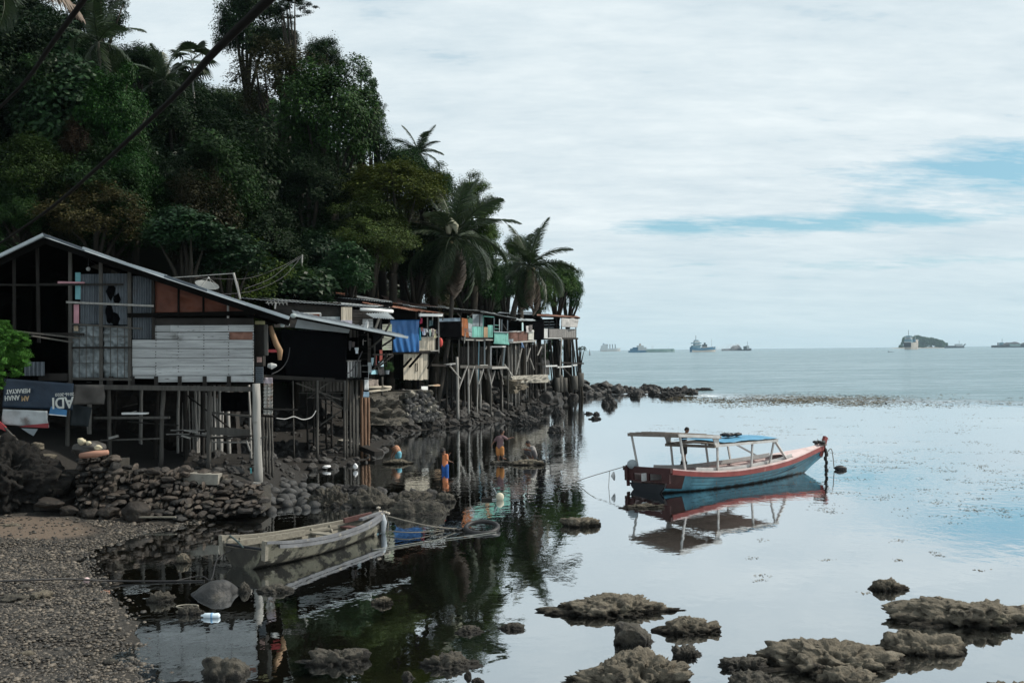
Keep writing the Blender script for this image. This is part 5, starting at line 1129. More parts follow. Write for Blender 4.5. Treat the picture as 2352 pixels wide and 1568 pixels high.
cable('cable', 'thick cable looping over the shed balcony', [Fs.p(zC(1565, 870), .4), Fs.p(zC(1510, 980), .4), Fs.p(zC(1440, 1090), .4), Fs.p(zC(1390, 1125), .4)], .025, M_wire)
for i, (x0, y0, x1, y1, c, lb) in enumerate(((1410, 750, 1440, 860, (.04, .04, .045), 'black shirt hanging under the shed roof'), (1455, 760, 1478, 820, (.07, .06, .06), 'dark cloth hanging beside the black shirt'), (1486, 825, 1520, 895, (.42, .48, .52), 'white and blue rag hanging under the shed roof'), (1568, 730, 1612, 800, (.5, .5, .48), 'bunch of white plastic hung at the roof corner'), (1510, 985, 1545, 1180, (.05, .05, .05), 'long dark trousers hung over the shed balcony'), (1592, 1110, 1642, 1310, (.34, .36, .37), 'pale grey shirt hanging off the balcony corner'), (1575, 1330, 1640, 1390, (.10, .16, .22), 'faded blue rag at the foot of the balcony post'))):
    cloth('clothing', Fs, Q(zC, x0, y0, x1, y1), c, lb, off=.35, a=.035, seed=20+i, nu=7)
wl = thing('laundry_frame', 'stick frame with washing lines between the shed and the blue sheet', 'drying frame', at(*zI(250, 1300), 40))
for x0, y0, x1, y1 in ((190, 1275, 570, 1265), (230, 1090, 240, 1470), (445, 1230, 450, 1500), (200, 1560, 470, 1290), (280, 1520, 590, 1280), (170, 1130, 400, 930), (360, 1120, 620, 950), (240, 800, 320, 590), (440, 830, 520, 680)): bar('stick', M_dark if x0 > 270 else M_post, wl, at(*zI(x0, y0), 39.5), at(*zI(x1, y1), 40), .06)
FW = Fac(840, 40, 905, 42)
for i, (x0, y0, x1, y1, c, lb) in enumerate(((325, 1185, 385, 1410, (.50, .13, .10), 'coral red garment hanging on the stick frame'), (235, 1285, 265, 1480, (.26, .08, .07), 'dark red strip of cloth on the stick frame'), (300, 1400, 400, 1500, (.28, .40, .46), 'pale blue cloth at the bottom of the stick frame'), (165, 1330, 215, 1480, (.30, .45, .52), 'light blue cloth behind the stick frame'))): cloth('clothing', FW, Q(zI, x0, y0, x1, y1), c, lb, off=.2, a=.05, seed=40+i, nu=7)
cloth('clothing', FW, Q(zC, 1750, 1045, 1815, 1140), (.015, .015, .017), 'black skirt hanging below the stick frame', off=.2, a=.06, seed=48)
mb = MB(); FW.board(mb, Q(zC, 1668, 1082, 1745, 1130), .2, .1); tag(mb.build('crate', mat('light_blue_plastic', (.25, .47, .55), .5, .1), None, FW.p(zC(1668, 1130))), 'light blue plastic crate below the coral garment', 'crate')
pt = thing('potted_plant', 'small green plant in a hanging pot beside the bamboo hut', 'plant', FW.p(zC(1845, 1130))); mb = MB(); mb.tube([FW.p(zC(1845, 1130)), FW.p(zC(1845, 1085))], [.09, .12], 8); mb.build('pot', M_greyP, pt)
cr_ = bpy.data.objects.new('foliage', CROWN['l2'][0]); COL.objects.link(cr_); cr_.parent = pt; cr_.location = FW.p(zC(1862, 1058))-pt.location; cr_.scale = (.26, .22, .24); cr_.color = (1.5, 1.8, 1.1, 1)
for k, (x0, y0, x1, y1, lb) in enumerate(((1630, 1280, 1890, 1275, 'pale bamboo pole lying on the bank rails, uppermost'), (1800, 1270, 1890, 1282, 'short pale pole end on the bank rails'), (1640, 1330, 1880, 1300, 'pale bamboo pole lying on the bank rails, lower one'))): tag(MB().tube([FW.p(zC(x0, y0), .5), FW.p(zC(x1, y1), .3)], .05, 7).build('bamboo_pole', M_bamboo, None, FW.p(zC(x0, y0), .5), True), lb, 'pole')
FW.pole('landing_post', M_post, wl, zC(1792, 1160), zC(1792, 1375), .05, .05, .3)
tag(cloth('tarpaulin', FW, Q(zC, 1645, 1190, 1760, 1270), (.20, .17, .15), 'brownish sacking stretched between poles on the bank', 'sacking', .1, a=.06, seed=50))
# ============================ the long house behind, with the rusty roof
F3 = Fac(640, 42, 905, 45)
h3 = thing('stilt_house', 'long weathered house behind the shed, with stepped rusty and grey roofs', 'house', F3.p((780, 880)))
zf3 = F3.p(zC(1400, 1000)).z
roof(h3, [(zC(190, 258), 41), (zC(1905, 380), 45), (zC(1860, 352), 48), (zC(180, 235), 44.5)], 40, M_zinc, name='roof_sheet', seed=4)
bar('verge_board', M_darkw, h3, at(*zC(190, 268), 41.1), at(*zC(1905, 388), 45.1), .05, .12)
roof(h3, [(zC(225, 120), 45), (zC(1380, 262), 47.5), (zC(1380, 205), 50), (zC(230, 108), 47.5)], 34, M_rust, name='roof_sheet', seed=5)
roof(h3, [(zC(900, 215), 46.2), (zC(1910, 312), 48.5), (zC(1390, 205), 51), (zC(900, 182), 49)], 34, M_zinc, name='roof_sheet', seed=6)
bar('verge_board', M_darkw, h3, at(*zC(240, 140), 45.1), at(*zC(1910, 335), 48.6), .06, .25)
mb = MB(); F3.board(mb, [zC(240, 400), zC(1500, 400), zC(1500, 280), zC(240, 140)], .05, -3); mb.build('upper_wall', M_darkw, h3)
mb = MB(); planks(F3, mb, [312, 352, 392, 432, 472, 512, 552, 600], 560, 1325, zC, -.2, (900,)); mb.build('plank_wall', M_dark, h3)
wf = MB(); wf.bar(F3.p(zC(890, 435)), F3.p(zC(1090, 435)), .06); wf.bar(F3.p(zC(890, 435)), F3.p(zC(890, 500)), .06); wf.bar(F3.p(zC(1088, 435)), F3.p(zC(1088, 500)), .06); wfo = wf.build('window', M_whiteD, h3)
mb = MB(); F3.board(mb, Q(zC, 895, 440, 1085, 520), .02, -.1); mb.build('curtain', M_orangeT, wfo)
mb = MB(); F3.board(mb, Q(zC, 1098, 474, 1312, 545), .02, -.1); mb.build('grey_panel', M_greyP, h3)
mb = MB(); vboards(F3, mb, 1325, 1450, 365, 515, 6, zC, 0, .08); mb.build('board_panel', M_bamboo, h3)
mb = MB(); F3.board(mb, Q(zC, 1322, 515, 1450, 575), .02, .02); mb.build('lilac_panel', mat('lilac_paint', (.36, .35, .42), .8, .2), h3)
mb = MB(); planks(F3, mb, list(range(395, 620, 30)), 1450, 1690, zC, 0, (1570,)); mb.build('plank_wall', M_dark, h3)
mb = MB(); planks(F3, mb, list(range(500, 640, 28)), 1570, 1690, zC, .05, ()); mb.build('plank_wall', M_plank, h3)
mb = MB(); planks(F3, mb, list(range(560, 880, 27)), 1795, 1905, zC, 0, ()); mb.build('block_wall', mat('mossy_blocks', (.30, .31, .26), .9, .35, 2.5, None, .2, 10, .2, .25, [((.28, .36, .22), 2, .55, .7)]), h3)
mb = MB(); F3.board(mb, Q(zC, 1690, 510, 1795, 860), .03, -.3); mb.build('doorway', M_black, h3)  # black board stands in for the dark inside the doorway
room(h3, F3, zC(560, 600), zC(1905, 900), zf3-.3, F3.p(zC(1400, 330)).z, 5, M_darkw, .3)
c4 = [F3.p(zC(1600, 440), .1), F3.p(zC(1855, 428), .1), F3.p(zC(1935, 502), 1.1), F3.p(zC(1690, 488), 1.1)]
MB().sheet(c4, 60, 3, corr(9, .015), .01).build('awning', M_zinc, h3)
for q in ((1690, 490, 1650, 600), (1720, 500, 1705, 620)): F3.bar('awning_strut', M_post, h3, zC(q[0]+60, q[1]), zC(q[2]+60, q[3]), .05, .05, .4)
tag(MB().tube([F3.p(zC(1545, 392), 1.0), F3.p(zC(1700, 397), 1.0), F3.p(zC(1915, 415), 1.0)], [.068, .07, .072], 10).build('gutter_pipe', M_white, None, F3.p(zC(1545, 392), 1.0), True), 'fat white plastic gutter under the grey roof edge left of the blue sheet', 'gutter')
# ============================ the house with the blue sheet and the bamboo hut
F4 = Fac(898, 51, 1010, 53)
h4 = thing('stilt_house', 'house with a rust-red roof, a laundry balcony and a tall bamboo store room below', 'house', F4.p((950, 895)))
zI_ = zI
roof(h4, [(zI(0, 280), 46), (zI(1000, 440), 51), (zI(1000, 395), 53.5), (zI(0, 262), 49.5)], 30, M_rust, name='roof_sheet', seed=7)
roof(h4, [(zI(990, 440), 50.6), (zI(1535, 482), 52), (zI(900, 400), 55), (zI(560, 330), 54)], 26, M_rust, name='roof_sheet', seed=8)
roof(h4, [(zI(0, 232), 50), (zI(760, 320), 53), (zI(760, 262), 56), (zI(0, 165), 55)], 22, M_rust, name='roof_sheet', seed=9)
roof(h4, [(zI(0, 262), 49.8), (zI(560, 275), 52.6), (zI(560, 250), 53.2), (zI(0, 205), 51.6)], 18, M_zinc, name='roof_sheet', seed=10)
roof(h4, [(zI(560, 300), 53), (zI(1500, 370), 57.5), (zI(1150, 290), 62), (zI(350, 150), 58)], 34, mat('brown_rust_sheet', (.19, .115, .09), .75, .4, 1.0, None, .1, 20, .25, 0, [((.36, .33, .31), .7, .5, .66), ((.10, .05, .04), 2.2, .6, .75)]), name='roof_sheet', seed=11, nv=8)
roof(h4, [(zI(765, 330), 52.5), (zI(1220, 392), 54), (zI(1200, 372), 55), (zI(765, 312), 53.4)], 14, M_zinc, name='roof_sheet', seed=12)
mb = MB(); F4.board(mb, [zI(560, 600), zI(1080, 600), zI(1080, 440), zI(560, 370)], .04, -.6); mb.build('upper_wall', M_darkw, h4)
def bs(u, v): return .10*math.sin(u*3.1)*(1-v)+.05*math.sin(u*26+3*v)*(1-v)**.7+.05*float(fbm(np.array([[u*5, v*1.6, 2.]]), 3, 3)[0])
mb = MB(); F4.sheet(mb, [zI(590, 1228), zI(1062, 1222), zI(1080, 610), zI(515, 615)], 60, 24, bs, .5, .01); o = mb.build('tarpaulin', M_blueT, None, F4.p(zI(590, 1228), .5), True); tag(o, 'bright blue tarpaulin hung as a wall over the bamboo hut', 'tarpaulin')
mb = MB(); vboards(F4, mb, 1055, 1385, lambda x: 955-(x-1055)*.03, 1215, 34, zI, .3, .05, .015, 10); mb.build('balcony_slats', M_bamboo, h4)
F4.bar('balcony_rail', M_postL, h4, zI(1050, 950), zI(1465, 930), .06, .05, .35); F4.bar('balcony_beam', M_dark, h4, zI(560, 1240), zI(1440, 1215), .12, .14, .3); F4.bar('balcony_lip', M_postL, h4, zI(1290, 1205), zI(1440, 1195), .08, .05, .42)
for x0, y0, x1, y1, m in ((1445, 560, 1452, 1240, M_postL), (1235, 560, 1235, 940, M_postL), (1020, 460, 1020, 600, M_post), (1112, 455, 1100, 590, M_postL), (1338, 480, 1330, 620, M_postL), (1535, 480, 1525, 625, M_post)): F4.bar('balcony_post', m, h4, zI(x0, y0), zI(x1, y1), .06, .06, .4)
mb = MB(); F4.board(mb, [zI(1085, 545), zI(1520, 548), zI(1528, 500), zI(1085, 490)], .12, .9); tag(mb.build('gutter', M_white, None, F4.p(zI(1085, 545), .9)), 'white plastic gutter board under the rusty roof above the laundry', 'gutter')
room(h4, F4, zI(575, 1200), zI(1440, 1200), F4.p(zI(900, 1225)).z, F4.p(zI(900, 420)).z, 4.5, M_darkw, .2)
mb = MB(); vboards(F4, mb, 780, 1240, lambda x: 1260, lambda x: 1740+rnd.uniform(0, 20), 40, zI, .25, .04, .015); mb.build('bamboo_wall', M_bamboo, h4)
Fl = Fac(zI(610, 0)[0], 53.2, zI(785, 0)[0], 51.3)
mb = MB(); vboards(Fl, mb, 600, 780, 1250, 1730, 12, zI, 0, .05, .02); mb.build('bamboo_wall', M_dark, h4)  # side away from the sun: shade painted by using darker wood
Fl2 = F4.p(zI(1240, 1740), .2)
mb = MB(); b0 = F4.p(zI(1240, 1740), .2); b1 = F4.p(zI(1240, 1260), .2); mb.prism([b0, b0-F4.n*3, b1-F4.n*3, b1], F4.t*.05); mb.build('hut_side_wall', M_post, h4)
for q in ((1115, 1250, 890, 1510), (930, 1340, 780, 1510), (1415, 1240, 1240, 1540)): F4.bar('brace', M_darkw, h4, zI(q[0], q[1]), zI(q[2], q[3]), .09, .09, .5)
mb = MB(); F4.board(mb, Q(zD, 1905, 350, 1930, 445), .02, .28); mb.build('hatch', M_black, h4)
for a_, b_ in (((1890, 152), (1912, 152)), ((1912, 152), (1908, 238)), ((1908, 238), (1888, 238)), ((1888, 238), (1890, 152))): F4.bar('hatch_frame', M_dark, h4, zD(*a_), zD(*b_), .03, .02, .28)
mb = MB(); F4.board(mb, Q(zD, 1955, 412, 2028, 452), .02, .3); mb.build('white_panel', M_white, h4)
for x, y1 in ((1745, 600), (1560, 560)): stilt(F4, h4, x, 440, x, y1, zD, .07, M_post, .2)
hue = [(.42, .14, .10), (.30, .35, .48), (.5, .5, .52), (.42, .44, .46), (.05, .05, .06), (.36, .46, .42), (.48, .40, .34), (.40, .34, .33), (.5, .47, .30), (.06, .06, .07)]
nmz = ['orange-red', 'blue striped', 'white', 'pale grey', 'black', 'mint', 'beige', 'dusty pink', 'cream', 'charcoal']
for i in range(10):
    x0 = 1112+i*31; y0 = 762+rnd.uniform(-8, 18)+i*3; y1 = y0+(70 if i % 3 == 0 else rnd.uniform(110, 190)); c = hue[i]
    cloth('clothing', F4, [zI(x0-4, y1), zI(x0+36, y1+rnd.uniform(-10, 20)), zI(x0+32, y0), zI(x0, y0)], c, nmz[i]+' piece of washing on the balcony line above the bamboo rail', off=.55+.03*(i % 2), a=.06, seed=60+i, nu=6, nv=6, group='washing on the balcony line')
cloth('clothing', F4, [zI(1090, 690), zI(1135, 680), zI(1140, 575), zI(1100, 580)], (.40, .04, .09), 'red patterned cloth hung high beside the blue tarpaulin', off=.5, a=.05, seed=71, nu=6)
cloth('clothing', F4, [zI(1080, 1010), zI(1118, 1000), zI(1100, 760), zI(1072, 760)], (.03, .22, .30), 'teal towel hanging at the edge of the blue tarpaulin', off=.52, a=.06, seed=72, nu=6)
cloth('clothing', F4, [zI(1260, 740), zI(1330, 720), zI(1335, 620), zI(1255, 620)], (.035, .07, .08), 'dark teal garment high in the balcony doorway', off=.3, a=.05, seed=73, nu=6)
tag(MB().ball(F4.p(zI(1482, 1040), .3), (.13, .1, .25), 2).build('net_float', mat('red_float', (.45, .06, .05), .6), None, F4.p(zI(1482, 1040), .3), True), 'red float hanging in the shade beside the bamboo rail', 'float')
od = thing('oar', 'tan wooden oar blade leaning out from the foot of the bamboo hut', 'oar', F4.p(zD(2040, 410))); pole('shaft', M_bamboo, od, F4.p(zD(2030, 405), .6), F4.p(zD(2100, 402), .6), .025); mb = MB(); F4.board(mb, [zD(2085, 412), zD(2165, 410), zD(2172, 395), zD(2150, 388), zD(2090, 395)], .03, .6); mb.build('blade', mat('tan_blade', (.42, .29, .19), .7, .2), od)
# ============================ house with turquoise boards
F5 = Fac(1012, 53.5, 1172, 60.5)
h5 = thing('stilt_house', 'two-level house with turquoise boards and an orange rusted panel on tall thin stilts', 'house', F5.p((1090, 930)))
roof(h5, [(zI(1030, 345), 55.5), (zE(940, 300), 58.5), (zE(820, 285), 61.5), (zI(1150, 300), 60)], 30, M_zinc, name='roof_sheet', seed=13)
roof(h5, [(zE(850, 300), 56.5), (zE(1322, 388), 61), (zE(1290, 372), 64), (zE(860, 285), 60.5)], 28, M_zinc, name='roof_sheet', seed=14)
bar('verge_board', M_darkw, h5, at(*zE(380, 285), 55.6), at(*zE(920, 318), 58.6), .06, .2)
bar('verge_board', M_darkw, h5, at(*zE(850, 312), 56.6), at(*zE(1300, 392), 61), .06, .14)
mb = MB(); F5.sheet(mb, [zE(335, 615), zE(612, 640), zE(612, 430), zE(335, 420)], 20, 10, wrink(12, .03), .1); mb.build('black_sheet', M_black, h5, smooth=True)
mb = MB(); F5.board(mb, [zE(330, 428), zE(600, 422), zE(600, 380), zE(330, 388)], .02, .12); mb.build('blue_grey_strip', mat('blue_grey_strip', (.10, .14, .18), .7, .2), h5)
mb = MB(); F5.sheet(mb, [zE(620, 600), zE(712, 632), zE(690, 392), zE(618, 380)], 20, 4, corr(4, .02), .15); mb.build('rusted_panel', M_rustO, h5)
mb = MB(); F5.board(mb, [zE(700, 600), zE(752, 628), zE(752, 460), zE(700, 440)], .02, .1); mb.build('grey_boards', M_greyP, h5)
mb = MB(); F5.board(mb, [zE(690, 430), zE(755, 470), zE(755, 395), zE(690, 350)], .02, .05); mb.build('green_board', mat('dark_green_board', (.04, .10, .08), .8, .3), h5)
mb = MB(); vboards(F5, mb, 750, 885, 490, 630, 6, zE, .12, .03); mb.build('turquoise_boards', M_green, h5)
mb = MB(); F5.board(mb, Q(zE, 755, 335, 885, 488), .02, .02); mb.build('grey_panel', mat('grey_blue_panel', (.14, .17, .19), .7, .2), h5)
mb = MB(); vboards(F5, mb, 895, 945, 495, 628, 4, zE, .1, .08); mb.build('brown_shutter', mat('brown_slats', (.30, .21, .13), .8, .3, 3, WS), h5)
mb = MB(); vboards(F5, mb, 945, 1010, 470, 632, 3, zE, .1, .04); mb.build('turquoise_boards', M_green, h5)
mb = MB(); F5.sheet(mb, [zE(1020, 705), zE(1210, 718), zE(1200, 575), zE(1022, 552)], 16, 10, wrink(14, .04), .5); mb.build('turquoise_sheet', M_green, h5, smooth=True)
F5.bar('window_rail', M_greyP, h5, zE(1015, 552), zE(1200, 562), .08, .05, .55)
for x0, y0, x1, y1, m in ((605, 310, 612, 640, M_dark), (888, 355, 888, 630, M_green), (895, 360, 1020, 370, M_green), (1025, 380, 1022, 560, M_greyP), (1092, 395, 1092, 550, M_white), (1122, 400, 1120, 550, M_greyP), (1195, 410, 1192, 560, M_greyP), (845, 340, 842, 490, M_post), (700, 380, 760, 320, M_dark), (560, 320, 600, 370, M_dark), (1125, 450, 1190, 550, M_dark)): F5.bar('frame_post', m, h5, zE(x0, y0), zE(x1, y1), .06, .05, .2)
for y in (470, 515): F5.bar('window_bar', M_green, h5, zE(1030, y), zE(1090, y+4), .03, .03, .1)
zf5 = F5.p(zE(800, 640)).z
room(h5, F5, zE(340, 640), zE(1205, 640), zf5, F5.p(zE(800, 300)).z, 4.5, M_darkw, .1)
F5.bar('floor_beam', M_dark, h5, zE(600, 640), zE(1100, 640), .15, .14, .25); 
for x0, x1, y in ((640, 740, 655), (770, 860, 660), (890, 990, 655)): F5.bar('floor_board', M_postL, h5, zE(x0, y), zE(x1, y+2), .3, .06, .3)
# lower deck and its bare frame
F5.bar('deck_beam', M_post, h5, zE(575, 990), zE(1150, 1000), .25, .16, .1)
F5.bar('deck_board', M_postL, h5, zE(970, 1008), zE(1160, 1000), .3, .12, .3); F5.bar('deck_board', M_postL, h5, zE(820, 975), zE(920, 972), .3, .05, .1); F5.bar('deck_board', M_whiteD, h5, zE(430, 968), zE(540, 950), .5, .05, -.3)
F5.bar('deck_beam', M_dark, h5, zE(230, 970), zE(560, 985), .12, .12, -.4)
for x0, y0, x1, y1, w_, m in ((585, 655, 578, 975, .07, M_post), (700, 670, 700, 1000, .07, M_postL), (765, 670, 768, 960, .06, M_post), (835, 670, 825, 1170, .05, mat('blue_pole', (.17, .30, .36), .7, .2)), (905, 670, 906, 980, .08, M_greyP), (985, 745, 982, 990, .09, M_whiteD), (1160, 735, 1135, 990, .1, M_greyP), (980, 742, 1165, 740, .09, M_whiteD), (1060, 760, 1062, 990, .05, M_post), (1125, 760, 1100, 985, .12, M_dark), (650, 650, 640, 950, .06, M_dark), (930, 735, 915, 775, .05, M_postL), (1105, 850, 1075, 990, .04, M_post)): F5.bar('deck_post', m, h5, zE(x0, y0), zE(x1, y1), w_, w_, .15)
mb = MB(); vboards(F5, mb, 600, 900, 740, 960, 14, zE, -1.5, .3, .02); mb.build('lower_wall', M_dark, h5)
for x0, y0, x1, y1, r_, m in ((558, 870, 572, 1448, .085, M_postL), (700, 1000, 702, 1450, .06, M_postL), (813, 1000, 810, 1425, .04, M_postL), (980, 1020, 980, 1500, .065, M_post), (1112, 1010, 1113, 1440, .09, M_dark), (1197, 740, 1195, 1150, .05, M_post), (655, 1030, 653, 1330, .04, M_post), (727, 1030, 727, 1240, .05, M_post), (850, 1030, 850, 1270, .06, M_postL), (1125, 1020, 1125, 1180, .04, M_postL), (430, 700, 425, 1270, .05, M_dark), (495, 680, 495, 1290, .05, M_dark), (290, 1050, 290, 1180, .04, M_dark)):
    stilt(F5, h5, x0, y0, x1, y1, zE, r_, m, .15 if y1 > 1400 else -.6)
for x0, y0, x1, y1 in ((685, 985, 568, 1300), (775, 985, 703, 1235), (795, 1000, 828, 1265), (890, 1020, 828, 1210), (950, 1020, 992, 1255), (1035, 1040, 988, 1200), (1105, 1020, 1135, 1215), (470, 985, 600, 1140), (1150, 960, 1260, 1110), (1190, 1000, 1240, 1110)): F5.bar('brace', M_postL, h5, zE(x0, y0), zE(x1, y1), .075, .05, .2)
for k in range(9): x = 870+k*25; F5.bar('fence_stick', M_post, h5, zE(x, 1040+rnd.uniform(0, 40)), zE(x+rnd.uniform(-30, 30), 1150), .05, .05, -1.2)
# ============================ brown corrugated house
F6 = Fac(1165, 63, 1240, 70)
h6 = thing('stilt_house', 'low house with brown corrugated balcony walls on many thin stilts, left of the last house', 'house', F6.p((1200, 880)))
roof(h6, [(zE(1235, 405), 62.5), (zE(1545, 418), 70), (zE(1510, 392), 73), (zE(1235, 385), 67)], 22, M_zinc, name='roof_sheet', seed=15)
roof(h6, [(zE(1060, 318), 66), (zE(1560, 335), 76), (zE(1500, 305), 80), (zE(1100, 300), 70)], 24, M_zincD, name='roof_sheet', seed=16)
mb = MB(); F6.board(mb, [zE(1060, 410), zE(1560, 420), zE(1560, 340), zE(1060, 325)], .04, -3.5); mb.build('upper_wall', M_darkw, h6)
for x0, x1, y0, y1 in ((1200, 1262, 560, 680), (1258, 1330, 556, 678), (1330, 1395, 558, 665), (1382, 1440, 548, 662)):
    mb = MB(); F6.sheet(mb, Q(zE, x0, y0, x1, y1), 3, 50, lambda u, v: .025*math.sin(v*60), .1+.05*rnd.random()); mb.build('corrugated_panel', M_brown, h6)
mb = MB(); F6.board(mb, Q(zE, 1455, 530, 1522, 655), .03, .1); mb.build('pale_panel', mat('pale_grey_panel', (.36, .36, .33), .8, .2), h6)
mb = MB(); F6.board(mb, Q(zE, 1202, 645, 1265, 690), .03, .15); mb.build('ledge', M_greyP, h6)
for a_, b_ in ((1210, 1300), (1305, 1370), (1420, 1520)): F6.bar('railing_top', M_whiteD, h6, zE(a_, 552), zE(b_, 548), .08, .05, .15)
F6.bar('floor_beam', M_postL, h6, zE(1205, 690), zE(1540, 668), .12, .10, .15)
room(h6, F6, zE(1205, 680), zE(1525, 670), F6.p(zE(1350, 680)).z, F6.p(zE(1350, 410)).z, 4, M_darkw, .1)
mb = MB(); F6.board(mb, Q(zE, 1522, 430, 1642, 650), .03, -.3); mb.build('dark_wall', M_black, h6)
sb_ = MB(); F6.board(sb_, [zE(1375, 545), zE(1392, 545), zE(1392, 450), zE(1384, 436), zE(1375, 450)], .04, .3); tag(sb_.build('surfboard', mat('pale_turquoise', (.40, .55, .56), .5, .15), None, F6.p(zE(1380, 545), .3)), 'pale turquoise board standing upright on the brown balcony', 'board')
cloth('clothing', F6, Q(zE, 1425, 480, 1455, 565), (.38, .36, .36), 'grey white cloth hung at the brown balcony opening', off=.25, a=.06, seed=81, nu=6)
cloth('clothing', F6, Q(zE, 1470, 470, 1500, 550), (.10, .09, .09), 'dark cloth hung beside the grey white one', off=.25, a=.06, seed=82, nu=6)
cloth('clothing', F6, [zE(1372, 750), zE(1392, 758), zE(1385, 690), zE(1355, 685)], (.06, .11, .20), 'blue cloth dangling below the brown balcony', off=.4, a=.08, seed=83, nu=6)
for x0, x1, y1, r_, m in ((1205, 1215, 1080, .04, M_postL), (1242, 1245, 1090, .05, M_postL), (1290, 1290, 1095, .045, M_postL), (1335, 1330, 1090, .04, M_postL), (1375, 1378, 1075, .05, M_postL), (1425, 1422, 1080, .05, M_postL), (1468, 1468, 1080, .09, M_dark), (1530, 1540, 1080, .10, M_dark), (1305, 1310, 1080, .04, M_post), (1350, 1352, 1080, .035, M_post), (1400, 1400, 1080, .04, M_post), (1225, 1228, 1090, .035, M_post), (1265, 1268, 1085, .04, M_post), (1450, 1448, 1080, .04, M_post), (1500, 1500, 1060, .06, M_dark), (1565, 1562, 1020, .04, M_dark), (1600, 1600, 1040, .05, M_dark)):
    stilt(F6, h6, x0, 690, x1, y1, zE, r_, m, rnd.choice((0, -.4, -1.2, -2)), deep=.1)
for x0, y0, x1, y1 in ((1372, 760, 1298, 1090), (1478, 760, 1430, 930), (1475, 890, 1525, 1030), (1520, 665, 1550, 730), (1435, 680, 1425, 740), (1620, 740, 1570, 850)): F6.bar('brace', M_postL, h6, zE(x0, y0), zE(x1, y1), .07, .05, .1)
ct = thing('retaining_wall', 'pale concrete terrace wall with a crumbling stone foot, under the brown house stilts', 'wall', F6.p(zE(1450, 1200)))
FC = Fac(zE(1250, 0)[0], 63, zE(1715, 0)[0], 74)
mb = MB(); FC.sheet(mb, [zE(1255, 1195), zE(1712, 1190), zE(1712, 1088), zE(1252, 1110)], 30, 6, wrink(15, .12, 9, 3), .0, .5); mb.build('terrace_edge', M_conc, ct)
mb = MB(); FC.sheet(mb, [zE(1265, 1330), zE(1390, 1270), zE(1450, 1150), zE(1255, 1150)], 14, 12, wrink(16, .3, 6, 6), .05, .5); mb.build('stone_foot', M_reef, ct)
mb = MB(); FC.board(mb, [zE(1180, 1150), zE(1720, 1095), zE(1720, 700), zE(1180, 740)], .1, -3.2); mb.build('rear_stone_wall', M_stone, ct)
# ============================ the last house on the point
F7 = Fac(1246, 77, 1328, 83)
h7 = thing('stilt_house', 'last house on the point, a small hut with a railed balcony high on slanting stilts', 'house', F7.p((1300, 880)))
roof(h7, [(zE(1560, 352), 76), (zE(2112, 374), 82.5), (zE(2050, 352), 86), (zE(1560, 325), 80)], 30, M_rust, name='roof_sheet', seed=17)
bar('verge_board', M_darkw, h7, at(*zE(1560, 360), 76), at(*zE(2095, 382), 82.5), .08, .12)
for x0, x1 in ((1715, 1812), (1814, 1900), (1902, 2050)):
    mb = MB(); F7.sheet(mb, Q(zE, x0, 518, x1, 630), 24, 3, corr(5, .02), .1); mb.build('balcony_panel', mat('grey_corrugated', (.17, .165, .16), .8, .25, 4), h7)
mb = MB(); F7.board(mb, Q(zE, 1640, 515, 1715, 632), .03, .0); mb.build('pale_panel', M_whiteD, h7)
for x0, y0, x1, y1 in ((1808, 380, 1808, 520), (1870, 380, 1870, 520), (2050, 380, 2050, 640), (1645, 420, 1645, 640), (1712, 420, 1712, 640)): F7.bar('frame_post', M_dark, h7, zE(x0, y0), zE(x1, y1), .08, .08, .05)
F7.bar('floor_beam', M_dark, h7, zE(1640, 640), zE(2065, 640), .2, .14, .1); F7.bar('floor_board', M_whiteD, h7, zE(1640, 632), zE(1860, 636), .2, .06, .2)
mb = MB(); F7.sheet(mb, [zE(1880, 495), zE(2075, 500), zE(2082, 382), zE(1868, 385)], 16, 10, wrink(18, .08), .3); tag(mb.build('net_curtain', mat('white_net', (.50, .49, .48), .8, .2, 3, trans=.3), None, F7.p(zE(1880, 495), .3), True), 'white net sheet hung under the eaves of the last house', 'net')
zf7 = F7.p(zE(1800, 640)).z
room(h7, F7, zE(1645, 640), zE(1860, 640), zf7, F7.p(zE(1700, 380)).z, 3.5, M_darkw, .1)
mb = MB(); a_ = F7.p(zE(1860, 640)); b_ = F7.p(zE(2050, 640)); mb.prism([a_, b_, b_-F7.n*3.4, a_-F7.n*3.4], (0, 0, -.06)); mb.build('balcony_floor', M_darkw, h7)
tag(MB().tube([F7.p(zE(1815, 520), -.5), F7.p(zE(1832, 488), -.5)], .14, 10).build('barrel', mat('blue_barrel', (.04, .20, .34), .5), None, F7.p(zE(1815, 520), -.5)), 'blue barrel on the balcony of the last house', 'barrel')
for x0, y0, x1, y1, r_, o_ in ((1660, 660, 1665, 1075, .06, 0), (1725, 660, 1805, 1125, .09, 0), (1770, 660, 1770, 1060, .07, -2), (1800, 660, 1880, 1130, .13, -1), (1840, 660, 1900, 1120, .08, .1), (1910, 650, 1915, 930, .14, -2), (1980, 650, 1998, 1080, .08, -1), (2005, 640, 2040, 1110, .10, .1), (2055, 640, 2100, 1060, .09, .1), (1700, 660, 1760, 1000, .06, -2), (2015, 680, 2095, 1000, .05, -1), (1870, 640, 1825, 985, .07, .2), (1900, 660, 1985, 880, .05, -1)):
    stilt(F7, h7, x0, y0, x1, y1, zE, r_, M_postL if x0 in (1870, 1660) else M_dark, o_, deep=.1)
for x0, y0, x1, y1, m in ((1665, 985, 1810, 980, M_whiteD), (1815, 998, 1990, 985, M_whiteD), (1860, 940, 2145, 952, M_dark), (2005, 975, 2060, 970, M_whiteD), (1565, 955, 1660, 965, M_dark), (1890, 1010, 1985, 1110, M_dark), (1540, 950, 1660, 960, M_dark)): F7.bar('cross_beam', m, h7, zE(x0, y0), zE(x1, y1), .10, .12, .15)
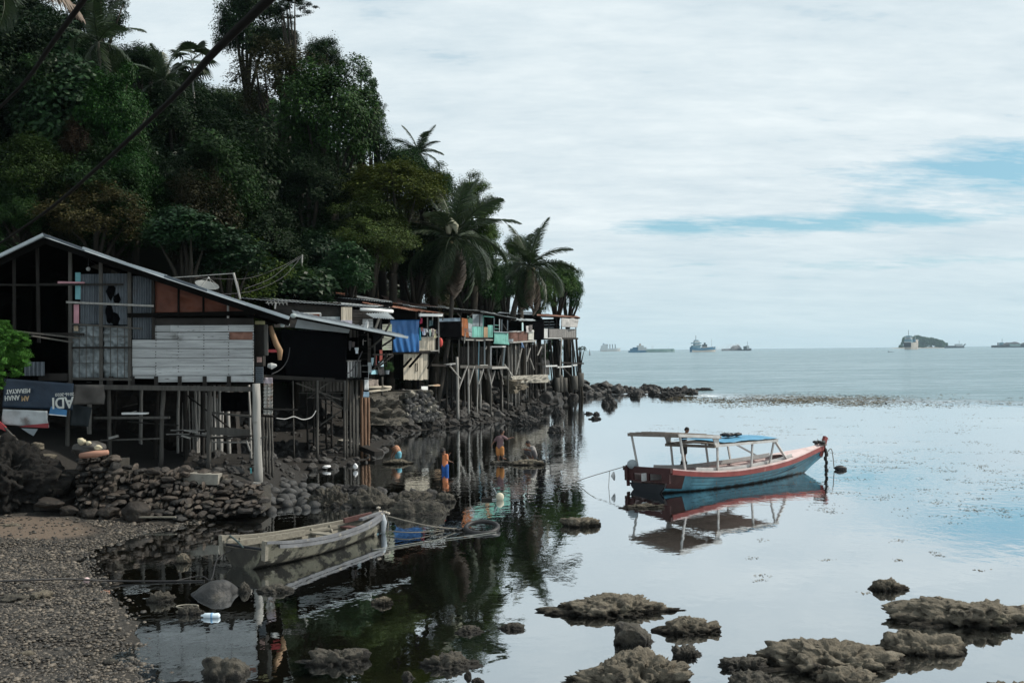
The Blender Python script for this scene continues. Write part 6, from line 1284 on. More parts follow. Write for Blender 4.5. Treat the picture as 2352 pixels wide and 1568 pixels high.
for x, y0, y1, r_, lb in ((1855, 1095, 1215, .22, 'tallest'), (1912, 1130, 1210, .2, 'low'), (2032, 1105, 1185, .27, 'stout'), (2105, 1070, 1150, .3, 'seaward'), (1815, 1130, 1210, .2, 'inland')):
    a_ = F7.p(zE(x, y0), .4); b_ = F7.p(zE(x, y1), .4); b_.z -= .6
    tag(MB().tube([b_, a_.lerp(b_, .5), a_], [r_*1.05, r_, r_*.97], 14).build('concrete_pile', mat('ribbed_concrete', (.075, .072, .065), .9, .3, 4, WS, .3, 12), None, b_, True), {'tallest': 'tallest dark concrete pile under the last house', 'low': 'low dark concrete pile right of the tallest one', 'stout': 'stout ribbed concrete pile under the seaward stilts', 'seaward': 'fat concrete pile furthest out on the point', 'inland': 'leaning concrete pile left of the tallest one'}[lb], 'pile')
# rubble bank below the bamboo hut
rb = thing('rubble_bank', 'mortared rubble bank under the bamboo hut', 'wall', F4.p(zD(1900, 600)))
def bank(name, qs, F, off, seed, m, amp): mb = MB(); F.sheet(mb, qs, 34, 18, wrink(seed, amp, 9, 7), off, .8); return mb.build(name, m, rb)
bank('mortared_face', [zD(1740, 860), zD(2180, 760), zD(2050, 455), zD(1760, 455)], F4, .6, 31, M_conc, .35)
bank('rough_face', [zD(1350, 850), zD(1750, 860), zD(1760, 470), zD(1340, 540)], Fac(845, 44, 926, 50), .3, 33, M_reefD, .4)
mb = MB()
for k in range(150):
    x = rnd.uniform(1780, 2160); y = rnd.uniform(470, 800)
    if x > 2050+(y-455)*.35: continue
    s_ = rnd.uniform(.08, .2); mb.ball(F4.p(zD(x, y), .62), (s_*1.2, s_*.8, s_), 1)
o = mb.build('embedded_stones', M_cob, rb, smooth=True); o['kind'] = 'stuff'
# wires over the roofs
for i, (pts, r_) in enumerate(((((440, 636), (560, 640), (640, 615), (690, 588)), .008), (((560, 664), (620, 640), (660, 610), (692, 590)), .008), (((505, 676), (580, 668), (650, 636), (690, 592)), .008))):
    cable('wire', ('thin wire dipping from the pole towards the plank house, uppermost', 'thin wire dipping steeply below the uppermost one', 'longest thin wire, lowest over the middle roofs')[i], [at(x, y, 38+2*k) for k, (x, y) in enumerate(pts)], r_, M_wire, 'wire')
tag(MB().tube([at(690, 690, 46), at(692, 640, 46), at(694, 585, 46)], .05, 6).build('utility_pole', M_postL, None, at(690, 690, 46)), 'slim pale utility pole among the trees where the wires meet', 'pole')
# ---------------------------------------------------------------- boats
def hull_secs(L, st, n=22):
    """st: control stations (x, half beam at top, half beam at the waterline, keel z, sheer z) -> smooth stations"""
    xs = np.array([s[0] for s in st]); out = []
    def ip(col, x):
        ys = np.array([s[col] for s in st]); k = np.searchsorted(xs, x)-1; k = min(max(k, 0), len(xs)-2)
        m = np.gradient(ys, xs); h = xs[k+1]-xs[k]; t_ = (x-xs[k])/h
        return (2*t_**3-3*t_**2+1)*ys[k]+(t_**3-2*t_**2+t_)*h*m[k]+(-2*t_**3+3*t_**2)*ys[k+1]+(t_**3-t_**2)*h*m[k+1]
    for i in range(n+1):
        x = xs[0]+(xs[-1]-xs[0])*i/n; out.append([x]+[float(ip(c, x)) for c in range(1, 5)])
    return out
def half_sec(s, m=8, inset=0.0, chine=.5):
    x, bt, bw, kz, sz = s; pts = []
    for j in range(m+1):
        v = j/m; z = kz+(sz-kz)*v
        y = bw*min(1, (v/.38))**chine if v < .38 else bw+(bt-bw)*((v-.38)/.62)
        pts.append((x, max(y-inset, .0), z+(inset if v < .2 else 0)))
    return pts
class Boat:
    def __init__(s, name, label, cat, origin, yaw):
        s.M = Matrix.Translation(origin) @ Matrix.Rotation(yaw, 4, 'Z'); s.root = thing(name, label, cat, origin)
    def w(s, p): return s.M @ Vector(p)
    def put(s, mb, name, m, parent=None, smooth=False):
        mb.v = [tuple(s.M @ Vector(v)) for v in mb.v]; return mb.build(name, m, parent or s.root, None, smooth)
    def skin(s, secs, name, m, inset=0.0, v0=0.0, v1=1.0, smooth=True, mm=10, flip=False, parent=None):
        mb = MB(); W = None
        for sec in secs:
            h = [p for j, p in enumerate(half_sec(sec, mm, inset)) if v0-1e-6 <= j/mm <= v1+1e-6]
            row = [(p[0], -p[1], p[2]) for p in reversed(h)]+[(p[0], p[1], p[2]) for p in (h if v0 > 0 else h[1:])]
            W = len(row); mb.v.extend(row)
        for i in range(len(secs)-1):
            for j in range(W-1):
                if v0 > 0 and j == W//2-1: continue
                a = i*W+j; mb.f.append((a, a+1, a+W+1, a+W)); mb.m.append(0)
        return s.put(mb, name, m, parent, smooth)
    def edge(s, secs, name, m, w_, h_, dy=0.0, dz=0.0, side=(1, -1), i0=0, i1=None, parent=None):
        for sd in side:
            mb = MB(); P = [Vector((q[0], sd*(q[1]+dy), q[4]+dz)) for q in secs[i0:i1]]; vs = []
            for p in P: vs += [p+Vector((0, a*w_/2, b*h_/2)) for a, b in ((-1, -1), (1, -1), (1, 1), (-1, 1))]
            fs = [(0, 1, 2, 3), tuple(len(vs)-4+k for k in (3, 2, 1, 0))]
            for i in range(len(P)-1):
                for k in range(4): a = i*4+k; b = i*4+(k+1) % 4; fs.append((a, a+4, b+4, b))
            mb.add(vs, fs); s.put(mb, name, m, parent)
M_bhull = mat('faded_blue_paint', (.04, .15, .21), .6, .3, 1.5, (.4, 2, 3), .1, 20, .35, 0, [((.13, .075, .035), 5, .58, .70, (4, 4, .35)), ((.03, .09, .13), 1.6, .55, .75), ((.10, .28, .36), 1.1, .56, .8)], wet=.10)
M_red = mat('faded_red_paint', (.165, .036, .034), .65, .3, 2.5, None, .1, 20, .3, 0, [((.30, .20, .18), 3, .62, .76)])
M_maroon = mat('maroon_paint', (.038, .013, .013), .6, .3, 3)
M_tar = mat('black_bottom_paint', (.010, .012, .016), .55, .3, 3)
M_pink = mat('pink_white_paint', (.50, .40, .39), .7, .25, 2.5, None, .1, 20, .3, 0, [((.34, .16, .14), 1.6, .56, .75)])
M_wht = mat('worn_white_paint', (.40, .40, .395), .65, .25, 3, None, .1, 20, .3, 0, [((.28, .25, .22), 2.6, .6, .78)])
M_gw = mat('grey_board', (.19, .165, .145), .85, .35, 2.5, HS, .2, 12, .2, .2)
so_ = gnd(*zF(640, 690)); bo = gnd(*zF(1810, 545)); ax = (bo-so_).normalized(); yaw = math.atan2(ax.y, ax.x)
perp = Vector((-ax.y, ax.x, 0)); O = so_+perp*.78
b = Boat('fishing_boat', 'blue wooden boat with a red rail and a flat-roofed canopy, moored on the calm water', 'boat', O, yaw)
Lw = (bo-so_).length
ST = [(-.25, .93, .66, -.22, .66), (.3, 1.0, .78, -.28, .58), (Lw*.35, 1.02, .86, -.32, .44), (Lw*.62, .93, .72, -.30, .47), (Lw*.85, .70, .44, -.24, .55), (Lw+.15, .44, .16, -.12, .66), (Lw+.9, .20, .05, .16, .74), (Lw+1.55, .035, .02, .45, .82)]
b.M = b.M @ Matrix.Rotation(R(-2.6), 4, 'X')
S = hull_secs(Lw, ST, 30)
HB = b.skin(S, 'hull', M_bhull)
b.skin(S, 'inner_lining', M_pink, inset=.05, v0=.15)
M_seam = mat('seam', (.015, .04, .05), .8)
def ribbon(v0, v1, out, name, m, i0, i1, par=None):
    for sd in (1, -1):
        mb = MB(); n = 0
        for sec in S[i0:i1]:
            x, bt, bw, kz, sz = sec
            for v in (v0, v1): z = kz+(sz-kz)*v; y = bw+(bt-bw)*((v-.38)/.62) if v > .38 else bw*min(1, v/.38)**.5; mb.v.append((x, sd*(y+out), z)); n += 1
        for i in range(n//2-1): mb.f.append((2*i, 2*i+1, 2*i+3, 2*i+2)); mb.m.append(0)
        b.put(mb, name, m, par)
b.edge(S, 'rub_rail', M_red, .07, .13, .03, -.08); b.edge(S, 'gunwale', M_pink, .13, .035, -.02, .005); 
for v_ in (.52, .64, .77): ribbon(v_, v_+.014, .005, 'plank_seam', M_seam, 3, 29, HB)
ribbon(.40, .86, .012, 'stern_dark_planking', M_maroon, 0, 3, HB); ribbon(.0, .40, .012, 'stern_dark_bottom', M_tar, 0, 3, HB)
# stern board with its cut-outs
s0 = S[0]; mb = MB(); hs = half_sec(s0, 8); low = [(p[0]-.03, p[1], p[2]) for p in hs if p[2] < .27]; ring = [(q[0], -q[1], q[2]) for q in reversed(low)]+low[1:]
b.put(mb.prism([Vector(q) for q in ring], (-.05, 0, 0)), 'stern_board', M_tar)
mb = MB(); zz = .27
for y0, y1, z0, z1 in ((-.93, -.62, .27, .56), (.55, .93, .27, .56), (-.62, .55, .27, .31), (-.10, .0, .31, .50), (-.62, .55, .50, .56)): mb.box((-.30, (y0+y1)/2, (z0+z1)/2), (.06, y1-y0, z1-z0))
b.put(mb, 'stern_rail_board', M_maroon)
mb = MB(); mb.box((-.28, 0, .62), (.10, 1.98, .12)); b.put(mb, 'stern_beam', M_maroon); mb = MB(); mb.bar((-.34, .78, .72), (-.36, .74, .12), .09, .05); b.put(mb, 'rudder_post', M_maroon)
mb = MB(); mb.bar((-.10, 0, .30), (-.10, 0, .52), .8, .03); b.put(mb, 'stern_locker', M_whiteD)
# decks
mb = MB(); vs = []
for q in S[2:30]: vs.append(q)
mb = MB(); n0 = 0
for q in S[:24]: y = max(q[1]*.86-.05, .04); z = q[4]-.36 if q[0] > 2.2 else q[4]-.16; mb.v += [(q[0], -y, z), (q[0], y, z)]; n0 += 1
for i in range(n0-1): mb.f.append((2*i, 2*i+2, 2*i+3, 2*i+1)); mb.m.append(0)
b.put(mb, 'deck', M_pink)
for sd in (1, -1):
    mb = MB(); P = [(q[0], sd*(q[1]-.17), q[4]+.05) for q in S[4:23]]
    for p, q in zip(P, P[1:]): mb.bar(p, q, .04, .12)
    b.put(mb, 'coaming', M_wht)
mb = MB(); F_ = [q for q in S if q[0] > Lw*.80]; n0 = 0
for q in F_[2:]: y = max(q[1]-.03, .01); mb.v += [(q[0], -y, q[4]+.02), (q[0], 0, q[4]+.07), (q[0], y, q[4]+.02)]; n0 += 1
for i in range(n0-1): a = i*3; mb.f += [(a, a+3, a+4, a+1), (a+1, a+4, a+5, a+2)]; mb.m += [0, 0]
b.put(mb, 'foredeck', M_pink)
tip = S[-1]; mb = MB(); mb.bar((tip[0]-.12, 0, tip[4]-.35), (tip[0]+.22, 0, tip[4]+.26), .10, .15); b.put(mb, 'stem_post', M_red); mb = MB(); mb.bar((tip[0]-.05, -.22, tip[4]+.03), (tip[0]-.05, .22, tip[4]+.03), .07, .06); b.put(mb, 'mooring_cleat', M_gw)
mb = MB(); mb.bar((tip[0]-.02, 0, tip[4]-.25), (Lw+.12, 0, -.2), .06, .1); b.put(mb, 'stem', M_bhull)
for x in (1.6, 3.0, 4.0, 4.9):
    q = min(S, key=lambda s_: abs(s_[0]-x)); mb = MB(); mb.box((x, 0, q[4]-.12), (.16, q[1]*1.85, .05)); b.put(mb, 'thwart', M_pink)
# canopy: high rear roof, lower front roof with a blue sheet
zr, zfz = 1.60, 1.22
def slats(x0, x1, y, z, n, m, name, th=.035, camber=.05, dz=0.0):
    mb = MB()
    for k in range(n):
        y0 = -y+2*y*k/n; y1 = -y+2*y*(k+.94)/n; yc = (y0+y1)/2; zc_ = z+camber*(1-(yc/y)**2)+rnd.uniform(-.006, .006); mb.bar((x0, yc, zc_), (x1, yc, zc_+dz), y1-y0, th)
    return b.put(mb, name, m)
slats(.0, 1.62, 1.02, zr, 8, M_gw, 'rear_roof', dz=-.14); mb = MB(); mb.bar((-.02, -1.05, zr-.03), (-.02, 1.05, zr-.03), .05, .09); mb.bar((1.63, -1.05, zr-.17), (1.63, 1.05, zr-.17), .05, .08); b.put(mb, 'roof_beam', M_gw)
for sd in (-1, 1): mb = MB(); mb.bar((-.04, sd*1.03, zr-.02), (1.66, sd*1.03, zr-.16), .04, .08); b.put(mb, 'roof_edge', M_wht)
slats(1.45, 4.1, .97, zfz, 7, M_gw, 'front_roof'); mb = MB(); mb.bar((1.43, -1.02, zfz-.04), (1.43, 1.02, zfz-.04), .05, .08); b.put(mb, 'roof_beam', M_gw)
for sd in (-1, 1): mb = MB(); mb.bar((1.43, sd*.99, zfz-.03), (4.12, sd*.99, zfz-.03), .04, .07); b.put(mb, 'roof_edge', M_wht)
mb = MB(True); mb.sheet([(1.75, -.99, zfz+.07), (4.08, -1.0, zfz+.06), (4.08, 1.0, zfz+.10), (1.75, .98, zfz+.11)], 26, 12, lambda u, v: .035*math.sin(v*3.14)+wrink(21, .02, 5, 3)(u, v), .012); b.put(mb, 'canopy_sheet', mat('sky_blue_sheet', (.06, .22, .36), .5, .2, 3), None, True)
mb = MB()
for k in range(9): mb.ball((2.95+rnd.uniform(-.25, .3), -.2+rnd.uniform(-.25, .25), zfz+.20), (.14, .12, .06), 1)
rp = b.put(mb, 'rope_heap', M_blackrub, None, True)
for sd in (-1, 1):     # curved knees between the two roofs
    mb = MB(); P = [(1.70, sd*.98, zr-.06), (1.52, sd*.98, zr-.16), (1.45, sd*.98, zfz-.02)]; mb.prism([Vector((1.64, sd*.96, zr-.18)), Vector((1.36, sd*.96, zr-.15)), Vector((1.42, sd*.96, zr-.28)), Vector((1.44, sd*.96, zfz-.05)), Vector((1.62, sd*.96, zfz-.05)), Vector((1.60, sd*.96, zr-.24))], (0, sd*.04, 0)); b.put(mb, 'roof_knee', M_wht)
gz = lambda x: float(np.interp(x, [q[0] for q in S], [q[4] for q in S])); gy = lambda x: float(np.interp(x, [q[0] for q in S], [q[1] for q in S]))
for x, xt, zt, sds in ((.15, .02, zr, (1,)), (.35, .12, zr, (-1,)), (1.6, 1.58, zfz, (1, -1)), (3.05, 3.05, zfz, (1, -1)), (3.95, 4.0, zfz, (1, -1))):
    for sd in sds: mb = MB(); mb.bar((x, sd*(gy(x)-.12), gz(x)-.05), (xt, sd*.95, zt-.03), .052, .045); b.put(mb, 'canopy_post', M_wht)
for sd in (-1, 1): mb = MB(); mb.bar((5.0, sd*(gy(5.0)-.16), gz(5.0)+.03), (4.05, sd*.95, zfz-.05), .07, .05); b.put(mb, 'canopy_brace', M_wht)
bw = [b.w((tip[0]-.02, -.05, tip[4]))]
tg = thing('mooring_rope', 'black weedy rope bundle hanging from the bow of the blue boat into the water', 'rope', (bw[0].x, bw[0].y, 0))
bx = at(*zF(1925, 330), 31.6)
mb = MB(); q0 = b.w((tip[0]+.05, -.12, tip[4]-.05)); 
for k in range(7): z = q0.z-.12-.13*k; mb.ball((q0.x+rnd.uniform(-.03, .03), q0.y+rnd.uniform(-.03, .03), z), (.07*rnd.uniform(.6, 1.3), .06, .10), 1)
mb.build('weed_bundle', M_blackrub, tg, smooth=True)
MB().tube([b.w((tip[0]-.1, .1, tip[4]+.12)), b.w((tip[0]+.04, -.06, tip[4]+.1)), q0+Vector((0, 0, -.2)), q0+Vector((.0, 0, -q0.z-.1))], .03, 6).build('rope', M_blackrub, tg, smooth=True)
mb = MB()
for k in range(8): a = k*.8; mb.ball(b.w((tip[0]-.12+.12*math.cos(a), .14*math.sin(a), tip[4]+.10+.02*(k % 2))), (.09, .09, .05), 1)
mb.build('rope_coil', M_blackrub, tg, smooth=True)
bd = gnd(*zF(2055, 488)); cable('rope', 'slack rope from the bow of the blue boat to its small black float', [q0+Vector((0, 0, -.25)), (q0*.6+bd*.4)+Vector((0, 0, .22)), bd+Vector((-.2, 0, .03))], .014, M_rope, 'rope')
me = rock_mesh('float', 61, 3, amp=(.2, .1, .05), mat_=M_blackrub, sc=(.22, .14, .09)); o = bpy.data.objects.new('float', me); COL.objects.link(o); o.location = bd+Vector((0, 0, .05)); tag(o, 'small black float on the water beyond the bow of the blue boat', 'float')
sl_ = b.w((-.3, .6, .74)); MB().ball(sl_, (.16, .12, .14), 2).build('rope_bundle', M_greyP, b.root, smooth=True)
cable('rope', 'taut stern line of the blue boat running off to the left over the water', [sl_, at(*zF(90, 495), 29.2), at(*zF(-80, 545), 29.5), gnd(1322, 1106, 0)], .011, M_rope, 'rope')
cl = at(*zF(118, 505), 29.2); tag(MB().tube([cl, cl+Vector((-.02, 0, -.12)), cl+Vector((.02, 0, -.25))], [.02, .07, .02], 7).build('plastic_bag', M_whiteD, None, cl, True), 'scrap of plastic bag caught on the stern line of the blue boat', 'bag')
cable('rope', 'thin cord hanging straight down from the stern line into the water', [at(*zF(82, 500), 29.2), at(*zF(74, 640), 29.2)], .008, M_rope, 'rope')
# ---------------------------------------------------------------- old rowing boat
sr = gnd(*zH(815, 885)); br = gnd(*zH(1890, 610)); ax = (br-sr).normalized(); yaw = math.atan2(ax.y, ax.x); perp = Vector((-ax.y, ax.x, 0)); O = sr+perp*.44; L2 = (br-sr).length
r_ = Boat('rowing_boat', 'old open wooden rowing boat with peeling pale paint, moored in the dark shallows', 'boat', O, yaw)
ST = [(-.05, .60, .42, -.10, .50), (.5, .63, .50, -.12, .42), (L2*.4, .62, .50, -.13, .35), (L2*.75, .50, .38, -.12, .33), (L2*1.0, .30, .18, -.06, .35), (L2+.72, .03, .02, .06, .40)]
S = hull_secs(L2, ST, 26)
M_peel = mat('peeling_paint', (.19, .18, .14), .8, .3, 3, None, .3, 14, .25, 0, [((.035, .034, .03), 3.2, .46, .55, (.8, 1, 1.5)), ((.02, .02, .02), 1.1, .58, .70), ((.40, .38, .31), 6, .62, .74)], wet=.07)
M_palew = mat('bleached_wood', (.205, .192, .16), .85, .3, 3, HS, .2, 12, .2, .2, [((.12, .11, .09), 3, .6, .76)])
M_gryp = mat('grey_gunwale', (.11, .115, .125), .75, .3, 4, None, .2, 16, .3, 0, [((.22, .21, .19), 5, .60, .72)])
HR = r_.skin(S, 'hull', M_peel); r_.skin(S, 'inner_lining', M_palew, inset=.035)
r_.edge(S, 'gunwale', M_gryp, .09, .05, -.0, .02, side=(-1,)); r_.edge(S, 'gunwale', M_palew, .09, .05, -.0, .02, side=(1,)); r_.edge(S, 'rub_rail', M_gryp, .04, .07, .02, -.05, side=(-1,), i0=2, parent=HR); r_.edge(S, 'inwale', M_palew, .035, .05, -.09, -.07)
for k in range(3, 22, 3):
    q = S[k]; mb = MB(); P = half_sec(q, 8, .05)
    for sd in (1, -1):
        for p, p2 in zip(P[1:], P[2:]): mb.bar((p[0], sd*p[1], p[2]), (p2[0], sd*p2[1], p2[2]), .05, .045)
    r_.put(mb, 'rib', M_palew)
mb = MB(); hs = half_sec(S[0], 8); low = [(p[0], p[1]*.97, p[2]) for p in hs if p[2] < .36]; ring = [(q[0], -q[1], q[2]) for q in reversed(low)]+low[1:]
r_.put(mb.prism([Vector(q) for q in ring], (.04, 0, 0)), 'stern_board', mat('blackened_stern', (.035, .033, .028), .8, .4, 4, None, .3, 14, .2, 0, [((.20, .19, .14), 2.2, .55, .7)]))
for sd, yy in ((1, .56), (-1, .55)): mb = MB(); mb.bar((-.03, sd*yy, .18), (-.03, sd*(yy+.03), .55), .08, .10); r_.put(mb, 'stern_post', M_palew)
mb = MB(); mb.bar((.02, -.5, .37), (.02, .5, .37), .05, .04); r_.put(mb, 'stern_capping', M_tar)
mb = MB(); mb.bar((.25, .43, .36), (L2*.62, .42, .28), .05, .12); r_.put(mb, 'side_bench', M_palew)
for x, y in ((L2*.7, .3), (L2*.93, .22)): mb = MB(); mb.box((x, 0, gz(0)*0+.24 if x < 2.4 else .27), (.18, .95 if x < 2.4 else .6, .035)); r_.put(mb, 'thwart', M_palew if x < 2.4 else mat('reddish_board', (.085, .042, .038), .8, .3, 4))
mb = MB(); mb.bar((L2*.92, .22, .40), (L2+.45, .06, .45), .06, .10); r_.put(mb, 'bow_board', mat('reddish_board', (.085, .042, .038), .8, .3, 4)); mb = MB(); mb.bar((L2*.98, -.08, .42), (L2+.74, .0, .46), .10, .05); r_.put(mb, 'bow_plank', M_gryp)
mb = MB(); mb.bar((L2+.72, 0, .45), (L2+.42, 0, -.1), .06, .07); r_.put(mb, 'stem', M_palew)
mb = MB(); n0 = 0
for q in S[1:24]: y = max(q[2]*.8, .02); mb.v += [(q[0], -y, -.01), (q[0], y, -.01)]; n0 += 1
for i in range(n0-1): mb.f.append((2*i, 2*i+2, 2*i+3, 2*i+1)); mb.m.append(0)
r_.put(mb, 'bottom_boards', M_palew)
bowp = r_.w((L2+.70, 0, .42))
kn = thing('rope_knot', 'tangle of pale rope and rag tied round the bow of the rowing boat', 'rope', bowp)
mb = MB()
for k in range(16): mb.ball(bowp+Vector((rnd.gauss(0, .07), rnd.gauss(0, .05), rnd.gauss(.02, .05))), (.05*rnd.uniform(.6, 1.3), .045, .035), 1)
mb.build('knot', mat('pale_rope', (.30, .27, .23), .9, .4, 9), kn, smooth=True)
MB().tube([bowp+Vector((.04, -.05, 0)), bowp+Vector((.07, -.06, -.16)), bowp+Vector((.06, -.06, -.34)), bowp+Vector((.07, -.06, -.50))], [.05, .075, .06, .015], 8).build('rag', mat('pale_blue_rag', (.28, .31, .34), .8, .35, 9), kn, smooth=True)
MB().tube([bowp+Vector((.12, -.02, -.02)), bowp+Vector((.17, -.04, -.2)), bowp+Vector((.15, -.04, -.42)), bowp+Vector((.16, -.04, -.58))], .012, 5).build('loose_end', M_rope, kn, smooth=True)
cable('rope', 'bow line of the rowing boat reaching to the black rubber ring', [bowp+Vector((.1, 0, -.03)), at(980, 1206, 22), gnd(1050, 1214, .03)], .014, M_rope, 'rope')
cable('rope', 'second line low over the water from the rowing boat bow', [bowp+Vector((.05, 0, -.35)), at(940, 1222, 21.8), gnd(1020, 1218, .02)], .011, M_rope, 'rope')
cable('rope', 'long pale line floating from the rowing boat across the reflections', [gnd(855, 1262, .02), gnd(950, 1247, .015), gnd(1060, 1232, .02), gnd(1140, 1221, .015)], .008, mat('pale_line', (.16, .17, .16), .8), 'rope')
rg = gnd(1107, 1213, .05); mb = MB(); N = 22; mb.tube([rg+Vector((.36*math.cos(2*math.pi*k/N), .30*math.sin(2*math.pi*k/N), .02+.08*math.sin(2*math.pi*k/N))) for k in range(N+1)], .055, 9, False)
tag(mb.build('rubber_ring', M_blackrub, None, rg, True), 'black rubber ring floating at the end of the rowing boat lines', 'ring')
mb = MB(); 
for k in range(26): p = gnd(1015+k*3+rnd.uniform(-2, 2), 1215+rnd.uniform(-2, 2), .02); mb.ball(p, (.05, .04, .03), 1)
tag(mb.build('weed_tangle', M_blackrub, None, gnd(1050, 1215), True), 'dark weedy tangle of line just left of the rubber ring', 'weed')
bu = gnd(*zG(1470, 1025)); by_ = thing('buoy', 'white round buoy with a stick, afloat in the dark reflections', 'buoy', bu)
MB().ball(bu+Vector((0, 0, .08)), (.11, .11, .12), 3).build('float_ball', mat('aged_buoy', (.40, .38, .30), .6, .2, 6), by_, smooth=True)
pole('stick', M_greyP, by_, bu+Vector((-.08, 0, .15)), at(*zG(1392, 880), bu.y), .014); MB().box(at(*zG(1315, 1018), bu.y), (.28, .12, .08)).build('wood_block', M_dark, by_); pole('strut', M_whiteD, by_, at(*zG(1350, 1022), bu.y), bu+Vector((-.05, 0, .03)), .02)
cable('hose', 'dark cable lying across the gravel into the shallows', [gnd(-30, 1335, .5), gnd(80, 1331, .32), gnd(160, 1329, .22), gnd(250, 1333, .06), gnd(360, 1334, .02), gnd(470, 1333, .01)], .017, M_blackrub, 'cable')
cable('rope', 'stern line of the rowing boat curving down beside the black boulder', [r_.w((-.05, .3, .3)), r_.w((-.4, .3, .18)), gnd(485, 1330, .1), gnd(460, 1322, .05), gnd(400, 1334, .02)], .012, M_blackrub, 'rope')
cable('rope', 'dark green rope looped over the stern of the rowing boat', [r_.w((.25, .62, .45)), r_.w((.1, .5, .52)), r_.w((-.02, .2, .48)), r_.w((-.03, .0, .36))], .018, mat('green_rope', (.04, .06, .06), .8), 'rope')
bt = gnd(485, 1418, .0); bo_ = thing('bottle', 'pale blue plastic bottle floating in the dark shallows', 'bottle', bt)
MB().tube([bt+Vector((-.16, .02, .03)), bt+Vector((-.13, .02, .03)), bt+Vector((-.10, .015, .03)), bt+Vector((.03, 0, .03)), bt+Vector((.04, 0, .03)), bt+Vector((.11, 0, .03)), bt+Vector((.135, 0, .03))], [.015, .018, .042, .045, .038, .045, .02], 12).build('body', mat('bottle_plastic', (.48, .56, .62), .25, .1, 5), bo_, smooth=True)
MB().tube([bt+Vector((.0, 0, .03)), bt+Vector((.03, 0, .03))], .0465, 12).build('label_band', mat('bottle_blue', (.16, .32, .5), .5), bo_, smooth=True)
for px, py, lb, s_ in ((815, 1076, 'crumpled white plastic bag standing at the edge of the cove', .115), (748, 1076, 'flattened pale plastic sheet on the stones by the cove', .2)):
    me = rock_mesh('plastic_bag', px, 3, amp=(.3, .2, .12), mat_=mat('white_bag', (.62, .63, .64), .5, .15, 6), sc=(s_*.7, s_*.5, s_*(.9 if s_ < .2 else .3))); o = bpy.data.objects.new('plastic_bag', me); COL.objects.link(o); o.location = gnd(px, py, .05)+Vector((0, .1, .06)); tag(o, lb, 'bag')
for px, py, lb in ((347, 2320/1.7417, 'small round pink float lying on the gravel edge by the dark cable'),): 
    p = gnd(347, 1333, .08) if False else gnd(347*.574, 1332, .12); tag(MB().ball(p, .055, 2).build('float', mat('pink_float', (.5, .38, .38), .6), None, p, True), lb, 'float')
tag(MB().bar(gnd(319, 1187, .2), gnd(404, 1187, .2), .05, .03).build('stick', M_palew, None, gnd(319, 1187, .2)), 'pale straight stick lying at the foot of the stone wall', 'stick')
rg2 = gnd(430, 1393, .03); tag(MB().tube([rg2+Vector((.17*math.cos(k*.3), .10*math.sin(k*.3), .01)) for k in range(19)], .012, 6).build('loop', M_palew, None, rg2, True), 'pale loop of cord lying in the shallows near the gravel', 'cord')
for i, (x0, y0, x1, y1) in enumerate(((1035, 1040, 1280, 1110), (1255, 1095, 1470, 1180))):
    p0 = gnd(*zD(x0, y0), .35); p1 = gnd(*zD(x1, y1), .15); tag(MB().bar(p0, p1, .4, .18).build('concrete_slab' if i == 0 else 'beam', M_conc if i == 0 else M_dark, None, p0), ('broken concrete slab sloping down to the cove', 'dark flat beam lying from the slab into the cove')[i], 'slab' if i == 0 else 'beam')
# ---------------------------------------------------------------- children in the shallows
DG = bpy.context.evaluated_depsgraph_get
def remesh(mb, name, m, parent, vox):
    me = mb.mesh(name); o = bpy.data.objects.new(name, me); COL.objects.link(o)
    md = o.modifiers.new('r', 'REMESH'); md.mode = 'VOXEL'; md.voxel_size = vox
    sm_ = o.modifiers.new('s', 'SMOOTH'); sm_.factor = .5; sm_.iterations = 2
    me2 = bpy.data.meshes.new_from_object(o.evaluated_get(DG())); bpy.data.objects.remove(o); bpy.data.meshes.remove(me)
    me2.materials.clear(); me2.name = name
    return link(name, me2, m, parent, None, True)
def cap(mb, a, b, r1, r2, n=10):
    a = Vector(a); b = Vector(b); mb.tube([a, a.lerp(b, .33), a.lerp(b, .66), b], [r1, r1*.67+r2*.33, r1*.33+r2*.67, r2], n); mb.ball(a, r1, 2); mb.ball(b, r2, 2)
def hand(mb, wr, d, palm_up, side):
    d = Vector(d).normalized(); n = Vector(palm_up); n = (n-d*n.dot(d)).normalized(); s = d.cross(n)*side
    c = Vector(wr)+d*.035; 
    for k in (-1, 0, 1): cap(mb, Vector(wr)+s*.010*k, Vector(wr)+d*.058+s*.018*k, .014, .013, 7)
    for k, l in zip((-1.5, -.5, .5, 1.5), (.040, .048, .045, .035)):
        p = Vector(wr)+d*.062+s*.0135*k; q = p+d*l*.55-n*.006; e = q+d*l*.42-n*.02; cap(mb, p, q, .0072, .007, 6); cap(mb, q, e, .007, .006, 6)
    p = Vector(wr)+d*.02+s*.022; cap(mb, p, p+(d*.5+s*.85)*.03, .009, .008, 6); cap(mb, p+(d*.5+s*.85)*.03, p+(d*.5+s*.85)*.03+d*.026, .008, .006, 6)
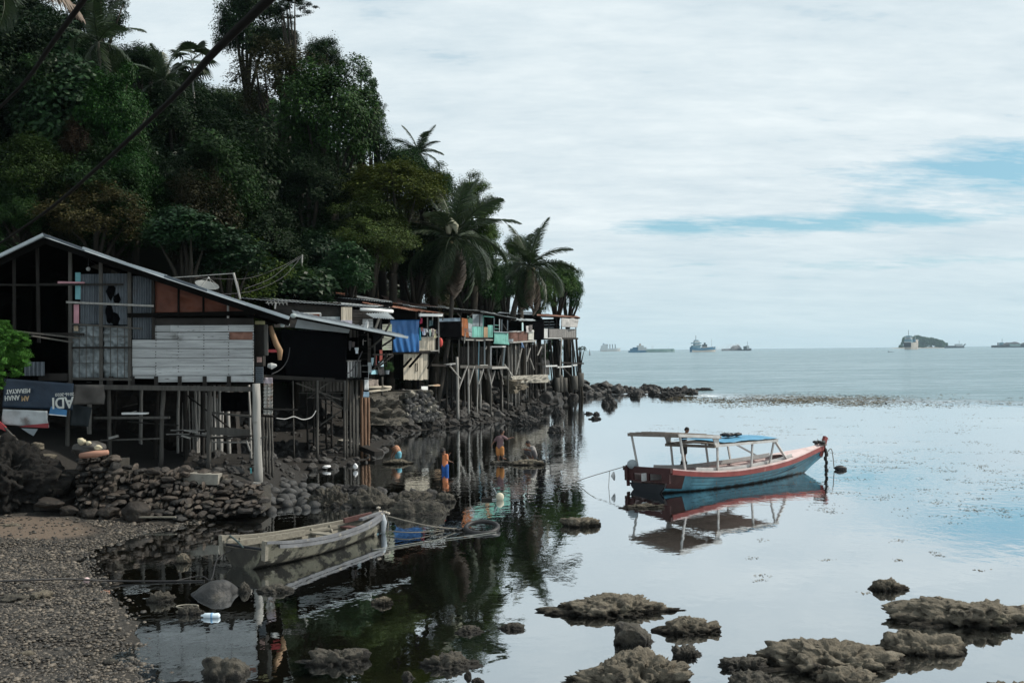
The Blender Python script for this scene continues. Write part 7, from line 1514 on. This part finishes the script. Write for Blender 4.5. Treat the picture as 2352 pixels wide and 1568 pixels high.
def head(mb, hb, c, face, up, r=.088):
    """head of radius R about C looking along FACE"""
    f = Vector(face).normalized(); u = Vector(up); u = (u-f*u.dot(f)).normalized(); s = f.cross(u)
    M = Matrix((f, s, u)).transposed()
    def el(p, rr, tgt=mb):
        V, F = ico(2); tgt.add([Vector(c)+M @ Vector((p[0]+v[0]*rr[0], p[1]+v[1]*rr[1], p[2]+v[2]*rr[2])) for v in V], F)
    k = r/.088
    E = lambda p, q, tg_=mb: el([x*k for x in p], [x*k for x in q], tg_)
    E((0, 0, .012), (.092, .074, .094)); E((.022, 0, -.045), (.062, .056, .062)); E((.058, 0, -.088), (.022, .026, .018)); E((.088, 0, -.022), (.018, .013, .022)); E((.082, 0, .020), (.015, .045, .012))
    E((.080, 0, -.056), (.014, .024, .007)); E((.080, 0, -.067), (.013, .020, .007))
    for sd in (1, -1): E((-.005, sd*.076, -.012), (.018, .008, .028)); E((.080, sd*.030, .002), (.010, .014, .009)); E((.052, sd*.042, -.022), (.03, .02, .02))
    E((-.012, 0, .034), (.094, .080, .086), hb); E((-.045, 0, -.005), (.06, .076, .07), hb)
    return M
def person(label, base, J, face, clothes, vox=.0085, hr=.085, palm=(0, 0, 1), hands=((0, 0, -1), (0, 0, -1)), up=(0, 0, 1), hairm=None, girth=1.0):
    """J: joints in metres relative to BASE: head neck chest pelvis shL shR elL elR wrL wrR hipL hipR knL knR anL anR toL toR"""
    root = thing('person', label, 'person', base); B = Vector(base); J = {k: B+Vector(v) for k, v in J.items()}
    mb = MB(); hb = MB(); head(mb, hb, J['head'], face, up, hr); g = girth
    cap(mb, J['neck'], J['head']-(J['head']-J['neck'])*.3, .042*g, .040)
    cap(mb, J['chest'], J['neck'], .085*g, .05); cap(mb, J['pelvis'], J['chest'], .088*g, .092*g)
    for s in 'LR':
        cap(mb, J['chest'].lerp(J['neck'], .55), J['sh'+s], .058*g, .046*g); cap(mb, J['sh'+s], J['el'+s], .040*g, .030*g); cap(mb, J['el'+s], J['wr'+s], .030*g, .021)
        cap(mb, J['pelvis'], J['hip'+s], .082*g, .076*g); cap(mb, J['hip'+s], J['kn'+s], .073*g, .047*g); m_ = J['kn'+s].lerp(J['an'+s], .3); cap(mb, J['kn'+s], m_, .046*g, .044*g); cap(mb, m_, J['an'+s], .044*g, .028)
        cap(mb, J['an'+s], J['to'+s], .030, .022); hand(mb, J['wr'+s], hands[0 if s == 'L' else 1], palm, 1 if s == 'L' else -1)
    remesh(mb, 'body', M_skin, root, vox); remesh(hb, 'hair', hairm or M_hair, root, vox)
    for name, m, segs in clothes:
        cb_ = MB()
        for a, b_, r1, r2 in segs:
            pa = J[a] if isinstance(a, str) else J[a[0]].lerp(J[a[1]], a[2]); pb = J[b_] if isinstance(b_, str) else J[b_[0]].lerp(J[b_[1]], b_[2]); cap(cb_, pa, pb, r1*g, r2*g, 12)
        remesh(cb_, name, m, root, vox*1.1)
    return root
SHIRT = lambda sl=.7, w_=.112: [('pelvis', 'chest', w_, w_*1.02), ('chest', ('chest', 'neck', .75), w_*1.0, .062)]+[(('chest', 'neck', .55), 'sh'+s, .068, .060) for s in 'LR']+[('sh'+s, ('sh'+s, 'el'+s, sl), .058, .056) for s in 'LR']
SHORTS = lambda k=.85, w_=.105: [('pelvis', ('pelvis', 'chest', .15), w_, w_*.98)]+[('pelvis', 'hip'+s, w_*.97, .094) for s in 'LR']+[('hip'+s, ('hip'+s, 'kn'+s, k), .094, .082) for s in 'LR']
def J_from(z, d, base, pts, dy):
    """pixel positions of the joints on the plane at distance D, pushed in depth by DY"""
    out = {}
    for k, (x, y) in pts.items(): out[k] = at(*z(x, y), d+dy.get(k, 0))-Vector(base)
    return out
M_or = mat('orange_shirt', (.50, .185, .085), .85, .12, 6); M_bl = mat('blue_shorts', (.018, .085, .30), .8, .15, 6)
M_ors = mat('orange_brown_shorts', (.34, .15, .05), .85, .2, 5); M_gry = mat('grey_tee', (.20, .19, .185), .85, .15, 6); M_gryd = mat('dark_grey_shorts', (.065, .062, .065), .85, .2, 5); M_nvy = mat('navy_cloth', (.018, .02, .03), .85, .2, 6); M_blk = mat('black_cloth', (.010, .010, .011), .85, .2, 6)
def stripes():
    m = mat('striped_shirt', (.06, .055, .065), .85, .2, 6); nt = m.node_tree; t = NT.__new__(NT); t.t = nt
    tc = t.n('ShaderNodeTexCoord'); wv = t.n('ShaderNodeTexWave'); wv.bands_direction = 'Z'; wv.inputs['Scale'].default_value = 9; t.l(tc.outputs['Object'], wv.inputs['Vector'])
    bs_ = [n for n in nt.nodes if n.type == 'BSDF_PRINCIPLED'][0]; src = bs_.inputs['Base Color'].links[0].from_socket
    t.l(t.mix(t.ramp(wv.outputs['Fac'], .55, .7), src, (.24, .13, .13)), bs_.inputs['Base Color']); return m
# orange shirt, wading, turned away to the right
d = gnd(*zG(828, 690)).y; B = gnd(*zG(828, 690)); 
pts = dict(head=(800, 452), neck=(812, 482), chest=(826, 520), pelvis=(824, 608), shL=(806, 500), shR=(846, 500), elL=(815, 560), elR=(850, 555), wrL=(868, 500), wrR=(888, 575), hipL=(808, 622), hipR=(842, 622), knL=(806, 690), knR=(845, 690), anL=(804, 760), anR=(845, 760), toL=(820, 772), toR=(862, 772))
dy = dict(shL=.10, elL=.12, wrL=.05, hipL=.03, knL=.03, anL=.03, toL=.0, shR=-.08, elR=-.12, wrR=-.1, hipR=-.02, head=0)
person('child in an orange shirt and blue shorts wading in the dark cove', B, J_from(zG, d, B, pts, dy), (.55, .6, -.3), [('shirt', M_or, SHIRT(.85, .122)), ('shorts', M_bl, SHORTS(.9))], hands=((.5, -.1, .9), (.9, 0, -.2)), girth=.80)
# striding child with the arm stretched out
B = gnd(*zG(1490, 562), .05); d = B.y
pts = dict(head=(1494, 222), neck=(1494, 262), chest=(1476, 305), pelvis=(1466, 402), shL=(1440, 292), shR=(1518, 288), elL=(1405, 335), elR=(1556, 312), wrL=(1374, 375), wrR=(1608, 293), hipL=(1448, 418), hipR=(1492, 418), knL=(1450, 492), knR=(1494, 490), anL=(1448, 556), anR=(1502, 535), toL=(1468, 566), toR=(1540, 543))
person('child in a striped shirt and orange-brown shorts stepping with one arm stretched out', B, J_from(zG, d, B, pts, dict(shL=.06, elL=.1, wrL=.1, shR=-.06, elR=-.02, wrR=0, hipR=-.03, knR=-.05)), (.75, .65, -.1), [('shirt', stripes(), SHIRT(.75, .118)), ('shorts', M_ors, SHORTS(.92, .112))], hands=((-.3, 0, -1), (1, 0, .15)))
# crouching child
B = gnd(*zG(1840, 562), .06); d = B.y
pts = dict(head=(1800, 362), neck=(1822, 398), chest=(1850, 430), pelvis=(1872, 500), shL=(1832, 412), shR=(1856, 412), elL=(1790, 442), elR=(1852, 448), wrL=(1752, 430), wrR=(1775, 428), hipL=(1862, 512), hipR=(1880, 512), knL=(1772, 462), knR=(1862, 455), anL=(1838, 548), anR=(1858, 545), toL=(1808, 558), toR=(1850, 558))
person('child crouching on a flat rock, elbows on knees, in grey clothes', B, J_from(zG, d, B, pts, dict(shL=.14, shR=-.12, elL=.12, elR=-.16, wrL=.03, wrR=-.05, hipL=.08, hipR=-.08, knL=.12, knR=-.17, anL=.08, anR=-.1, toL=.05, toR=-.2)), (-.85, -.4, -.5), [('shirt', M_gry, SHIRT(.7, .125)), ('shorts', M_gryd, SHORTS(.95, .112))], hands=((-1, -.1, 0), (-.9, .1, 0)))
# bending child
B = gnd(*zG(262, 560), .05); d = B.y
pts = dict(head=(212, 405), neck=(236, 408), chest=(252, 418), pelvis=(272, 458), shL=(232, 424), shR=(252, 424), elL=(205, 470), elR=(238, 470), wrL=(190, 520), wrR=(215, 515), hipL=(262, 478), hipR=(284, 478), knL=(260, 520), knR=(286, 515), anL=(260, 556), anR=(283, 552), toL=(244, 560), toR=(268, 560))
person('child bending down over the rocks in a dark vest and light blue shorts', B, J_from(zG, d, B, pts, dict(shL=.08, shR=-.08, elL=.1, elR=-.1, hipL=.06, hipR=-.06, knL=.06, knR=-.06, anL=.06, anR=-.06, wrL=.05, wrR=-.05)), (-.7, -.2, -.7), [('vest', mat('orange_vest', (.30, .16, .10), .85, .5, 12), SHIRT(.3, .118)), ('shorts', mat('light_blue_shorts', (.12, .32, .40), .8, .2, 6), SHORTS(1.0, .1))], hands=((-.2, 0, -1), (-.2, 0, -1)), up=(-.6, 0, .8))
# child behind the blue boat
B = gnd(*zF(718, 382)); d = B.y
pts = dict(head=(743, 148), neck=(733, 178), chest=(722, 205), pelvis=(715, 275), shL=(738, 190), shR=(706, 190), elL=(738, 232), elR=(694, 236), wrL=(734, 268), wrR=(690, 288), hipL=(726, 284), hipR=(704, 284), knL=(728, 340), knR=(706, 340), anL=(726, 392), anR=(704, 392), toL=(740, 398), toR=(720, 398))
person('child wading behind the canopy of the blue boat, head bowed, in dark clothes', B, J_from(zF, d, B, pts, dict(shL=-.1, shR=.1, elL=-.1, elR=.12, hipL=-.05, hipR=.05)), (.75, -.35, -.55), [('shirt', M_nvy, SHIRT(.4, .108)), ('shorts', M_blk, SHORTS(1.0, .1))], hands=((0, 0, -1), (0, 0, -1)))
# ---------------------------------------------------------------- ships on the horizon
def ship(name, label, z, x0, x1, ywl, d, depth_yaw, hm, bm, sheer, parts, beam=None, rake=.04, cat='ship'):
    """side profile in zoom pixels of the photograph, given a beam and turned by DEPTH_YAW degrees"""
    p0 = at(*z(x0, ywl), d); p1 = at(*z(x1, ywl), d); Lp = p1.x-p0.x; k = Lp/(x1-x0); ya = R(depth_yaw); L = Lp/max(math.cos(ya), .2)
    bsh = Boat(name, label, cat, Vector((p0.x, p0.y, 0)), ya); bmw = beam or L*.17; H = lambda y: (ywl-y)*k; Xs = lambda x: (x-x0)/(x1-x0)*L
    st = []
    for i in range(11):
        s = i/10; f = min(1, (1-s)*4.2)**.6 if s > .72 else 1; f = f*(.86+.14*min(1, s*6)); zz = H(np.interp(x0+(x1-x0)*s, [q[0] for q in sheer], [q[1] for q in sheer]))
        st.append((s*L, bmw/2*max(f, .03), zz))
    mb = MB(); W = 6
    for x, y, zz in st: mb.v += [(x-(.0 if x < L*.9 else rake*L*0), -y*.93, -1.5), (x, -y, zz*.4), (x, -y, zz), (x, y, zz), (x, y, zz*.4), (x, y*.93, -1.5)]
    mb.m = []; 
    for i in range(10):
        for j in range(5):
            a = i*6+j; mb.f.append((a, a+6, a+7, a+1)); mb.m.append(0 if j != 0 and j != 4 else (1 if bm else 0))
    mb.f += [(5, 4, 3, 2, 1, 0), tuple(range(60, 66))]; mb.m += [0, 0]
    bsh.put(mb, 'hull', [hm, bm or hm])
    for nm, m, kind, (a, b_, c_, e), wd in parts:
        mb = MB()
        if kind == 'box': mb.box(((Xs(a)+Xs(c_))/2, 0, (H(b_)+H(e))/2), (abs(Xs(c_)-Xs(a)), bmw*wd, abs(H(b_)-H(e))))
        elif kind == 'bar': mb.bar((Xs(a), 0, H(b_)), (Xs(c_), 0, H(e)), wd*k)
        elif kind == 'heap':
            n = 8; V = []
            for i in range(n+1):
                s = i/n; hh = H(e)+(H(b_)-H(e))*(math.sin(math.pi*s)**.7)*(.85+.15*math.sin(s*11)); V += [(Xs(a+(c_-a)*s), -bmw*.42*wd, H(e)), (Xs(a+(c_-a)*s), 0, hh), (Xs(a+(c_-a)*s), bmw*.42*wd, H(e))]
            F = [(i*3+j, i*3+3+j, i*3+4+j, i*3+1+j) for i in range(n) for j in range(2)]; mb.add(V, F)
        bsh.put(mb, nm, m)
    return bsh.root
SG = mat('ship_grey_blue', (.12, .22, .27), .7, .2, .2); SB = mat('ship_blue', (.05, .14, .22), .7, .2, .2); SW = mat('ship_white', (.42, .45, .46), .7, .15, .3); SRu = mat('ship_rust', (.24, .17, .15), .8, .25, .2); SK = mat('ship_black', (.03, .035, .045), .7, .2, .3); SGr = mat('ship_green_grey', (.20, .29, .28), .7, .2, .2); SD = mat('ship_dark', (.07, .09, .10), .8, .2, .3); SC = mat('coal', (.035, .038, .045), .9, .3, .5); SBe = mat('ship_beige', (.40, .37, .33), .8, .2, .3)  # ship white is dulled to put sea haze into the paint
ship('cargo_ship', 'blue coaster with a tall bridge aft and a yellow-grey digger on deck', zS, 1510, 1825, 309, 1500, 22, SB, SBe, [(1510, 248), (1560, 262), (1640, 265), (1740, 255), (1825, 246)],
 [('superstructure', SG, 'box', (1525, 232, 1620, 262), .8), ('bridge', SW, 'box', (1552, 180, 1612, 234), .7), ('bridge_wing', SG, 'box', (1525, 200, 1630, 212), .95), ('wheelhouse', SG, 'box', (1560, 168, 1600, 200), .5), ('mast', SD, 'bar', (1575, 180, 1575, 115), 4), ('fore_mast', SW, 'bar', (1777, 255, 1777, 158), 3), ('digger', SD, 'box', (1664, 220, 1712, 252), .4), ('digger_arm', SD, 'bar', (1622, 228, 1690, 245), 9), ('digger_hoop', SD, 'box', (1680, 200, 1696, 222), .25), ('hatch_coaming', SBe, 'box', (1650, 252, 1800, 262), .7)])
ship('cargo_ship', 'long low green-grey ship with dark blue stern and cluttered white bridge', zS, 792, 1338, 311, 1600, 12, SGr, None, [(792, 290), (980, 292), (990, 278), (1250, 280), (1338, 276)],
 [('stern_bulwark', SB, 'box', (790, 288, 975, 311), 1.02), ('superstructure', SW, 'box', (880, 250, 982, 292), .8), ('bridge', SW, 'box', (885, 230, 950, 262), .7), ('deck_gear', SB, 'box', (835, 250, 905, 288), .6), ('lifeboat', SB, 'box', (806, 265, 850, 290), .7), ('funnel', SBe, 'box', (908, 210, 925, 236), .3), ('mast', SD, 'bar', (917, 230, 917, 200), 3), ('post', SW, 'bar', (1060, 280, 1060, 230), 2), ('post', SW, 'bar', (1074, 280, 1074, 228), 2), ('post', SW, 'bar', (1262, 280, 1262, 244), 2), ('hatch_row', SGr, 'box', (1000, 272, 1320, 281), .6)])
ship('bulk_carrier', 'far white bulk carrier with four deck cranes, nearest the last house', zS, 447, 687, 300, 3800, 12, SW, SBe, [(447, 268), (560, 268), (620, 264), (687, 262)],
 [('superstructure', SW, 'box', (455, 234, 528, 272), .8), ('bridge', SW, 'box', (475, 214, 520, 240), .7), ('funnel', SB, 'box', (478, 206, 492, 232), .3)]+[('crane', SD, 'bar', (x, 268, x, 216), 8) for x in (530, 561, 592, 625)]+[('crane_boom', SD, 'bar', (625, 264, 687, 266), 5)])
ship('barge', 'coal barge hidden in grey smoke beside a small tug', zS, 1880, 2110, 290, 2300, 0, SD, None, [(1880, 268), (2110, 262)], [('coal_heap', SC, 'heap', (1975, 215, 2110, 268), 1.6)], beam=22, cat='barge')
ship('tugboat', 'small dark tug with a white wheelhouse at the end of the smoking barge', zS, 2070, 2222, 288, 2200, 0, SK, None, [(2070, 274), (2150, 276), (2222, 262)],
 [('deckhouse', SD, 'box', (2130, 236, 2165, 278), .6), ('wheelhouse', SW, 'box', (2160, 228, 2195, 276), .6), ('mast', SD, 'bar', (2176, 240, 2176, 178), 3), ('bow_fender', SW, 'box', (2185, 258, 2205, 272), .5)], cat='tug')
ship('cargo_ship', 'dark-sterned rusty ship seen from behind, in front of the wooded island', zT, 515, 722, 458, 1600, 37, SBe, None, [(515, 348), (560, 352), (650, 345), (722, 300)],
 [('stern_plate', SK, 'box', (512, 350, 519, 420), .90), ('superstructure', SG, 'box', (520, 300, 565, 350), .9), ('superstructure', SW, 'box', (524, 262, 560, 302), .78), ('bridge', SG, 'box', (528, 240, 556, 268), .62), ('bridge_wing', SW, 'box', (536, 262, 548, 272), 1.1), ('window_row', SK, 'box', (523, 276, 526, 290), .6), ('railing', SW, 'box', (516, 330, 520, 345), .95), ('mast', SD, 'bar', (540, 240, 540, 150), 5), ('fore_mast', SW, 'bar', (690, 340, 690, 215), 4), ('deck_house', SB, 'box', (620, 300, 650, 345), .6), ('hatch', SD, 'box', (570, 335, 690, 348), .7)], beam=13)
ship('landing_craft', 'flat dark landing craft with its ramp raised, right of the wooded island', zT, 1110, 1412, 420, 2800, 0, SK, None, [(1110, 390), (1250, 395), (1412, 398)],
 [('deckhouse', SW, 'box', (1268, 358, 1372, 400), .7), ('mast', SD, 'bar', (1330, 360, 1330, 298), 3), ('ramp', SD, 'bar', (1385, 398, 1430, 360), 14), ('cargo', SD, 'box', (1115, 384, 1255, 398), .7)], beam=14)
ship('barge', 'dark barge heaped with coal at the right edge of the sea', zT, 1862, 2500, 420, 2600, 0, SK, None, [(1862, 385), (2095, 378), (2500, 368)],
 [('coal_heap', SC, 'heap', (1990, 325, 2330, 378), 1.0), ('coal_heap', SC, 'heap', (2290, 335, 2520, 375), 1.0), ('bulkhead', SGr, 'box', (2095, 366, 2265, 402), 1.02), ('post', SK, 'box', (1935, 342, 1950, 382), .1), ('winch_house', SG, 'box', (1972, 340, 2020, 382), .4), ('mast', SD, 'bar', (2008, 380, 2008, 282), 4)], beam=22, cat='barge')
ship('canoe', 'small dark open canoe in front of the wooded island', zT, 208, 280, 468, 820, 10, SK, None, [(208, 452), (225, 464), (265, 464), (280, 458)], [('outrigger', SK, 'bar', (235, 464, 312, 468), 2)], cat='canoe')
bq = at(*zS(320, 330), 900); bu = thing('channel_buoy', 'dark channel buoy with a pointed frame, standing off the last house', 'buoy', (bq.x, bq.y, 0)); kk = 1/FOC*900*.1953
MB().tube([(bq.x, bq.y, -.2), (bq.x, bq.y, 6*kk)], 11*kk, 12).build('float', SK, bu)
mb = MB(); [mb.bar((bq.x+sx*9*kk, bq.y+sy*9*kk, 5*kk), (bq.x, bq.y, 46*kk), 3*kk) for sx, sy in ((-1, 0), (1, 0), (0, 1), (0, -1))]; mb.build('frame', SRu, bu); MB().ball((bq.x, bq.y, 55*kk), 5*kk, 1).build('top_mark', SK, bu); MB().bar((bq.x, bq.y, 46*kk), (bq.x, bq.y, 72*kk), 1.5*kk).build('staff', SK, bu)
# island with its wood, and the thin spit of sand
def island():
    d = 3000.0; k = d/FOC; x0 = at(*zT(-150, 425), d).x; x1 = at(*zT(1140, 422), d).x; n = 60; V = []; F = []; m = 10
    prof = [(-150, 425), (120, 430), (380, 412), (420, 408), (1120, 412), (1140, 422)]
    for i in range(n+1):
        x = x0+(x1-x0)*i/n; zx = -150+1290*i/n; hh = max((425-np.interp(zx, [p[0] for p in prof], [p[1] for p in prof]))*.1455*k, .0)
        for j in range(m+1): s = j/m; V.append((x*(d-8+s*180)/d, d-8+s*180, hh*math.sin(math.pi*s)*1.2-.3))
    for i in range(n):
        for j in range(m): a = i*(m+1)+j; F.append((a, a+m+1, a+m+2, a+1))
    return MB().add(V, F).build('island', mat('island_sand', (.30, .27, .22), .9, .2, .02), None, None, True)
tag(island(), kind='structure')
def island_wood():
    r = np.random.RandomState(4); d = 3000.0; k = d/FOC*.1455; V = []; F = []; top = [(385, 375), (420, 365), (440, 245), (480, 225), (560, 235), (690, 212), (740, 240), (800, 245), (920, 258), (1000, 285), (1060, 300), (1110, 345), (1135, 340), (1145, 410)]
    cl = []
    for q in range(300):
        zx = r.uniform(395, 1140); tp = np.interp(zx, [p[0] for p in top], [p[1] for p in top]); h_ = (420-tp)*k; z = h_*r.rand()**.6; yy = d+20+r.rand()*110; c = np.array([at(*zT(zx, 420), d).x*yy/d, yy, z]); cl.append(c)
        s = 26*k*r.uniform(.6, 1.2); c[2] = max(min(c[2], h_-s*.7), s*.3); nl = 100; P = r.normal(size=(nl, 3)); P /= np.linalg.norm(P, axis=1)[:, None]; P = c+P*s*(r.rand(nl, 1)**.4)
        for p in P:
            a = r.normal(size=3); a /= np.linalg.norm(a); b_ = np.cross(a, r.normal(size=3)); b_ /= np.linalg.norm(b_); w_ = 9*k; i = len(V); V += [p-a*w_, p-b_*w_*.7, p+a*w_, p+b_*w_*.7]; F.append((i, i+1, i+2, i+3))
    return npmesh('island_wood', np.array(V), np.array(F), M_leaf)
o = bpy.data.objects.new('island_wood', island_wood()); COL.objects.link(o); o.color = (2.2, 2.4, 3.4, 1); tag(o, kind='stuff')  # bluish tint puts distance haze into the leaf colour
# the dark cables slung between the camera and the hillside
cable('cable', 'thick dark cable slung across the hillside trees from the top edge to the plank house', [at(660, -40, 4.6), at(500, 112, 5.2), at(400, 222, 6.0), at(230, 380, 7.5), at(100, 490, 9.5), at(-40, 585, 13)], [.025, .022, .016, .015, .014, .012], mat('dark_cable', (.010, .0095, .009), .9, .1, 10, None, 0, 1, .05))
cable('cable', 'thinner dark cable slanting across the top corner over the palm fronds', [at(215, -30, 5.2), at(120, 100, 5.6), at(60, 185, 6.0), at(-30, 275, 6.6)], [.016, .014, .011, .010], MATS['dark_cable'])
# ---------------------------------------------------------------- sea air, and the smoke over the coal barge
def volume_mat(name, col, dens, noise=None):
    m = bpy.data.materials.new(name); m.use_nodes = True; t = NT(m); v = t.n('ShaderNodeVolumePrincipled'); v.inputs['Color'].default_value = (*col, 1); v.inputs['Density'].default_value = dens; v.inputs['Anisotropy'].default_value = .2
    if noise:
        tc = t.n('ShaderNodeTexCoord'); q = t.noise(tc.outputs['Object'], noise, 4, .6); t.l(t.math('MULTIPLY', t.ramp(q, .42, .66), dens), v.inputs['Density'])
    o = t.n('ShaderNodeOutputMaterial'); t.l(v.outputs[0], o.inputs['Volume']); return m
hb_ = MB().box((0, 1880, 18.2), (5200, 4000, 43.4)); tag(hb_.build('haze', volume_mat('haze', (.62, .84, 1.0), .00007)), kind='stuff')

c_ = at(*zS(1955, 262), 2240); V_, F_ = ico(3); sm_ = MB()
for dx, dz, rx, rz in ((0, 0, 26, 9), (-22, -3, 16, 6), (14, 4, 14, 7)): sm_.add([(c_.x+dx+v[0]*rx, c_.y+v[1]*9, max(c_.z+dz+v[2]*rz, .3)) for v in V_], F_)
tag(sm_.build('smoke', volume_mat('smoke', (.75, .78, .80), .05, .09), None, c_), kind='stuff')
